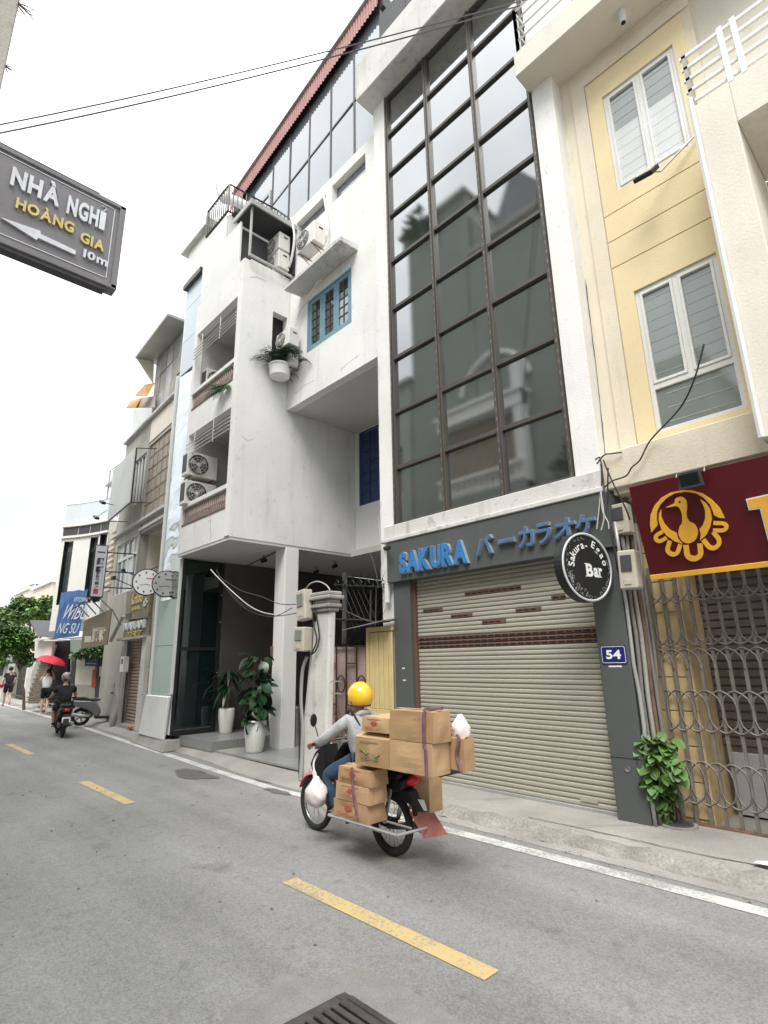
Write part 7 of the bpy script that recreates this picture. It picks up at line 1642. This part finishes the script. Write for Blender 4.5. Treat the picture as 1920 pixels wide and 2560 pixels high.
# cartons
def carton(label, x0, x1, y0, y1, z0, z1, m='card', taper=0, lean=0, print_=None, flap=False, rz=0, grp=None):
    c = Vector(((x0+x1)/2, (y0+y1)/2, z0)); t = thing('carton', label, 'carton', tuple(c), group=grp)
    hx, hy, H_ = (x1-x0)/2, (y1-y0)/2, z1-z0; rot = Matrix.Rotation(R_(rz), 3, 'Z')
    P = lambda x, y, z: c+rot @ Vector((x*(1-taper*z/H_)+lean*z, y*(1-taper*z/H_), z))
    N = 6; mb = MB(); vs = []
    def face(a, b, c_, d_, nrm):
        q = []
        for j in range(N+1):
            for i in range(N+1):
                s, u = i/N, j/N; p = a.lerp(b, s).lerp(d_.lerp(c_, s), u); e = sin(pi*s)*sin(pi*u); p = p+nrm*(.006*e+.022*noise.noise(p*6)*e)+Vector((0,0,.006*noise.noise(p*5))); q.append(p)
        mb.add(q, [(j*(N+1)+i, j*(N+1)+i+1, (j+1)*(N+1)+i+1, (j+1)*(N+1)+i) for j in range(N) for i in range(N)])
    A = [P(-hx,-hy,0), P(hx,-hy,0), P(hx,hy,0), P(-hx,hy,0)]; B = [P(-hx,-hy,H_), P(hx,-hy,H_), P(hx,hy,H_), P(-hx,hy,H_)]
    face(A[0],A[1],B[1],B[0],rot @ Vector((0,-1,0))); face(A[1],A[2],B[2],B[1],rot @ Vector((1,0,0))); face(A[2],A[3],B[3],B[2],rot @ Vector((0,1,0))); face(A[3],A[0],B[0],B[3],rot @ Vector((-1,0,0))); face(B[0],B[1],B[2],B[3],Vector((0,0,1))); face(A[3],A[2],A[1],A[0],Vector((0,0,-1)))
    mb.build('box', m, t)
    if flap: q = MB(); q.prism([P(-hx,-hy,H_), P(hx,-hy,H_), P(hx*.96,-hy+.10,H_+.035), P(-hx*.9,-hy+.10,H_+.045)], (0,.004,0)); q.build('open_flap', 'card2', t)
    q = MB(); q.prism([P(-hx*1.0,-.022,H_+.007), P(hx,-.022,H_+.007), P(hx,.022,H_+.007), P(-hx,.022,H_+.007)], (0,0,.002)); q.build('top_seam_tape', 'card2', t)
    if print_:
        F2 = Fr(P(-hx,-hy,0)+Vector((0,-.009,0)), P(hx,-hy,0)-P(-hx,-hy,0), P(-hx,-hy,H_)-P(-hx,-hy,0)); W2 = 2*hx
        if print_ == 'green':
            q = MB(); q.tube([F2.P(W2*(.15+.6*k/10), H_*(.52+.06*sin(k*1.3)-.01*k), .001) for k in range(11)], .006, 4); q.build('green_script', 'inkgreen', t)
            for v in (.22,.30,.84): q = MB(); q.fbox(F2, W2*.15, W2*.7, H_*v, H_*v+.006, .0, .002); q.build('printed_line', 'inkgreen', t)
        else:
            q = MB(); cc = (W2*.46, H_*.6); q.plate(F2, [(cc[0]+W2*.11*cos(a)*(1+.35*noise.noise((cos(a)*2+x0*9, sin(a)*2, z0*9))), cc[1]+H_*.13*sin(a)*(1+.5*noise.noise((sin(a)*3, x0*7, z0*5)))) for a in [2*pi*k/16 for k in range(16)]], .0, .0018); q.build('red_print', 'cardin', t)
            for v, a, b in ((.2,.1,.62),(.3,.1,.45),(.85,.2,.7)): q = MB(); q.fbox(F2, W2*a, W2*b, H_*v, H_*v+.004, .0, .0015); q.build('printed_line', 'cardin', t)
    return t
yN = 3.44
carton('bottom carton of the stack of three beside the rear wheel', -4.37, -3.90, yN, 3.66, .35, .49, 'card', .03, -.10, 'red')
carton('middle carton of the stack of three beside the rear wheel', -4.345, -3.885, yN, 3.66, .495, .635, 'card2', .03, -.02, 'red')
carton('top carton of the stack of three, under the big load', -4.32, -3.87, yN+.005, 3.66, .64, .77, 'card', .04, 0, 'red')
carton('long left carton with open pale flap and green scribbled print', -4.075, -3.635, 3.45, 3.80, .81, 1.04, 'card', -.01, 0, 'green', True)
carton('big plain carton in the lower row tied with purple strap', -3.63, -3.145, 3.45, 3.66, .81, 1.05, 'card2', 0, 0)
carton('small flat carton with red print lying behind the riders back', -4.00, -3.635, 3.46, 3.80, 1.09, 1.215, 'card2', .02, .04, 'red')
carton('largest top carton bulging above the rest of the load', -3.625, -3.12, 3.45, 3.66, 1.055, 1.29, 'card', .02, .02)
carton('small square carton strapped on at the rear right end of the load', -3.20, -3.00, 3.67, 3.80, .84, 1.08, 'card', 0, 0, None, True)
carton('tall carton hanging low on the far side by the mudflap', -3.98, -3.72, 4.02, 4.20, .36, .70, 'card', .02, .02)
tag(MB().box(-4.05, -3.2, 3.6, 3.9, .785, .803).build('load_board', 'darkgrey'), 'dark board carrying the upper cartons over the seat', 'board')
for pts, lab in (([(-3.20,3.435,.80),(-3.195,3.43,1.0),(-3.21,3.43,1.05),(-3.20,3.435,1.29),(-3.19,3.50,1.31),(-3.18,3.64,1.31)], 'purple strap tied round the lower and top big cartons'), ([(-3.03,3.655,.84),(-3.07,3.655,.95),(-3.04,3.66,1.09),(-3.15,3.72,1.11)], 'thin purple strap slanting over the small rear carton'), ([(-4.02,3.425,.38),(-4.08,3.425,.60),(-4.10,3.43,.78)], 'dark strap slanting over the stack of three cartons')):
    mb = MB(); q = catm3(pts); mb.tube(q, .013, 5); tag(mb.build('strap', 'tape'), lab, 'strap')
mb = MB(); mb.tube([(-4.45,3.44,.335),(-3.55,3.44,.335)], .012, 6); mb.tube([(-4.45,3.44,.335),(-4.45,3.8,.33)], .012, 6); mb.tube([(-3.55,3.44,.335),(-3.5,3.8,.34)], .012, 6); mb.tube([(-4.1,3.44,.335),(-3.95,3.75,.2)], .011, 6); mb.tube([(-4.2,3.66,.335),(-3.6,3.66,.335)], .01, 5)
tag(mb.build('side_rack', 'galv'), 'low steel side rack carrying the stack of three cartons', 'rack')
P4 = [PY(1022,2028,3.80), PY(1086,2032,3.80), PY(1120,2086,3.74), PY(1060,2097,3.74)]
mb = MB(); mb.prism([P4[3], P4[2], P4[1], P4[0]], (.006,-.004,0)); tag(mb.build('mudflap', mat('pink_mudflap', (.50,.20,.17), .7, var=.2, vs=14)), 'faded salmon pink flap hanging behind the rear wheel', 'flap')
P4 = [PY(1022,1995,3.80), PY(1060,2000,3.90), PY(1068,2026,3.90), PY(1030,2030,3.80)]
mb = MB(); mb.prism([P4[3], P4[2], P4[1], P4[0]], (.006,-.004,0)); tag(mb.build('number_plate', 'sticker'), 'dirty pale number plate tilted above the pink flap', 'number plate')
# ---- second rider
B2 = Vector((-16.1, 4.12, 0)); R2 = R_(180-8)
motorbike('black scooter with glowing red tail light ridden away down the street', tuple(B2), R2, 'black', 'scooter', .97)
J2 = dict(RIDE)
r2, V2 = human('person', 'rider in black T-shirt and shorts with bare legs on the black scooter', tuple(B2), R2, J2, 'tee', 'short', 'vest', 'short', 'skin', True, 'black', scale=1.0)
mb = MB(); hh = V2['head']+Vector((-.005,0,.03)); mb.ball(hh, .125, 18, 12, (1.05,.95,1)); hlm = thing('helmet', 'dull maroon and white half helmet of the scooter rider', 'helmet', tuple(B2), R2, local=True); mb.build('shell', mat('helmet_patchwork', (.38,.30,.29), .35, var=.9, vs=9, bump=0), hlm, smooth=True)
# ---- parked scooter
B3 = Vector((-18.35, 5.12, .03)); R3 = R_(66)
motorbike('parked grey scooter with black striped seat nose in toward the wall', tuple(B3), R3, 'scgrey', 'scooter', 1.0, plate=None)
# ---- walkers
def walkJ(st, arm=.0, w=.17):
    return dict(pelvis=(0,0,.95), chest=(.02,0,1.30), neck=(.02,0,1.47), head=(.03,0,1.62), shoulder_l=(.02,w,1.40), shoulder_r=(.02,-w,1.40),
        elbow_l=(-.08+arm,w+.06,1.14), elbow_r=(.02-arm,-w-.06,1.14), wrist_l=(.05+arm*2,w+.06,.90), wrist_r=(.12-arm,-w-.05,.92),
        hip_l=(0,.09,.92), hip_r=(0,-.09,.92), knee_l=(.10*st,.09,.50), knee_r=(-.06*st,-.09,.50), ankle_l=(.14*st,.09,.09), ankle_r=(-.32*st,-.09,.16 if st > .5 else .09))
c = PZ(14, 1766, 0)
human('person', 'man in black T-shirt and dark shorts walking away at the far left', (c.x, c.y, 0), R_(178), walkJ(1.0, .06), 'tee', 'short', 'vest', 'short', 'skin', True, 'poster', grip=False)
c = PZ(108, 1784, .02); jl = walkJ(.5, 0, .15); jl['elbow_r'] = (.12,-.26,1.30); jl['wrist_r'] = (.14,-.16,1.58); jl['elbow_l'] = (.12,.26,1.28); jl['wrist_l'] = (.16,.12,1.56)
sc_ = .93
wm, VW = human('person', 'woman in white sleeveless top and black shorts standing under the red umbrella', (c.x, c.y, .0), R_(170), jl, 'paperwhite', 'none', 'vest', 'short', 'skin2', True, 'paperwhite', scale=sc_)
mb = MB(); mb.obox((.10,.0,1.10), .02, .16, .2); 
um_ = thing('umbrella', 'bright red umbrella held low over the woman near the alley', 'umbrella', (c.x, c.y, 1.55))
R8 = 8; mb = MB(); vs = []; cu_ = PX(121, 1688, c.x); ctrU = Vector((c.x+.05, cu_.y+.05, 1.86))
tilt = Matrix.Rotation(R_(-14), 3, 'X') @ Matrix.Rotation(R_(10), 3, 'Y')
for j in range(7):
    s = j/6; 
    for k in range(48):
        a = 2*pi*k/48; sc8 = 1-.06*s*abs(sin(a*4)); r = .56*sin(s*pi/2*.92)*sc8; z = .22*cos(s*pi/2)+(.0); vs.append(ctrU+tilt @ Vector((r*cos(a), r*sin(a), z)))
mb.add(vs, [(j*48+k, j*48+(k+1) % 48, (j+1)*48+(k+1) % 48, (j+1)*48+k) for j in range(6) for k in range(48)]); mb.build('canopy', 'umb', um_, smooth=True)
mb = MB(); mb.tube([ctrU+tilt @ Vector((0,0,.26)), ctrU+tilt @ Vector((0,0,-.5))], .008, 6); mb.build('shaft', 'steel', um_)
for k in range(8): a = 2*pi*k/8; mb = MB(); mb.tube([ctrU+tilt @ Vector((0,0,.2)), ctrU+tilt @ Vector((.3*cos(a), .3*sin(a), .17)), ctrU+tilt @ Vector((.545*cos(a), .545*sin(a), .01))], .003, 3); mb.build('rib', 'steel', um_)
mb = MB(); mb.ball((c.x-.05, c.y-.55, .75), .14, 12, 8, (1,.7,1)) if False else None
# red basket carried by the walking man
c = PZ(14, 1766, 0); bk = PX(-3, 1722, c.x); mb = MB(); mb.lathe([(.11,-.12),(.17,0),(.16,.02)], (c.x, c.y-.34, .95), 16); tag(mb.build('red_basket', 'redp'), 'red basket or bag at the left hand of the walking man', 'basket')
# ================================================================== OUR SIDE OF THE STREET
Fh = FX(-2.6)
hc = [Fh.uv(*p) for p in ((10,375),(320,545),(272,727),(0,590))]; print('hotel', hc)
Hs = Fr(Fh.P(*hc[2]), Fh.P(*hc[2])-Fh.P(*hc[3]), (0,0,1))
hs = thing('guest_house_sign', 'weathered grey projecting guest house sign with silver and gold letters and an arrow', 'sign', tuple(Fh.P(*hc[2])))
p0 = Fh.uv(*(272,727)); yR = p0[0]; zB = p0[1]; yT = Fh.uv(320,545)[0]; zT = Fh.uv(320,545)[1]; print(yR, yT, zB, zT)
y1 = (yR+yT)/2; zB_ = 3.50; zT_ = 3.99; y0_ = -.05
mb = MB(); mb.fbox(Fh, -.05, y1, zB_, zT_, -.055, 0); mb.build('box', 'hgrey', hs, .006)
fl = lambda x, y, d=0: Fh.uv(x, y, d)
mb = MB(); e = .018
for (a, b, c_, d_) in ((-.06,y1+.008,zT_-.02,zT_+.004),(-.06,y1+.008,zB_-.004,zB_+.022),(y1-.02,y1+.008,zB_,zT_),): q = MB(); q.fbox(Fh, a, b, c_, d_, -.06, .010); q.build('edge_strip', 'hgrey', hs, .003)
q = MB(); q.fbox(Fh, -.05, y1-.12, zT_+.004, zT_+.018, -.05, .0); q.build('top_cap', 'darkgrey', hs)
q = MB(); q.fbox(Fh, -.05, y1-.04, zB_-.022, zB_-.004, -.05, .0); q.build('bottom_cap', 'darkgrey', hs)
q = MB()
for (a, b, v) in ((0,y1-.05,zT_-.035),(0,y1-.05,zB_+.045)): q.fbox(Fh, a, b, v-.002, v+.002, .0005, .003)
q.fbox(Fh, y1-.045, y1-.041, zB_+.045, zT_-.035, .0005, .003); q.build('trim_line', 'silver', hs)
zs2 = lambda x, y: (x/2.91, y/2.91)
def hsword(s, pts, m, bold=.035, depth=.012, par=hs, caps=None):
    # pts: px of bottom-left and bottom-right, top-left on the enlarged crop
    a = fl(*zs2(*pts[0])); b = fl(*zs2(*pts[1])); c_ = fl(*zs2(*pts[2])); print(s, a, b, c_)
    return a[0], b[0], a[1], c_[1]
def word(s, u0, u1, v0, v1, m, bold):
    n = len(s); cur = u0; ws = []
    for ch in s: vs, _ = text_mesh(ch, bold); ws.append(max(v.x for v in vs)-min(v.x for v in vs))
    k = (u1-u0)/(sum(ws)+.10*(n-1))
    for ch, w in zip(s, ws):
        # accents keep the cap height of the word
        base = {'À':'A','Ỉ':'I'}.get(ch, ch); vb, _ = text_mesh(base, bold); vv, _ = text_mesh(ch, bold)
        hb = max(v.y for v in vb)-min(v.y for v in vb); ha = max(v.y for v in vv)-min(v.y for v in vb)
        if ch == 'Ỉ': text(Fh, 'I', cur, cur+w*k, v0, v1, .001, .012, m, hs, 'letter', bold); q = MB(); um2 = cur+w*k*.5; q.tube([Fh.P(um2+.012*cos(a), v1+.028+.010*sin(a), .006) for a in [2.6-k2*.7 for k2 in range(6)]] + [Fh.P(um2, v1+.008, .006)], .0035, 4); q.build('hook_accent', m, hs)
        elif ch == 'm': text(Fh, ch, cur, cur+w*k, v0, v0+(v1-v0)*.74, .001, .012, m, hs, 'letter', bold)
        else: text(Fh, ch, cur, cur+w*k, v0, v0+(v1-v0)*ha/hb, .001, .012, m, hs, 'letter', bold)
        cur += (w+.10)*k
a = hsword('NHÀ', ((60,1385),(415,1560),(90,1245)), 'silver'); word('NHÀ', a[0], a[1]-.0, 3.805, 3.905, 'silver', .04)
a = hsword('NGHỈ', ((468,1610),(830,1775),(490,1465)), 'silver'); word('NGHỈ', a[0], a[1]-.055, 3.795, 3.90, 'silver', .04)
a = hsword('HOÀNG', ((100,1555),(520,1755),(115,1480)), 'gold'); word('HOÀNG', a[0], a[1], 3.70, 3.757, 'gold', .035)
a = hsword('GIA', ((570,1800),(745,1860),(580,1730)), 'gold'); word('GIA', a[0], a[1], 3.675, 3.733, 'gold', .035)
a = hsword('10m', ((595,1900),(770,1970),(610,1850)), 'silver'); word('10m', a[0], a[1], 3.60, 3.645, 'silver', .03)
ap = [fl(*zs2(*p)) for p in ((0,1590),(290,1690),(292,1712),(548,1832),(542,1862),(275,1740),(262,1755))]
mb = MB(); mb.plate(Fh, [ap[0], ap[6], ap[5], ap[4], ap[3], ap[2], ap[1]][::1], .001, .012); mb.build('arrow', 'silver', hs)
mb = MB(); mb.tube([Fh.P(-.05, 3.9, -.06), Fh.P(-1.7, 3.9, -.06)], .02, 6); mb.tube([Fh.P(-.05, 3.6, -.06), Fh.P(-1.7, 3.6, -.06)], .02, 6); mb.build('mounting_arm', 'darkgrey', hs)
# utility pole at the kerb with dry tufts
a = PX(22, 60, -4.6); yp = PX(40, 40, -4.6).y
up = thing('utility_pole', 'weathered concrete pole at the top left corner with dry tufts growing on it', 'pole', (-4.6, yp-.16, 0))
mb = MB(); mb.box8([(-4.75,yp-.36,0),(-4.45,yp-.36,0),(-4.45,yp-.0,0),(-4.75,yp-.0,0),(-4.72,yp-.26,9.5),(-4.50,yp-.26,9.5),(-4.50,yp+.0,9.5),(-4.72,yp+.0,9.5)]); mb.build('shaft', 'oldgrey', up, .01)
rs = random.Random(3)
for (x, y, n, l) in ((38,5,26,.30),(12,165,12,.14),(20,96,5,.06)):
    c = PX(x, y, -4.5); mb = MB()
    for k in range(n):
        a = rs.uniform(-.6, 1.2); e = c+Vector((rs.uniform(-.1,.1), abs(cos(a))*l*rs.uniform(.3,1), -sin(a)*l*rs.uniform(.2,1))); mb.tube([c, c.lerp(e, .5)+Vector((0,0,.02)), e], [.003,.002,.001], 3)
    o = mb.build('dry_tuft', 'bark', up); o['kind'] = 'stuff'
# the two cables across the street
def span(a, b, sag, n=24): return [a.lerp(b, k/n)-Vector((0,0,sag*4*(k/n)*(1-k/n))) for k in range(n+1)]
c1 = [PX(-60, 318, -9), PY(965, 78, 5.2), PY(1420, -40, 5.4)]
A = PX(-120, 330, -8.5); B = PY(1330, -4, 5.5); mid = ray(620, 168)
def thru(a, m, b):
    r = ray(*m); c = (a+b)/2; M_ = EYE + r*((c-EYE).dot(r)/r.dot(r)); ctrl = M_*2-c; return [a*(1-t)**2 + ctrl*2*t*(1-t) + b*t*t for t in [k/24 for k in range(25)]]
tag(MB().tube(thru(PX(-200, 349, -7.5), (550,193), PY(1318, -2, 5.5)), .009, 5).build('overhead_cable', 'cableg'), 'upper one of the two thin cables crossing the sky', 'cable', 'cables crossing the sky')
tag(MB().tube(thru(PX(-200, 370, -7.5), (550,212), PY(1300, 14, 5.5)), .010, 5).build('overhead_cable', 'cableg'), 'lower one of the two thin cables crossing the sky', 'cable', 'cables crossing the sky')
# ================================================================== HOUSES ACROSS THE STREET, seen mirrored in the glass
yo = -2.6
def opp(label, x0, x1, z, m, depth=7, wins=(), y=yo, roof=None):
    t = thing('opposite_house', label, 'house', ((x0+x1)/2, y, 0)); fr = Fr((0, y, 0), (-1,0,0)); mb = MB(); mb.wall(fr, -x1, -x0, 0, z, [(-w[1],-w[0],w[2],w[3]) for w in wins], -.3, 0); mb.build('wall', m, t)
    mb = MB(); mb.box(x0+.01, x1-.01, y-depth, y-.32, 0, z-.05); mb.build('body', m, t)
    for w in wins: q = MB(); q.box(w[0], w[1], y-.30, y-.26, w[2], w[3]); q.build('window', 'dglass', t)
    mb = MB(); mb.box(x0-.1, x1+.1, y-depth, y+.2, z, z+.15); mb.build('roof_slab', 'oldgrey', t)
    return t, fr
M['oppw'] = mat('opposite_plaster', (.25,.275,.25), .9, var=.06, streak=.2)
M['oppd'] = mat('opposite_grey_plaster', (.22,.225,.235), .9, var=.08, streak=.2)
t, fr = opp('tall plain house opposite reflected high in the glass', -13.6, -10.4, 19.2, 'oppw')
t2, _ = opp('stepped plain house opposite reflected in the middle panes', -10.35, -7.2, 16.4, 'oppw')
mb = MB(); mb.prism([(-9.3,-2.5,16.5),(-7.0,-2.5,16.5),(-7.0,-2.5,17.0),(-8.2,-2.5,18.7)], (0,-5,0)); mb.build('canopy_roof', 'oppd', t2)
mb = MB(); mb.prism([(-10.35,-2.7,16.5),(-9.3,-2.7,16.5),(-10.35,-2.7,18.4)], (0,-5,0)); mb.build('gable', 'oppw', t2)
# porch with balustrade
mb = MB(); mb.box(-11.9, -8.5, yo, yo+.5, 9.55, 10.0); mb.box(-12.0, -8.4, yo, yo+.6, 10.0, 10.1); mb.build('porch_roof', 'paperwhite', t2)
mb = MB(); mb.box(-8.85, -8.5, yo+.1, yo+.45, 6.5, 11.2); mb.build('white_column', 'paperwhite', t2)
mb = MB(); mb.tube([(-9.7+1.35*cos(a), yo+.06, 10.5+1.4*sin(a)) for a in [R_(8+164*k/20) for k in range(21)]], .09, 6); mb.build('arch_moulding', 'paperwhite', t2)
mb = MB(); mb.box(-11.7, -8.7, yo-.02, yo+.03, 7.5, 9.5); mb.build('louvre_wall', 'bannerbrown', t2)
mb = MB(); mb.box(-11.9, -8.6, yo+.45, yo+.6, 7.5, 7.62); mb.build('balustrade_rail', 'white', t2)
mb = MB(); mb.lathe([(.05,0),(.09,.12),(.05,.3),(.035,.5),(.06,.6)], (0,0,0), 8); bme = mb.mesh('baluster', 'white')
for k in range(15): inst(bme, 'baluster', t2, Matrix.Translation((-11.8+k*.225, yo+.52, 6.9)))
mb = MB(); mb.box(-12, -8.5, yo, yo+.62, 5.9, 6.9); mb.build('balcony_front', 'oppw', t2)
t3, _ = opp('lower house opposite with dark tree in front', -7.15, -3.6, 9.3, 'oppd', wins=[(-6.6,-5.4,5.8,8),(-5,-3.9,5.8,8)])
opp('pale house opposite behind the camera to the right', -3.5, 2.2, 7.5, 'palecream', wins=[(-2.5,-1,4,6),(0,1.5,4,6)])
opp('green tinted house opposite further left', -18.5, -13.7, 12.5, 'green', wins=[(-17.5,-16,4,6),(-17.5,-16,8,10),(-15.5,-14.2,4,6),(-15.5,-14.2,8,10)])
opp('cream house opposite far down the street', -25.5, -18.6, 10.5, 'cream', wins=[(-24.5,-22,4,6.5),(-21,-19.5,4,6.5),(-24.5,-22,7.5,9.5)])
opp('white house opposite at the far end of the row', -34, -25.6, 8.5, 'white', wins=[(-33,-31,3,5),(-29,-27,3,5)])
opp('plain house opposite to the right of the camera', 2.3, 9, 9, 'oldgrey', wins=[(3,5,4,6),(6,8,4,6)])
foliage('roof_shrub', 'shrub on the roof edge of the tall house opposite', 'shrub', [((-12.6,-2.4,19.3),(.8,.4,.9))], 500, .2, 'leaf', 3)
foliage('opposite_tree', 'dark bushy tree standing before the lower house opposite', 'tree', [((-6.4,-2.0,6.6),(1.2,.7,1.3)),((-5.2,-2.1,7.4),(1.0,.6,.9))], 2500, .2, 'leaf', 8, trunk=((-5.9,-2.0,0), .12, [(-5.9,-2.0,0),(-5.9,-2.0,3),(-5.9,-2.0,5.2)]))
mb = MB(); mb.box(-40, 12, -2.6, -1.6, .0, .13); struct(mb.build('near_pavement', 'cement', road))
